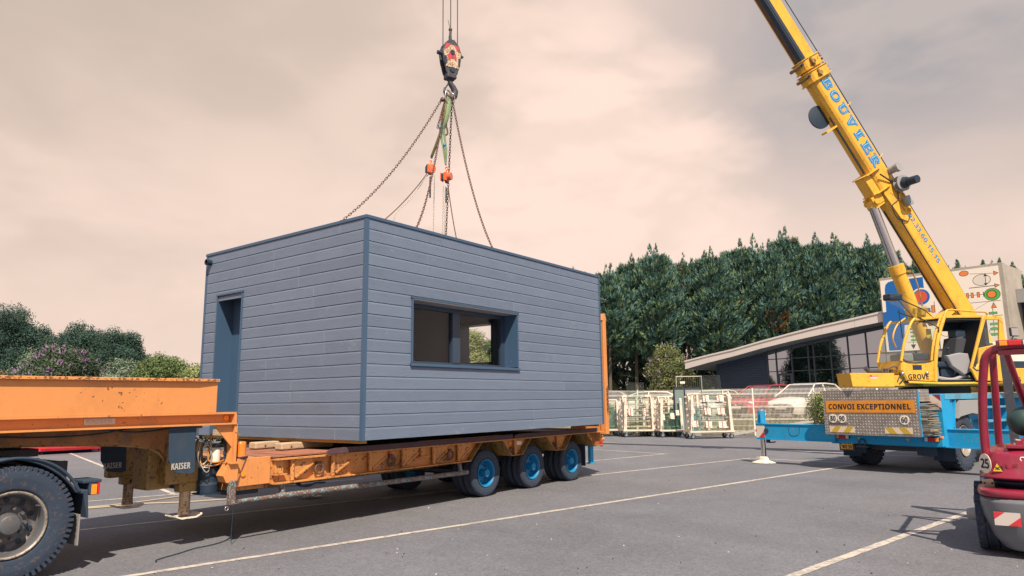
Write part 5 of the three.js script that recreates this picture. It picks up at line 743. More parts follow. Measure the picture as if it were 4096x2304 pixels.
{
  const s = thing('sign_wall', 'tall concrete slab with a blue letter f and doodle shapes printed on white', 'sign', BP, BT);
  mesh('concrete_slab', [bx(7.95, 13.62, 0.6, 7.86, 1.3, 1.66, 0.02)], M.concrete, s); mesh('slab_return', bx(13.3, 13.62, 0.6, 7.8, -1.2, 1.299), M.concrete, s);
  const W = 1024, H = 720, cv = document.createElement('canvas'); cv.width = W; cv.height = H; const g = cv.getContext('2d'), k = W / 5.4, X = x => x * k, Y = y => H - (y + 0.0) * H / 3.8;
  g.fillStyle = '#e9e2dc'; g.fillRect(0, 0, W, H);
  const path = (p, fill, stroke, lw = 4) => { g.beginPath(); p.forEach(([x, y], i) => i ? g.lineTo(X(x), Y(y)) : g.moveTo(X(x), Y(y))); if (fill) { g.closePath(); g.fillStyle = fill; g.fill(); } if (stroke) { g.strokeStyle = stroke; g.lineWidth = lw; g.stroke(); } };
  const ell = (x, y, rx, ry, fill, stroke, lw = 4) => { g.beginPath(); g.ellipse(X(x), Y(y), rx * k, ry * H / 3.8, 0, 0, 6.2832); if (fill) { g.fillStyle = fill; g.fill(); } if (stroke) { g.strokeStyle = stroke; g.lineWidth = lw; g.stroke(); } };
  const BL = '#0a63b4', OR = '#e08243', GR = '#52ae49', INK = '#223';
  path([[0.13, 0.05], [0.10, 1.28], [0.0, 1.33], [0.0, 2.10], [0.17, 2.11], [0.2, 3.3], [0.26, 3.55], [0.4, 3.68], [0.62, 3.72], [2.1, 3.72], [2.1, 2.9], [1.25, 2.9], [1.07, 2.72], [1.05, 2.1], [2.3, 2.1], [2.25, 1.33], [1.0, 1.33], [0.89, 0.05]], BL);
  ell(1.93, 2.70, 0.47, 0.47, '#e9e2dc'); ell(1.93, 2.70, 0.40, 0.40, BL); ell(1.90, 2.72, 0.31, 0.31, '#d1553f');
  path([[2.1, 1.9], [2.5, 1.9], [2.5, 2.4]], null, INK); path([[2.35, 2.2], [2.5, 2.2], [2.5, 1.85], [2.35, 1.85]], OR, INK); path([[2.3, 3.5], [3.3, 2.4], [3.3, 0.4]], null, INK); path([[2.4, 0.8], [3.4, 1.5], [3.9, 1.1]], null, INK); ell(2.9, 0.9, 0.3, 0.3, null, INK);
  ell(3.95, 3.62, 0.2, 0.13, OR, INK); path([[4.2, 3.56], [5.25, 3.45]], null, INK, 3); path([[5.2, 3.56], [5.2, 3.36], [5.38, 3.45]], OR, INK); path([[5.18, 2.95], [5.18, 2.76], [5.37, 2.86]], OR, INK);
  ell(4.67, 3.2, 0.37, 0.27, '#dcd6d0', INK); path([[4.84, 3.4], [4.82, 2.98]], null, INK, 5); path([[4.76, 3.36], [4.92, 3.36], [4.84, 3.5]], INK); path([[4.74, 3.02], [4.9, 3.02], [4.82, 2.90]], INK); path([[4.1, 2.87], [5.2, 2.86]], null, INK, 6);
  for (let i = 0; i < 9; i++) path([[4.36 + i * 0.05, 2.98], [4.46 + i * 0.05, 3.4]], null, '#aaa', 1);
  path([[3.95, 2.5], [4.68, 2.5]], null, INK, 4); for (const x of [4.0, 4.2, 4.46]) path([[x - 0.05, 2.62], [x + 0.05, 2.62], [x + 0.05, 2.38], [x - 0.05, 2.38]], OR, INK); path([[4.68, 2.62], [4.68, 2.38]], null, INK, 6);
  ell(5.03, 2.45, 0.33, 0.29, GR, INK); ell(5.01, 2.46, 0.19, 0.18, OR, INK, 6); path([[3.85, 2.14], [5.35, 2.12]], null, INK); path([[4.26, 1.8], [4.86, 2.12]], null, INK, 2); path([[4.28, 1.39], [5.36, 1.42]], null, INK, 4);
  path([[4.98, 1.8], [4.92, 0.45]], null, INK, 4); path([[4.93, 1.8], [5.14, 1.8], [5.04, 2.05]], OR, INK); for (const y of [1.55, 1.03, 0.79, 0.54]) path([[4.8, y + 0.05], [5.14, y + 0.05], [5.14, y - 0.05], [4.8, y - 0.05]], GR, INK, 3); ell(4.94, 0.68, 0.2, 0.2, null, INK, 3);
  path([[1.39, 1.25], [1.32, 0.25]], null, INK, 4); path([[1.2, 0.3], [1.45, 0.3], [1.32, 0.06]], INK); for (const y of [1.1, 0.93, 0.72, 0.52]) path([[1.25, y + 0.035], [1.47, y + 0.035], [1.47, y - 0.035], [1.25, y - 0.035]], GR, INK, 3); path([[1.05, 0.43], [1.55, 0.41]], null, INK, 3);
  const ct = new THREE.CanvasTexture(cv); ct.colorSpace = THREE.SRGBColorSpace;
  const pm = new THREE.Mesh(new THREE.PlaneGeometry(5.4, 3.8).translate(10.73, 5.82, 1.702), new THREE.MeshStandardMaterial({ map: ct, roughness: 0.5 })); pm.name = 'printed_panel'; pm.castShadow = pm.receiveShadow = true; s.add(pm);
  mesh('panel_backing', bx(8.03, 13.43, 3.92, 7.72, 1.661, 1.699), M.white, s);
}
{
  const b = thing('glass_hall', 'taller dark glazed hall with grey fascia behind the sign wall', 'building', BP, BT);
  mesh('fascia', bx(13.63, 24, 6.03, 6.6, -0.3, 0.1), std([0.30, 0.31, 0.33], 0.5), b); mesh('wall', bx(13.63, 24, 0.6, 6.03, -6, -0.6), M.frameDark, b); mesh('roof', bx(13.63, 24, 6.61, 6.7, -6, 0.05), M.grey, b);
  for (let i = 0; i < 5; i++) { mesh('mullion', bx(14.2 + i * 1.6, 14.28 + i * 1.6, 0.6, 6.03, -0.599, -0.5), M.darkClad, b); mesh('pane', bx(14.29 + i * 1.6, 15.79 + i * 1.6, 0.7, 6.0, -0.58, -0.57), M.solar, b); }
}
// mesh fence
const FD = [0.9695, 0.2451], FT = -Math.atan2(FD[1], FD[0]);
const fenceAt = (s, off = 0, y = 0) => [10.05 + FD[0] * s + FD[1] * off, y, -31.05 + FD[1] * s - FD[0] * off];
{
  const f = thing('mesh_fence', 'white welded mesh fence with folded wires in front of the parked cars', 'fence', fenceAt(0), FT);
  const wm = std([0.76, 0.72, 0.66], 0.5), fold = [0.10, 0.62, 1.16, 1.72];
  for (let k = -5; k <= 4; k++) {
    const x0 = k * 2.5 + 0.5;
    const p = mesh('post', bx(x0 - 0.03, x0 + 0.03, 0, 2.04, -0.03, 0.03), wm, f); mesh('post_cap', bx(x0 - 0.034, x0 + 0.034, 2.041, 2.05, -0.034, 0.034), M.grey, p);
    if (k === 4) break;
    const l = [], w = 0.0052;
    for (let i = 0; i < 47; i++) {
      const x = x0 + 0.07 + i * 0.0513; let y = 0.04, pz = 0.045; const pts = [[y, 0]];
      for (const q of fold) pts.push([q, 0], [q + 0.05, 0.045], [q + 0.10, 0]); pts.push([2.03, 0]);
      for (let j = 0; j < pts.length - 1; j++) l.push(bar([x, pts[j][0], 0.04 + pts[j][1]], [x, pts[j + 1][0], 0.04 + pts[j + 1][1]], w * 2, w * 2));
    }
    for (const y of [0.1, 0.2, 0.42, 0.62, 0.72, 0.92, 1.16, 1.26, 1.46, 1.72, 1.82, 1.97]) l.push(bx(x0 + 0.04, x0 + 2.46, y - 0.0055, y + 0.0055, 0.031, 0.037)); for (const y of fold) l.push(bx(x0 + 0.04, x0 + 2.46, y + 0.043, y + 0.057, 0.076, 0.083));
    const m = mesh('wire_panel', l, wm, f); m.userData.kind = 'stuff';
  }
}
// ---------- cars ----------
function car(label, paintC, pos, turn, o = {}) {
  const c = thing(o.name || 'parked_car', label, 'car', pos, turn, 'cars parked behind the mesh fence');
  c.scale.setScalar(o.s || 1);
  const pm = new THREE.MeshPhysicalMaterial({ color: col(...paintC), roughness: 0.35, metalness: 0.1, clearcoat: 0.8, clearcoatRoughness: 0.1, side: THREE.DoubleSide }), kh = o.k || 1;
  const loft = (st, mat, name) => {              // stations: x, then ring of (z, y) half-profile from sill to crown
    const n = st[0][1].length, pos = [], ix = [], m = 2 * n - 1;
    st.forEach(([x, r]) => { for (let i = 0; i < n; i++) pos.push(x, r[i][1] * (name === 'body' ? 1 : 1), r[i][0]); for (let i = n - 2; i >= 0; i--) pos.push(x, r[i][1], -r[i][0]); });
    for (let s = 0; s < st.length - 1; s++) for (let i = 0; i < m - 1; i++) { const a = s * m + i, b = a + m; ix.push(a, a + 1, b, b, a + 1, b + 1); }
    for (const s of [0, st.length - 1]) for (let i = 1; i < m - 1; i++) ix.push(s * m, s * m + i, s * m + i + 1);
    const g = new THREE.BufferGeometry(); g.setAttribute('position', new THREE.Float32BufferAttribute(pos, 3)); g.setIndex(ix); g.computeVertexNormals(); return mesh(name, g, mat, c);
  };
  const ringB = (w, s, b, t) => [[w * 0.9, s], [w * 0.99, s + 0.14], [w, (s + b) / 2], [w * 0.985, b - 0.06], [w * 0.93, b], [w * 0.55, (b + t) / 2 + 0.01], [0, t]];
  const body = loft([[2.05, ringB(0.50, 0.34, 0.60, 0.64)], [1.98, ringB(0.68, 0.24, 0.68, 0.74)], [1.8, ringB(0.80, 0.20, 0.78, 0.84)], [1.45, ringB(0.84, 0.2, 0.86, 0.94)], [1.05, ringB(0.86, 0.2, 0.92, 1.0)], [0.4, ringB(0.865, 0.2, 0.95, 1.0)], [-0.8, ringB(0.865, 0.2, 0.98, 1.02)], [-1.6, ringB(0.84, 0.22, 1.0, 1.05)], [-1.9, ringB(0.78, 0.26, 0.98, 1.02)], [-2.02, ringB(0.66, 0.32, 0.86, 0.9)]], pm, 'body');
  const ringG = (w, y, tw, t) => [[w, y], [lerp(w, tw, 0.5), lerp(y, t, 0.5)], [tw, t - 0.05], [tw * 0.85, t - 0.012], [0, t]];
  const H = 1.46 * kh;
  loft([[1.18, ringG(0.78, 0.96, 0.74, 1.0)], [0.28, ringG(0.83, 0.96, 0.63, H - 0.06)], [-0.1, ringG(0.83, 0.96, 0.62, H - 0.015)], [-1.35, ringG(0.82, 0.98, 0.60, H - 0.05)], [-1.88, ringG(0.74, 0.98, 0.62, 1.06)]], new THREE.MeshStandardMaterial({ color: col(0.05, 0.065, 0.085), roughness: 0.06, metalness: 0.35 }), 'windows');
  mesh('roof', [prism([[0.30, H - 0.075], [-0.1, H - 0.02], [-0.7, H - 0.012], [-1.4, H - 0.055], [-1.42, H - 0.03], [-0.7, H + 0.012], [-0.1, H + 0.006], [0.28, H - 0.045]], -0.6, 0.6, 0.01)], pm, c);
  for (const s of [-1, 1]) {
    mesh('pillar', tube([[1.20, 0.97, s * 0.785], [0.75, 1.22, s * 0.71], [0.28, H - 0.06, s * 0.615]], 0.032, 14, 6), pm, c); mesh('pillar', tube([[-0.25, 0.97, s * 0.84], [-0.3, 1.2, s * 0.74], [-0.35, H - 0.05, s * 0.615]], 0.03, 10, 6), pm, c); mesh('pillar', tube([[-1.9, 1.0, s * 0.75], [-1.65, 1.25, s * 0.70], [-1.35, H - 0.07, s * 0.61]], 0.06, 10, 6), pm, c);
    mesh('roof_rail', tube([[0.28, H - 0.06, s * 0.615], [-0.4, H - 0.035, s * 0.625], [-1.35, H - 0.07, s * 0.61]], 0.035, 12, 6), pm, c);
    const hl = mesh('headlight', ball(1.80, 0.70, s * 0.60, 0.17, 0.75, 0.5, 0.95, 14), M.lampClear, c); mesh('lamp_bulb', ball(1.9, 0.69, s * 0.58, 0.05, 1, 1, 1, 10), M.chrome, hl);
    mesh('door_mirror', ball(0.85, 1.03, s * 0.95, 0.10, 0.6, 0.75, 1, 10), pm, c); mesh('fog_lamp', ball(1.95, 0.40, s * 0.52, 0.06, 0.6, 1, 1, 8), M.lampClear, c); mesh('tail_lamp', ball(-1.88, 0.86, s * 0.68, 0.12, 0.5, 1.4, 0.7, 10), M.lampRed, c);
  }
  mesh('lower_grille', bx(1.90, 2.055, 0.34, 0.50, -0.48, 0.48, 0.03), M.black, c); mesh('grille', bx(1.96, 2.055, 0.575, 0.65, -0.36, 0.36, 0.02), M.black, c); mesh('bumper_strip', bx(1.86, 2.075, 0.50, 0.555, -0.62, 0.62, 0.02), o.bump ? M.black : pm, c);
  mesh('number_plate', bx(2.076, 2.085, 0.44, 0.55, -0.26, 0.26), M.white, c); mesh('badge', disc(0, 0, 0, 0.06, 0.02).rotateY(R90).translate(2.062, 0.62, 0), M.chrome, c);
  const w = { R: 0.30, w: 0.19, rim: 0.19, rimMat: M.steel, holes: 0, nuts: 5, dish: 0.03 };
  for (const x of [1.28, -1.28]) { wheel(c, x, 0.305, 0.78, w); wheel(c, x, 0.305, -0.78, { ...w, turn: Math.PI }); mesh('wheel_arch', [lathe([[0.34, -0.02], [0.36, 0], [0.34, 0.02]], 20).rotateX(R90).translate(x, 0.31, 0.84), lathe([[0.34, -0.02], [0.36, 0], [0.34, 0.02]], 20).rotateX(R90).translate(x, 0.31, -0.84)], M.black, c); }
  return c;
}
car('dark red hatchback facing the fence beside the white car', [0.30, 0.02, 0.04], [12.9, 0.6, -36.2], -2.55, { bump: true, k: 1.06, s: 1.08 });
car('white hatchback with rounded bonnet beside the dark red car', [0.62, 0.60, 0.58], [14.2, 0.6, -34.1], -2.5, { k: 1.07, s: 1.08 });
car('white saloon side-on behind the tall loaded glass racks', [0.66, 0.63, 0.60], [7.6, 0.6, -41.0], 2.9);
car('white car half hidden behind the tallest glass pane', [0.66, 0.63, 0.60], [10.55, 0.6, -37.0], -2.2);
car('grey-blue car showing only its roof past the trailer ramp', [0.16, 0.19, 0.24], [5.1, 0.6, -42.4], 2.9, { k: 1.06 });
// ---------- glass transport racks ----------
const labelM = tex(128, (u, v) => { const a = md(v * 3, 1); if (u > 0.88 || (a < 0.16 && u > 0.55)) return [0.24, 0.05, 0.08]; if (u < 0.28 && a > 0.55 && a < 0.8) return [0.55, 0.24, 0.1]; return a > 0.35 && a < 0.4 && u < 0.6 ? [0.5, 0.45, 0.4] : [0.72, 0.66, 0.60]; }, 0.3);
M.paper = new THREE.MeshStandardMaterial({ map: labelM, roughness: 0.8, side: THREE.DoubleSide });
function rack(label, pos, turn, w, h, slats, panes, labels) {
  const r = thing('glass_rack', label, 'glass rack', pos, turn, 'glass racks on castors along the fence'), d = 0.42;
  mesh('platform', [bx(-w / 2 - 0.08, w / 2 + 0.08, 0.262, 0.30, -d, d), bx(-w / 2, w / 2, 0.235, 0.261, -d + 0.02, -d + 0.1), bx(-w / 2, w / 2, 0.235, 0.261, d - 0.1, d - 0.02)], M.rackWhite, r);
  for (let i = 0; i < 4; i++) mesh('floor_board', bx(-w / 2 - 0.1, w / 2 + 0.1, 0.301, 0.325, -d + i * 0.215, -d + 0.19 + i * 0.215), M.woodPale, r);
  for (const sx of [-1, 1]) for (const sz of [-1, 1]) { const cx = sx * (w / 2 - 0.05), cz = sz * (d - 0.08); const cs = mesh('castor', [bx(cx - 0.03, cx + 0.03, 0.12, 0.235, cz - 0.05, cz - 0.04), bx(cx - 0.03, cx + 0.03, 0.12, 0.235, cz + 0.04, cz + 0.05), bx(cx - 0.05, cx + 0.05, 0.222, 0.235, cz - 0.05, cz + 0.05)], M.steel, r); mesh('castor_wheel', [rod([cx, 0.10, cz - 0.03], [cx, 0.10, cz + 0.03], 0.10, 0.10, 18)], M.rubber, cs); mesh('castor_hub', [rod([cx, 0.10, cz - 0.033], [cx, 0.10, cz + 0.033], 0.05, 0.05, 12)], M.grey, cs); }
  for (const sx of [-1, 1]) { const x = sx * (w / 2 - 0.02); mesh('end_hoop', tube([[x, 0.3, d - 0.06], [x, 1.1, d * 0.55], [x, h - 0.1, 0.1], [x, h, 0.02], [x, h, -0.08], [x, h - 0.1, -0.14], [x, 1.1, -d * 0.55], [x, 0.3, -d + 0.06]], 0.026, 40, 8), M.rackWhite, r); mesh('upright', [prism([[x - 0.06, 0.3], [x + 0.06, 0.3], [x * 0.93 + 0.05, h - 0.05], [x * 0.93 - 0.05, h - 0.05]], 0, 0.05).rotateX(0).applyMatrix4(new THREE.Matrix4().makeShear(0, 0, 0, 0, 0, -(d - 0.1) / h)).translate(0, 0, d - 0.1)], M.rackWhite, r); mesh('upright_plate', prismX([[d - 0.1, 0.3], [0.06, h - 0.1], [-0.06, h - 0.1], [-d + 0.1, 0.3]], x - 0.012, x + 0.012), M.rackWhite, r); }
  mesh('top_tube', tube([[-w / 2 + 0.02, h, 0], [0, h + 0.01, 0], [w / 2 - 0.02, h, 0]], 0.024, 10, 8), M.rackWhite, r); mesh('middle_post', bx(-0.04, 0.04, 0.3, h, -0.07, 0.05), M.rackWhite, r); if (w > 1.5) mesh('middle_post', bx(-w / 4 - 0.04, -w / 4 + 0.04, 0.3, h, -0.07, 0.05), M.rackWhite, r);
  for (let i = 0; i < slats; i++) { const y = 0.45 + i * (h - 0.55) / (slats - 1), z = lerp(d - 0.12, 0.06, (y - 0.3) / (h - 0.4)); mesh('slat', bx(-w / 2 - 0.1, w / 2 + 0.1, y - 0.035, y + 0.035, z - 0.1, z - 0.06), M.woodPale, r); if (i % 2) mesh('strap_rail', tube([[-w / 2, y + 0.15, z + 0.03], [0, y + 0.145, z + 0.035], [w / 2, y + 0.15, z + 0.03]], 0.010, 8, 5), M.rackWhite, r); }
  const cs = Math.cos(turn), sn = Math.sin(turn);
  panes.forEach(([x0, x1, y1, lb, dz = 0], i) => {
    const z = d - 0.02 + dz, ph = y1 - 0.33, lean = Math.atan2(d - 0.14, h - 0.4) * 0.9, cx = (x0 + x1) / 2;
    const p = thing('glass_sheet', lb, 'glass', [pos[0] + cs * cx + sn * z, 0.328, pos[2] - sn * cx + cs * z], 0, 'glass panes leaning on the racks'); p.rotation.set(0, turn, 0);
    const W2 = (x1 - x0) / 2, inc = g => g.rotateX(-lean);
    mesh('sheet', inc(bx(-W2, W2, 0, ph, 0, 0.008)), M.glassGreen, p); mesh('edge_seal', [inc(bx(-W2 - 0.012, -W2, 0, ph, -0.004, 0.012)), inc(bx(W2, W2 + 0.012, 0, ph, -0.004, 0.012))], M.black, p);
    (labels[i] || []).forEach(([lx, ly, lw, lh]) => mesh('paper_label', inc(bx(-W2 + lx, -W2 + lx + lw, ly, ly + lh, 0.010, 0.014)), M.paper, p));
    if (lb.includes('stack')) mesh('sheet', [1, 2, 3].map(q => inc(bx(-W2 + q * 0.01, W2 - q * 0.02, 0, ph - q * 0.03, -q * 0.014, -q * 0.014 + 0.008))), M.glassGreen, p);
  });
  return r;
}
rack('white castor rack with the tallest pane and many paper labels', [8.05, 0, -29.25], 0.14, 1.75, 1.80, 6, [[-0.28, 0.58, 2.62, 'tallest clear glass pane, with six paper labels, leaning on the widest rack', 0.03], [-0.85, -0.42, 1.35, 'dark stack of small glass panes beside the tallest pane']], [[[0.02, 1.18, 0.26, 0.26], [0.62, 1.18, 0.3, 0.26], [0.02, 0.65, 0.26, 0.26], [0.58, 0.65, 0.3, 0.26], [0.0, 0.12, 0.26, 0.26], [0.56, 0.1, 0.32, 0.26]], [[-0.02, 0.7, 0.24, 0.24], [0.02, 0.15, 0.24, 0.26], [-0.04, 1.15, 0.26, 0.26]]]);
rack('white castor rack holding one narrow tall clear pane', [5.45, 0, -31.2], 0.10, 1.30, 1.74, 6, [[-0.42, 0.33, 2.40, 'narrow tall clear pane with dark edge strips on its own rack', 0.02]], [[[-0.02, 0.6, 0.2, 0.34], [0.62, 0.6, 0.12, 0.32]]]);
rack('low white rack between the two taller racks with green panes', [6.75, 0, -30.7], 0.12, 0.95, 1.70, 5, [[-0.45, -0.02, 1.12, 'short dark green glass pane stack with one orange label'], [-0.04, 0.46, 1.18, 'short green glass pane stack wrapped in film']], [[[0.0, 0.4, 0.16, 0.26]], [[0.0, 0.45, 0.18, 0.24], [0.26, 0.6, 0.15, 0.22]]]);
rack('white rack of pale green panes half hidden by the cabin', [4.15, 0, -32.0], 0.08, 1.1, 1.60, 5, [[-0.5, 0.42, 1.5, 'wide pale green pane stack beside the trailer ramp']], [[]]);
rack('white rack of wrapped panes squeezed beside the widest rack', [7.25, 0, -31.5], 0.1, 1.0, 1.72, 6, [[-0.4, 0.35, 1.45, 'pale film-wrapped pane stack behind the low rack']], [[[0.1, 0.5, 0.26, 0.26]]]);
rack('empty wooden-slatted rack behind the low rack', [6.35, 0, -32.0], 0.12, 1.2, 1.72, 6, [], []);
{
  const t = thing('fence_panel', 'temporary site fence panel standing behind the tall racks', 'fence', [8.35, 0.1, -31.95], 0.12);
  mesh('tube_frame', [rod([-0.95, 0, 0], [-0.95, 2.55, 0], 0.02), rod([0.25, 0, 0], [0.25, 2.55, 0], 0.02), rod([-0.95, 2.52, 0], [0.25, 2.52, 0], 0.02), rod([-0.95, 0.2, 0], [0.25, 0.2, 0], 0.02)], M.zinc, t); mesh('name_tag', bx(-0.78, -0.55, 2.2, 2.3, 0.02, 0.03), M.white, t);
  const wires = []; for (let i = 1; i < 12; i++) wires.push(rod([-0.95 + i * 0.1, 0.2, 0], [-0.95 + i * 0.1, 2.52, 0], 0.003, 0.003, 4)); mesh('wires', wires, M.zinc, t).userData.kind = 'stuff';
  const g = thing('glass_crate', 'dark crate of upright glass behind the tall racks', 'crate', [7.75, 0, -30.6], 0.12); mesh('crate_back', bx(-0.75, 0.4, 0.02, 2.1, -0.12, -0.08), std([0.3, 0.33, 0.36], 0.5), g); mesh('sheet', bx(-0.72, -0.3, 0.02, 2.02, -0.05, -0.04), M.glassGreen, g); mesh('dark_frame', [bx(-0.78, -0.74, 0.02, 2.12, -0.14, 0), bx(-0.3, -0.27, 0.02, 2.0, -0.14, 0), bx(-0.78, 0.42, 2.101, 2.13, -0.14, 0)], M.black, g);
  const p = thing('steel_ramp', 'low grey steel ramp lying by the fence behind the outrigger', 'ramp', [10.6, 0, -29.4], 0.05); mesh('frame', [bar([-1.7, 0.1, 0], [1.9, 0.62, 0], 0.06, 0.1), bar([-1.7, 0.1, -0.4], [1.9, 0.62, -0.4], 0.06, 0.1), bx(1.0, 1.08, 0, 0.5, -0.44, 0.04), bx(0.4, 0.48, 0, 0.36, -0.44, 0.04)], M.zinc, p);
}
// ---------- vegetation ----------
function leafCluster(n, R, size, seed, up = 0) {
  const r = mulberry(seed), pos = [], nor = [];
  for (let i = 0; i < n; i++) {
    const d = V(r() - 0.5, r() - 0.5, r() - 0.5).normalize(), c = d.clone().multiplyScalar(R * Math.cbrt(r())); const nn = d.clone().multiplyScalar(0.8).add(V(r() - 0.5, r() - 0.3 + up, r() - 0.5)).normalize();
    const a = V(0, 1, 0).cross(nn).normalize(), b = nn.clone().cross(a), s = size * (0.6 + r() * 0.8), w = s * 0.42, th = r() * 6.28, ax = a.clone().multiplyScalar(Math.cos(th)).addScaledVector(b, Math.sin(th)), bx_ = a.clone().multiplyScalar(-Math.sin(th)).addScaledVector(b, Math.cos(th));
    const P = [c.clone().addScaledVector(ax, -s / 2), c.clone().addScaledVector(bx_, w / 2).addScaledVector(nn, 0.1 * s), c.clone().addScaledVector(ax, s / 2), c.clone().addScaledVector(bx_, -w / 2).addScaledVector(nn, 0.1 * s)];
    for (const k of [0, 1, 2, 0, 2, 3]) { pos.push(P[k].x, P[k].y, P[k].z); nor.push(nn.x, nn.y, nn.z); }
  }
  const g = new THREE.BufferGeometry(); g.setAttribute('position', new THREE.Float32BufferAttribute(pos, 3)); g.computeVertexNormals(); return g;
}
function frond(seed) {                            // feathery conifer spray, grows along +y from the origin, 1 m long
  const r = mulberry(seed), pos = [];
  const tri = (a, b, c) => pos.push(...a.toArray(), ...b.toArray(), ...c.toArray());
  for (let k = 0; k < 3; k++) {
    const az = k * 2.1 + r(), tilt = k ? 0.35 + r() * 0.3 : 0, dir = V(Math.sin(tilt) * Math.cos(az), Math.cos(tilt), Math.sin(tilt) * Math.sin(az)), L = k ? 0.75 : 1, side = V(-Math.sin(az), 0.1, Math.cos(az)).normalize();
    for (let i = 0; i < 8; i++) {
      const t = 0.08 + i / 8 * 0.9, o = dir.clone().multiplyScalar(L * t), l = 0.30 * (1 - t * 0.72) * (0.7 + r() * 0.6);
      for (const s of [-1, 1]) { const e = o.clone().addScaledVector(side, s * l * 0.75).addScaledVector(dir, l * 0.9).add(V((r() - 0.5) * 0.08, 0, (r() - 0.5) * 0.08)); tri(o.clone().addScaledVector(dir, -0.045), e, o.clone().addScaledVector(dir, 0.07)); }
    }
    tri(dir.clone().multiplyScalar(L * 0.85).addScaledVector(side, 0.03), dir.clone().multiplyScalar(L * 1.12), dir.clone().multiplyScalar(L * 0.85).addScaledVector(side, -0.03));
  }
  const g = new THREE.BufferGeometry(); g.setAttribute('position', new THREE.Float32BufferAttribute(pos, 3)); g.computeVertexNormals(); return g;
}
const leafM = new THREE.MeshStandardMaterial({ color: 0xffffff, roughness: 0.75, side: THREE.DoubleSide }), needleM = new THREE.MeshStandardMaterial({ color: 0xffffff, roughness: 0.8, side: THREE.DoubleSide });
const barkM = paint([0.10, 0.082, 0.075], 0.5, { seed: 131, rep: 0.8, grime: 0.8, rough: 0.95, rustC: [0.05, 0.045, 0.04] });
const birchBark = paint([0.42, 0.40, 0.36], 0.8, { seed: 133, rep: 0.6, grime: 0.5, rough: 0.9, rustC: [0.06, 0.05, 0.05] });
const FR = [frond(1), frond(2), frond(3)], LC = [leafCluster(46, 0.5, 0.17, 4), leafCluster(46, 0.5, 0.17, 9)], LS = [leafCluster(60, 0.42, 0.14, 14, 0.3)];
const m4 = (p, q, s) => new THREE.Matrix4().compose(p, q, V(s, s, s));
function conifer(label, x, z, h, R, y0, seed, group) {
  const r = mulberry(seed), t = thing('conifer_tree', label, 'tree', [x, 0.62, z], 0, group), lists = [[], [], []];
  mesh('trunk', [rod([0, -0.1, 0], [0.1, h * 0.5, 0], 0.17, 0.11, 9), rod([0.1, h * 0.5, 0], [0.05, h * 0.95, 0.05], 0.11, 0.03, 7)], barkM, t);
  const lim = []; for (let i = 0; i < 9; i++) { const y = y0 * 0.55 + i * y0 * 0.09, a = r() * 6.28, l = 0.8 + r() * 0.9; lim.push(rod([0.02, y, 0], [Math.cos(a) * l, y + 0.2 + r() * 0.4, Math.sin(a) * l], 0.025, 0.012, 5)); } mesh('branch', lim, barkM, t).userData.kind = 'stuff';
  const add = (p, d, s, bright) => { const q = new THREE.Quaternion().setFromUnitVectors(V(0, 1, 0), d.normalize()).multiply(new THREE.Quaternion().setFromAxisAngle(V(0, 1, 0), r() * 6.28)); const k = 0.8 + r() * 0.5, br = r() < bright; const c = br ? col(0.16, 0.085, 0.04) : r() < 0.30 ? col(0.15 * k, 0.235 * k, 0.12 * k) : col(0.072 * k, 0.165 * k, 0.155 * k); lists[(r() * 3) | 0].push([m4(p, q, s), c]); };
  const lead = []; for (let i = 0; i < 13; i++) { const a = r() * 6.28, d = i ? R * (0.2 + 0.75 * r()) : 0; lead.push([Math.cos(a) * d, h * (i ? 0.76 + 0.25 * r() : 1.02), Math.sin(a) * d]); }
  const patch = [r() * 6.28, y0 + r() * h * 0.5];
  const n = Math.round(430 * (h - y0) * R / 1.8);
  for (let i = 0; i < n; i++) {
    const y = lerp(y0 + (r() - 0.5) * 1.6, h * 0.93, Math.pow(r(), 0.9)), a = r() * 6.28, f = (y - y0) / (h - y0), prof = R * (0.62 + 0.5 * Math.sin(Math.min(1, f * 1.6 + 0.2) * Math.PI * 0.62)) * (1 - 0.72 * Math.pow(Math.max(0, f), 2.2)) * (0.86 + 0.28 * Math.sin(a * 3 + y * 1.9 + seed) * Math.sin(y * 1.3 + seed)), rr = prof * (0.45 + 0.6 * Math.sqrt(r()));
    const dead = Math.abs(md(a - patch[0] + 3.14, 6.28) - 3.14) < 0.5 && Math.abs(y - patch[1]) < 0.8;
    add(V(Math.cos(a) * rr, y, Math.sin(a) * rr), V(Math.cos(a) * 0.8, 0.35 + r() * 0.6 + f * 0.6, Math.sin(a) * 0.8).add(V((r() - 0.5) * 0.6, (r() - 0.5) * 0.3, (r() - 0.5) * 0.6)), (0.30 + r() * 0.32) * (1.05 - 0.2 * f), dead ? 0.4 : 0.006);
  }
  for (const [lx, ly, lz] of lead) { const L = 1.7 + r() * 1.3; for (let i = 0; i < 60; i++) { const f = r(), a = r() * 6.28, rr = 0.45 * (1 - f) + 0.03; add(V(lx + Math.cos(a) * rr, ly - L + f * L, lz + Math.sin(a) * rr), V(Math.cos(a) * 0.5 * (1 - f), 1, Math.sin(a) * 0.5 * (1 - f)), 0.26 + 0.28 * (1 - f), 0.005); } }
  lists.forEach((l, i) => inst('crown', FR[i], needleM, l, t));
}
{
  const tops = [[3.2, 13.0], [5.3, 13.1], [8.0, 12.9], [10.4, 14.0], [12.3, 14.6], [14.9, 14.0], [17.0, 14.3], [19.9, 15.3], [22.0, 14.9], [23.9, 16.2], [26.0, 15.4], [28.0, 15.6], [30.4, 15.2], [32.4, 14.8], [35.2, 13.6], [38.6, 13.1], [41.5, 13.0]];
  tops.forEach(([x, h], i) => conifer('tall dark green conifer in the dense row behind the low pavilion', x, -58 - (i % 2) * 1.1, h - 0.9, 2.15 + (i % 4) * 0.14, 5.0 + (i % 3) * 0.4, 300 + i * 7, 'conifers in the row behind the pavilion'));
}
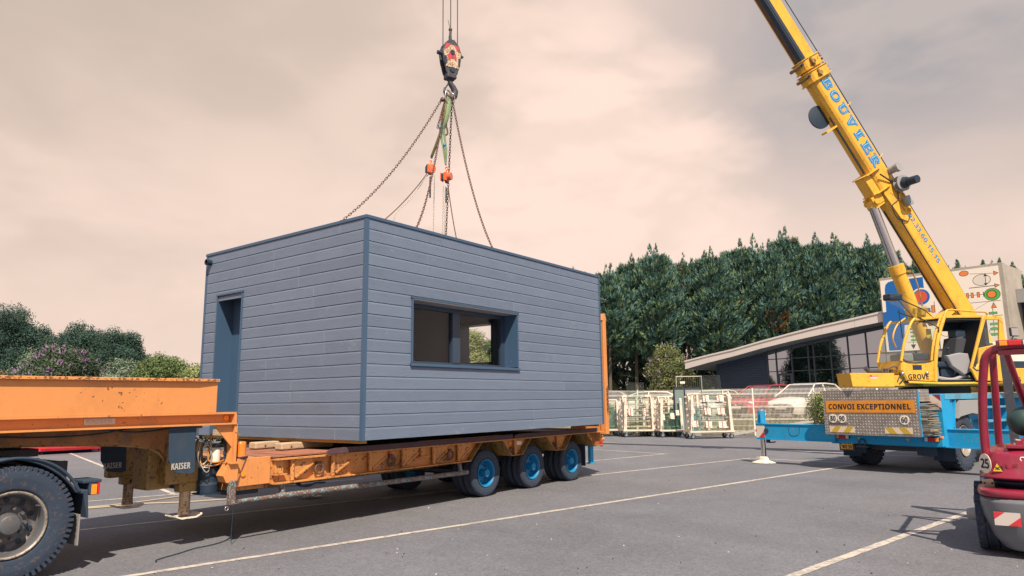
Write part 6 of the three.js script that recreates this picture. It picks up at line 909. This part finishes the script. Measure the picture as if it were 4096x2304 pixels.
function broad(name, label, cat, x, z, h, R, y0, cols, o = {}) {
  const r = mulberry(o.seed || 1), t = thing(name, label, cat, [x, o.base ?? 0.62, z], 0, o.group), geos = o.leaf || LC, lists = geos.map(() => []);
  const tr = o.tr || R * 0.06, small = o.clump; const stems = [rod([0, -0.1, 0], [0.05, h * 0.45, 0.02], tr, tr * 0.75, 8)];
  const lobes = [[0, lerp(y0, h, 0.55), 0, R * (o.flat > 1 ? 0.62 : 0.8)]], nl = o.lobes || 10;
  for (let i = 0; i < nl; i++) { const f = (i + 0.5) / nl, a = i * 2.4 + r(); let y = lerp(y0 + R * 0.25, h - R * (small ? 0.2 : 0.32), f); const d = small ? R * Math.sqrt(Math.max(0.04, 1 - Math.pow(2 * f - 0.75, 2) * 0.62)) * (0.62 + 0.3 * r()) : R * (0.62 - 0.42 * f * f) * (0.75 + 0.4 * r()), lr = R * (small ? 0.15 + 0.12 * r() : 0.34 + 0.2 * r()); if (o.flat > 1 && f > 0.55) y += R * 0.35 * (r() - 0.35); lobes.push([Math.cos(a) * d, y, Math.sin(a) * d, lr]); stems.push(rod([0.04, h * (0.2 + 0.3 * f), 0], [Math.cos(a) * d, y, Math.sin(a) * d], tr * 0.45, tr * 0.15, 5)); }
  mesh('trunk', stems, o.bark || barkM, t);
  const n = o.n || 700, sc = o.sc || 1; let vol = lobes.reduce((s, l) => s + l[3] ** 2, 0);
  for (const [lx, ly, lz, lr] of lobes) for (let i = 0, m = Math.round(n * lr * lr / vol); i < m; i++) {
    const d = V(r() - 0.5, r() - 0.42, r() - 0.5).normalize(), rr = lr * (0.55 + 0.5 * Math.sqrt(r())), p = V(lx + d.x * rr, Math.max(y0 * 0.6, ly + d.y * rr * (o.flat || 0.95)), lz + d.z * rr), q = new THREE.Quaternion().setFromEuler(new THREE.Euler(r() * 6.28, r() * 6.28, r() * 6.28)), k = 0.75 + r() * 0.5, c = cols[(r() * cols.length) | 0];
    lists[(r() * lists.length) | 0].push([m4(p, q, sc * (0.7 + 0.6 * r())), col(c[0] * k, c[1] * k, c[2] * k)]);
  }
  lists.forEach((l, i) => inst('crown', geos[i], leafM, l, t));
  if (o.flowers) { const fl = []; for (let i = 0; i < o.flowers; i++) { const [lx, ly, lz, lr] = lobes[(r() * lobes.length) | 0], d = V(r() - 0.5, r() - 0.3, r() - 0.5).normalize(), rr = lr * (1.0 + 0.22 * r()); const q = new THREE.Quaternion().setFromUnitVectors(V(0, 1, 0), d.clone().add(V(0, 0.5, 0)).normalize()), k = 0.7 + r() * 0.6; fl.push([m4(V(lx + d.x * rr, Math.max(0.5, ly + d.y * rr), lz + d.z * rr), q, 0.8 + r() * 0.6), col(0.34 * k, 0.17 * k, 0.42 * k)]); } inst('blossom', new THREE.ConeGeometry(0.042, 0.22, 6, 1).translate(0, 0.11, 0), leafM, fl, t); }
  return t;
}
{
  const dk = [[0.026, 0.07, 0.058], [0.036, 0.085, 0.06], [0.03, 0.075, 0.065]], sil = [[0.20, 0.25, 0.20], [0.14, 0.20, 0.14], [0.10, 0.16, 0.11]], gr = [[0.10, 0.16, 0.05], [0.14, 0.20, 0.07], [0.07, 0.12, 0.045]], bd = [[0.05, 0.09, 0.05], [0.07, 0.12, 0.06], [0.04, 0.07, 0.045]], lt = [[0.20, 0.25, 0.09], [0.15, 0.20, 0.07], [0.25, 0.28, 0.13]];
  const lg = 'trees left of the trailer', sg = 'shrubs beyond the gooseneck';
  broad('poplar_tree', 'tallest dark poplar crown above the orange gooseneck', 'tree', -37.0, -50, 7.3, 3.9, 0.8, dk, { seed: 21, n: 2300, group: lg, lobes: 40, clump: true, sc: 0.8, flat: 1.7 }); broad('poplar_tree', 'broad dark poplar behind the purple-flowered bush', 'tree', -31.4, -50, 6.0, 2.8, 0.8, dk, { seed: 22, n: 1800, group: lg, lobes: 34, clump: true, sc: 0.75, flat: 1.7 });
  broad('poplar_tree', 'dark poplar with a domed top beside the silvery shrub', 'tree', -27.6, -49, 5.5, 2.2, 0.8, dk, { seed: 23, n: 1500, group: lg, lobes: 28, clump: true, sc: 0.7, flat: 1.7 }); broad('poplar_tree', 'dark poplar filling the gap between the two taller poplars', 'tree', -29.4, -51, 5.8, 2.4, 0.8, dk, { seed: 24, n: 1400, group: lg, lobes: 28, clump: true, sc: 0.7, flat: 1.7 });
  broad('buddleia_bush', 'wide buddleia bush covered with purple flower spikes', 'bush', -24.6, -38, 4.2, 2.05, 0.4, bd, { seed: 31, n: 1300, flowers: 620, lobes: 34, sc: 0.7, clump: true });
  broad('silver_shrub', 'pale silvery shrub behind the buddleia bush', 'shrub', -28.6, -42, 4.1, 1.7, 0.4, sil, { seed: 33, n: 500, group: sg, sc: 0.8 }); broad('silver_shrub', 'pale silvery shrub at the foot of the domed poplar', 'shrub', -23.0, -41.5, 3.5, 1.6, 0.4, sil, { seed: 34, n: 560, group: sg, sc: 0.8, lobes: 12 });
  broad('green_shrub', 'rounded yellow-green shrub between silvery shrub and cabin', 'shrub', -20.6, -41, 3.7, 2.0, 0.3, gr, { seed: 35, n: 700, group: sg, sc: 0.8, lobes: 13 }); broad('green_shrub', 'bright green shrub touching the cabin door edge', 'shrub', -17.6, -40, 3.3, 1.5, 0.3, lt, { seed: 36, n: 480, group: sg, sc: 0.75 });
  broad('russet_shrub', 'low russet shrub left of the buddleia bush', 'shrub', -27.6, -37.5, 2.7, 1.5, 0.3, [[0.15, 0.09, 0.06], [0.10, 0.09, 0.05]], { seed: 37, n: 420, group: sg, sc: 0.75 }); broad('green_shrub', 'dark bush on the far side of the russet shrub', 'shrub', -32.5, -42, 4.4, 2.4, 0.3, dk, { seed: 38, n: 560, group: sg });
  broad('green_shrub', 'grey-green bush between the silvery and yellow-green shrubs', 'shrub', -22.0, -38.6, 2.6, 1.3, 0.3, sil, { seed: 39, n: 380, group: sg, sc: 0.75 });
  broad('birch_tree', 'pale green birch seen through the cabin windows', 'tree', -3.7, -60, 6.7, 1.5, 1.0, lt, { seed: 41, n: 900, bark: birchBark, tr: 0.09, lobes: 14 }); broad('robinia_tree', 'mid green tree beside the birch seen through the windows', 'tree', -1.75, -61, 6.1, 1.15, 1.2, gr, { seed: 42, n: 800, lobes: 12 });
  broad('green_shrub', 'yellow-green thicket under the birch seen through the windows', 'shrub', -2.6, -55, 2.4, 1.7, 0.2, lt, { seed: 43, n: 600, sc: 0.8 });
  broad('dark_tree', 'dark round tree hidden behind the cabin, mirrored in the glazing', 'tree', -6.6, -35.5, 8.4, 2.6, 0.6, dk, { seed: 44, n: 1400, lobes: 18, base: 0.3 }); broad('green_shrub', 'dark bush hidden behind the cabin, mirrored in the glazing', 'shrub', -10.5, -31.5, 2.6, 1.6, 0.2, dk, { seed: 45, n: 400, base: 0 }); broad('green_shrub', 'second dark bush hidden behind the cabin, mirrored in the glazing', 'shrub', -11.5, -28.0, 2.8, 1.4, 0.2, bd, { seed: 46, n: 400, base: 0 });
  broad('buddleia_bush', 'buddleia bush with mauve spikes at the pavilion roof tip', 'bush', 10.9, -48.8, 4.6, 1.8, 0.3, [[0.12, 0.15, 0.06], [0.17, 0.20, 0.08], [0.09, 0.12, 0.05]], { seed: 51, n: 620, flowers: 90, lobes: 13, sc: 0.75 });
  broad('buddleia_bush', 'small buddleia with violet spikes between fence and crane locker', 'bush', 13.4, -30.4, 1.9, 0.7, 0.2, lt, { seed: 52, n: 240, flowers: 26, lobes: 8, sc: 0.55, base: 0 });
  for (let i = 0; i < 11; i++) conifer('low-branched conifer behind the bare trunks of the front row', 1 + i * 3.1, -64.5 - (i % 2), 9.5 + (i % 3), 1.9, 1.6, 700 + i * 9, 'conifers in the second row behind the trunks');
  const ug = 'undergrowth bushes behind the conifer trunks';
  for (let i = 0; i < 9; i++) broad('undergrowth_bush', 'leafy bush in the undergrowth behind the conifer trunks', 'bush', 2 + i * 2.9, -61.8 - (i % 2) * 0.6, 1.7 + (i % 3) * 0.5, 1.4, 0.1, i % 3 ? lt : gr, { seed: 60 + i, n: 300, group: ug });
  // weeds along the bank behind the fence
  const r = mulberry(88), l = []; for (let i = 0; i < 900; i++) { const s = (r() - 0.5) * 24 - 1, o = 0.25 + r() * 2.0, p = fenceAt(s, o, Math.max(0.02, o < 1.5 ? o * 0.07 : 0.1 + (o - 1.5) * 0.4)); const q = new THREE.Quaternion().setFromEuler(new THREE.Euler((r() - 0.5) * 0.8, r() * 6.28, (r() - 0.5) * 0.8)), k = 0.7 + r() * 0.6, c = r() < 0.4 ? [0.22, 0.18, 0.09] : [0.11, 0.15, 0.05]; l.push([m4(V(...p), q, 0.35 + r() * 0.55), col(c[0] * k, c[1] * k, c[2] * k)]); }
  const blades = []; const rb = mulberry(3); for (let i = 0; i < 14; i++) { const a = rb() * 6.28, d = rb() * 0.25, h = 0.4 + rb() * 0.6; blades.push(new THREE.ConeGeometry(0.02, h, 3, 1).translate(0, h / 2, 0).rotateZ((rb() - 0.5) * 0.9).rotateY(a).translate(Math.cos(a) * d, 0, Math.sin(a) * d)); }
  const g = inst('weeds', merge(blades), leafM, l, null); g.userData.label = 'dry weeds growing along the bank behind the mesh fence'; g.userData.category = 'weeds';
}
// ---------- forklift at the edge ----------
{
  const f = thing('forklift', 'dark red rough-terrain forklift seen from behind with round 25 sticker', 'forklift', [5.35, 0, -6.95], -36 * Math.PI / 180);
  const lv = (levels, mat, name) => {            // stacked superellipse outlines: y, half width, half depth, centre z
    const n = 48, pos = [], ix = []; levels.forEach(([y, w, d, cz]) => { for (let i = 0; i < n; i++) { const a = i / n * 6.2832, c = Math.cos(a), s = Math.sin(a), e = 0.42; pos.push(0.06 + Math.sign(c) * Math.pow(Math.abs(c), e) * w, y, cz + Math.sign(s) * Math.pow(Math.abs(s), e) * d); } });
    for (let k = 0; k < levels.length - 1; k++) for (let i = 0; i < n; i++) { const a = k * n + i, b = k * n + (i + 1) % n; ix.push(a, a + n, b, b, a + n, b + n); }
    const last = (levels.length - 1) * n; for (let i = 1; i < n - 1; i++) { ix.push(last, last + i + 1, last + i); ix.push(0, i, i + 1); }
    const g = new THREE.BufferGeometry(); g.setAttribute('position', new THREE.Float32BufferAttribute(pos, 3)); g.setIndex(ix); g.computeVertexNormals(); return mesh(name, g, mat, f);
  };
  const pm = new THREE.MeshPhysicalMaterial({ map: M.red.map, roughness: 0.35, clearcoat: 0.4, clearcoatRoughness: 0.2, side: THREE.DoubleSide });
  const cw = lv([[0.785, 0.775, 0.56, -0.62], [0.81, 0.78, 0.575, -0.62], [0.86, 0.745, 0.55, -0.64], [0.90, 0.735, 0.54, -0.65], [1.02, 0.715, 0.52, -0.67], [1.07, 0.68, 0.49, -0.70], [1.09, 0.62, 0.44, -0.72]], pm, 'counterweight');
  lv([[0.60, 0.80, 0.60, -0.62], [0.62, 0.815, 0.615, -0.62], [0.66, 0.82, 0.62, -0.62], [0.69, 0.80, 0.60, -0.62]], pm, 'lower_lip'); lv([[0.68, 0.66, 0.42, -0.62], [0.80, 0.68, 0.44, -0.62]], M.black, 'cooling_slot');
  const bm = lv([[0.07, 0.60, 0.44, -0.62], [0.09, 0.64, 0.48, -0.62], [0.20, 0.72, 0.54, -0.62], [0.40, 0.79, 0.59, -0.62], [0.55, 0.81, 0.61, -0.62], [0.598, 0.80, 0.605, -0.62]], std([0.14, 0.155, 0.19], 0.4), 'bumper');
  const hz = -0.055; const hp = mesh('reflector_panel', bx(-0.62, -0.40, 0.34, 0.47, -0.035, -0.03), std([0.5, 0.46, 0.46], 0.5), bm); mesh('red_corner', [prism([[-0.62, 0.47], [-0.53, 0.47], [-0.62, 0.40]], -0.0295, -0.027), prism([[-0.40, 0.34], [-0.51, 0.34], [-0.40, 0.43]], -0.0295, -0.027)], M.redBright, hp);
  'MANITOU'.split('').forEach((ch, i) => { const x = -0.50 + i * 0.165, w2 = ch === 'I' ? 0.05 : 0.13, dx = Math.abs(x + w2 / 2 - 0.06) / 0.732, c0 = Math.pow(dx, 1 / 0.42), z = -0.652 + 0.538 * Math.pow(Math.sqrt(1 - c0 * c0), 0.42), tl = -0.06 * Math.sign(x + w2 / 2 - 0.06) * Math.min(1, dx * 1.6) * -1; mesh('raised_letter', fit(text(ch, 0.1, 'sans_bold', 0.016), -w2 / 2, w2 / 2, 0.868, 0.945, -0.006).rotateY(tl).translate(x + w2 / 2, 0, z), pm, cw); });
  mesh('rental_logo', [new THREE.TorusGeometry(0.022, 0.007, 5, 6).translate(-0.325, 0.99, -0.147), fit(text('L', 0.05), -0.285, -0.255, 0.97, 1.01, -0.15)], M.white, cw);
  const tr = mesh('warning_triangle', prism([[-0.585, 0.865], [-0.505, 0.865], [-0.545, 0.945]], -0.118, -0.108), std([0.62, 0.42, 0.02], 0.5), cw); mesh('symbol', [ball(-0.545, 0.893, -0.107, 0.012, 1, 1, 0.3, 8), bar([-0.565, 0.885, -0.107], [-0.525, 0.91, -0.107], 0.006, 0.004), bar([-0.525, 0.885, -0.107], [-0.565, 0.91, -0.107], 0.006, 0.004)], M.black, tr);
  const sd = mesh('speed_sticker', disc(0, 0, 0, 0.10, 0.006, 28).scale(0.8, 1, 1).rotateY(-0.85).translate(-0.648, 0.935, -0.175), M.white, cw); mesh('lettering', fit(text('25', 0.1), -0.055, 0.055, -0.05, 0.05, 0.0035).rotateY(-0.85).translate(-0.648, 0.935, -0.175), M.blackText, sd);
  // overhead guard
  const gu = mesh('overhead_guard', [tube([[-0.64, 1.0, -0.30], [-0.625, 1.4, -0.28], [-0.575, 1.85, -0.22], [-0.52, 2.06, -0.18], [-0.40, 2.13, -0.16], [0.1, 2.135, -0.15], [0.55, 2.13, -0.16], [0.66, 2.0, -0.2], [0.75, 1.4, -0.28], [0.76, 1.0, -0.3]], 0.042, 70, 10), tube([[-0.36, 2.12, -0.2], [-0.30, 1.8, -0.5], [-0.22, 1.4, -0.8], [-0.20, 1.05, -0.9]], 0.035, 30, 8), rod([-0.4, 2.13, -0.2], [-0.4, 2.18, -1.4], 0.03), rod([0.5, 2.13, -0.2], [0.5, 2.18, -1.4], 0.03), rod([-0.5, 2.16, -1.4], [0.6, 2.16, -1.4], 0.04), rod([-0.5, 2.16, -1.4], [-0.56, 0.9, -1.7], 0.04), rod([0.6, 2.16, -1.4], [0.66, 0.9, -1.7], 0.04), bx(-0.42, 0.55, 2.05, 2.10, -0.16, -0.12)], pm, f);
  const lb = mesh('light_bar', bx(-0.43, 0.55, 2.13, 2.205, -0.17, -0.08, 0.012), pm, f); for (const [a, b, m] of [[-0.40, -0.33, M.amber], [-0.325, -0.21, M.lampRed], [-0.2, -0.1, M.lampClear], [0.25, 0.45, M.lampRed]]) mesh('lamp_lens', bx(a, b, 2.145, 2.195, -0.08, -0.065, 0.006), m, lb);
  const gb = mesh('gas_bottle', [new THREE.CapsuleGeometry(0.155, 0.45, 6, 18).rotateZ(R90).translate(-0.05, 1.36, -0.5)], std([0.02, 0.055, 0.06], 0.5), f); mesh('hoop', [new THREE.TorusGeometry(0.17, 0.02, 7, 20).rotateY(R90).translate(-0.20, 1.36, -0.5), rod([-0.22, 1.52, -0.45], [-0.24, 1.12, -0.35], 0.022)], std([0.5, 0.02, 0.035], 0.4), gb);
  mesh('bracket', [bx(-0.45, 0.4, 1.09, 1.13, -0.45, -0.2, 0.01), rod([-0.34, 1.15, -0.28], [-0.26, 1.22, -0.3], 0.018), bx(-0.36, -0.3, 1.13, 1.17, -0.3, -0.24), bx(-0.28, -0.2, 1.13, 1.3, -0.5, -0.3)], pm, f); mesh('bolt', [rod([-0.38, 1.12, -0.25], [-0.38, 1.15, -0.25], 0.014), rod([-0.33, 1.17, -0.27], [-0.37, 1.18, -0.25], 0.012)], M.steel, f);
  mesh('rear_lamp_box', bx(-0.17, -0.05, 1.62, 1.78, -0.5, -0.4, 0.02), M.black, f); mesh('lamp_button', disc(-0.14, 1.70, -0.395, 0.02, 0.01), M.redBright, f);
  mesh('seat', [bx(-0.2, 0.35, 1.1, 1.25, -1.3, -0.8, 0.05), bx(-0.2, 0.35, 1.2, 1.7, -0.85, -0.72, 0.05)], M.black, f); mesh('frame', [bx(-0.55, 0.65, 0.45, 1.0, -2.2, -1.1, 0.05)], pm, f); mesh('mast', [bx(-0.45, -0.35, 0.2, 2.3, -2.4, -2.25), bx(0.45, 0.55, 0.2, 2.3, -2.4, -2.25), bx(-0.34, 0.44, 2.2, 2.3, -2.38, -2.3), bx(-0.34, 0.44, 0.5, 0.6, -2.38, -2.3)], M.darkSteel, f);
  const w = { R: 0.345, w: 0.27, rim: 0.19, rimMat: M.grey, holes: 0, nuts: 6, dish: 0.06, tread: 22 };
  for (const z of [-0.62, -1.9]) { wheel(f, -0.66, 0.355, z, { ...w, turn: -R90 }); wheel(f, 0.78, 0.355, z, { ...w, turn: R90 }); }
}
// ---------- red steel skips beyond the gooseneck ----------
{
  const s = thing('red_skip', 'long red ribbed steel skip on the asphalt behind the gooseneck', 'skip', [-14.93, 0, -25.6], Math.PI - 0.82);
  const l = [bx(0, 8.6, 0.12, 1.15, -1.9, -1.8), bx(0, 8.6, 0.12, 0.2, -1.8, 0), bx(0, 0.08, 0.12, 1.15, -1.8, 0), bx(8.52, 8.6, 0.12, 1.15, -1.8, 0), bx(0, 8.6, 0.12, 1.15, -0.06, 0)]; mesh('body', l, M.redBright, s);
  for (let i = 0; i < 9; i++) mesh('side_rib', prism([[0.1 + i * 1.05, 0.04], [0.35 + i * 1.05, 0.04], [0.35 + i * 1.05, 1.15], [0.1 + i * 1.05, 1.15]], 0.001, 0.12), M.redBright, s);
  for (const x of [0.4, 4.5, 8.0]) mesh('roller', rod([x, 0.1, -1.7], [x, 0.1, -0.2], 0.1, 0.1, 14), M.black, s);
  const q = thing('red_skip', 'plain red steel skip beside the tractor wheel', 'skip', [-19.1, 0, -28.4], Math.PI + 0.06);
  mesh('body', [bx(0, 7, 0.1, 1.2, -0.05, 0.0), bx(0, 7, 0.1, 1.2, 1.5, 1.55), bx(0, 0.06, 0.1, 1.2, 0.001, 1.499), bx(6.94, 7, 0.1, 1.2, 0.001, 1.499), bx(0, 7, 0.05, 0.1, 0, 1.5)], M.redBright, q); for (let i = 0; i < 3; i++) mesh('side_rib', bx(1.6 + i * 2.2, 1.7 + i * 2.2, 0.1, 1.2, 1.551, 1.62), M.redBright, q);
}
// ---------- small things on the asphalt ----------
{
  const ym = std([0.40, 0.34, 0.26], 0.8);
  const rope = (label, pts, r, m) => { const b = pts[0], t = thing('ground_cable', label, 'cable', [b[0], 0, b[1]]); mesh('cable', tube(pts.map(p => [p[0] - b[0], p[2] ?? r + 0.005, p[1] - b[1]]), r, 60, 6), m, t); };
  rope('tan strap lying from the landing leg towards the guard tube', [[-7.6, -11.35], [-6.75, -11.7], [-6.3, -12.05], [-5.6, -12.2], [-5.0, -12.5], [-4.0, -12.9]], 0.011, ym);
  rope('tan strap lying under the gooseneck beyond the first strap', [[-7.6, -11.4], [-6.8, -11.85], [-6.3, -12.5], [-5.82, -13.3], [-5.2, -13.9], [-4.2, -14.6]], 0.011, ym);
  rope('thin black wire trailing on the asphalt below the guard tube', [[-3.72, -9.45], [-3.55, -9.0], [-3.54, -8.7], [-3.62, -8.5], [-3.69, -8.4], [-3.75, -8.15], [-3.84, -7.78], [-3.80, -7.7]], 0.006, M.black);
  const sc = thing('plastic_scrap', 'crumpled clear plastic scrap on the asphalt behind the guard tube', 'litter', [-3.6, 0.012, -12.6], 0.4); const pg = new THREE.PlaneGeometry(0.42, 0.2, 8, 5).rotateX(-R90), pr = mulberry(6), pp = pg.attributes.position; for (let i = 0; i < pp.count; i++) pp.setXYZ(i, pp.getX(i) + (pr() - 0.5) * 0.05, pr() * 0.05, pp.getZ(i) + (pr() - 0.5) * 0.05); pg.computeVertexNormals(); mesh('film', pg, std([0.5, 0.5, 0.5], 0.3), sc);
  const r = mulberry(77), l = [];
  for (let i = 0; i < 140; i++) { const a = (r() - 0.45) * 1.15, d = 6 + r() * r() * 20, x = Math.sin(a) * d, z = -Math.cos(a) * d, k = r() < 0.55 ? 0.45 : 0.03, q = new THREE.Quaternion().setFromEuler(new THREE.Euler(r() * 6, r() * 6, r() * 6)); l.push([new THREE.Matrix4().compose(V(x, 0.006, z), q, V(0.004 + r() * 0.008, 0.003 + r() * 0.004, 0.004 + r() * 0.010)), col(k, k * 0.92, k * 0.84)]); }
  const g = inst('grit', new THREE.IcosahedronGeometry(1, 0), leafM, l, null); g.userData.label = 'scattered grit and small stones on the asphalt'; g.userData.category = 'grit';
}
renderer.render(scene, camera);
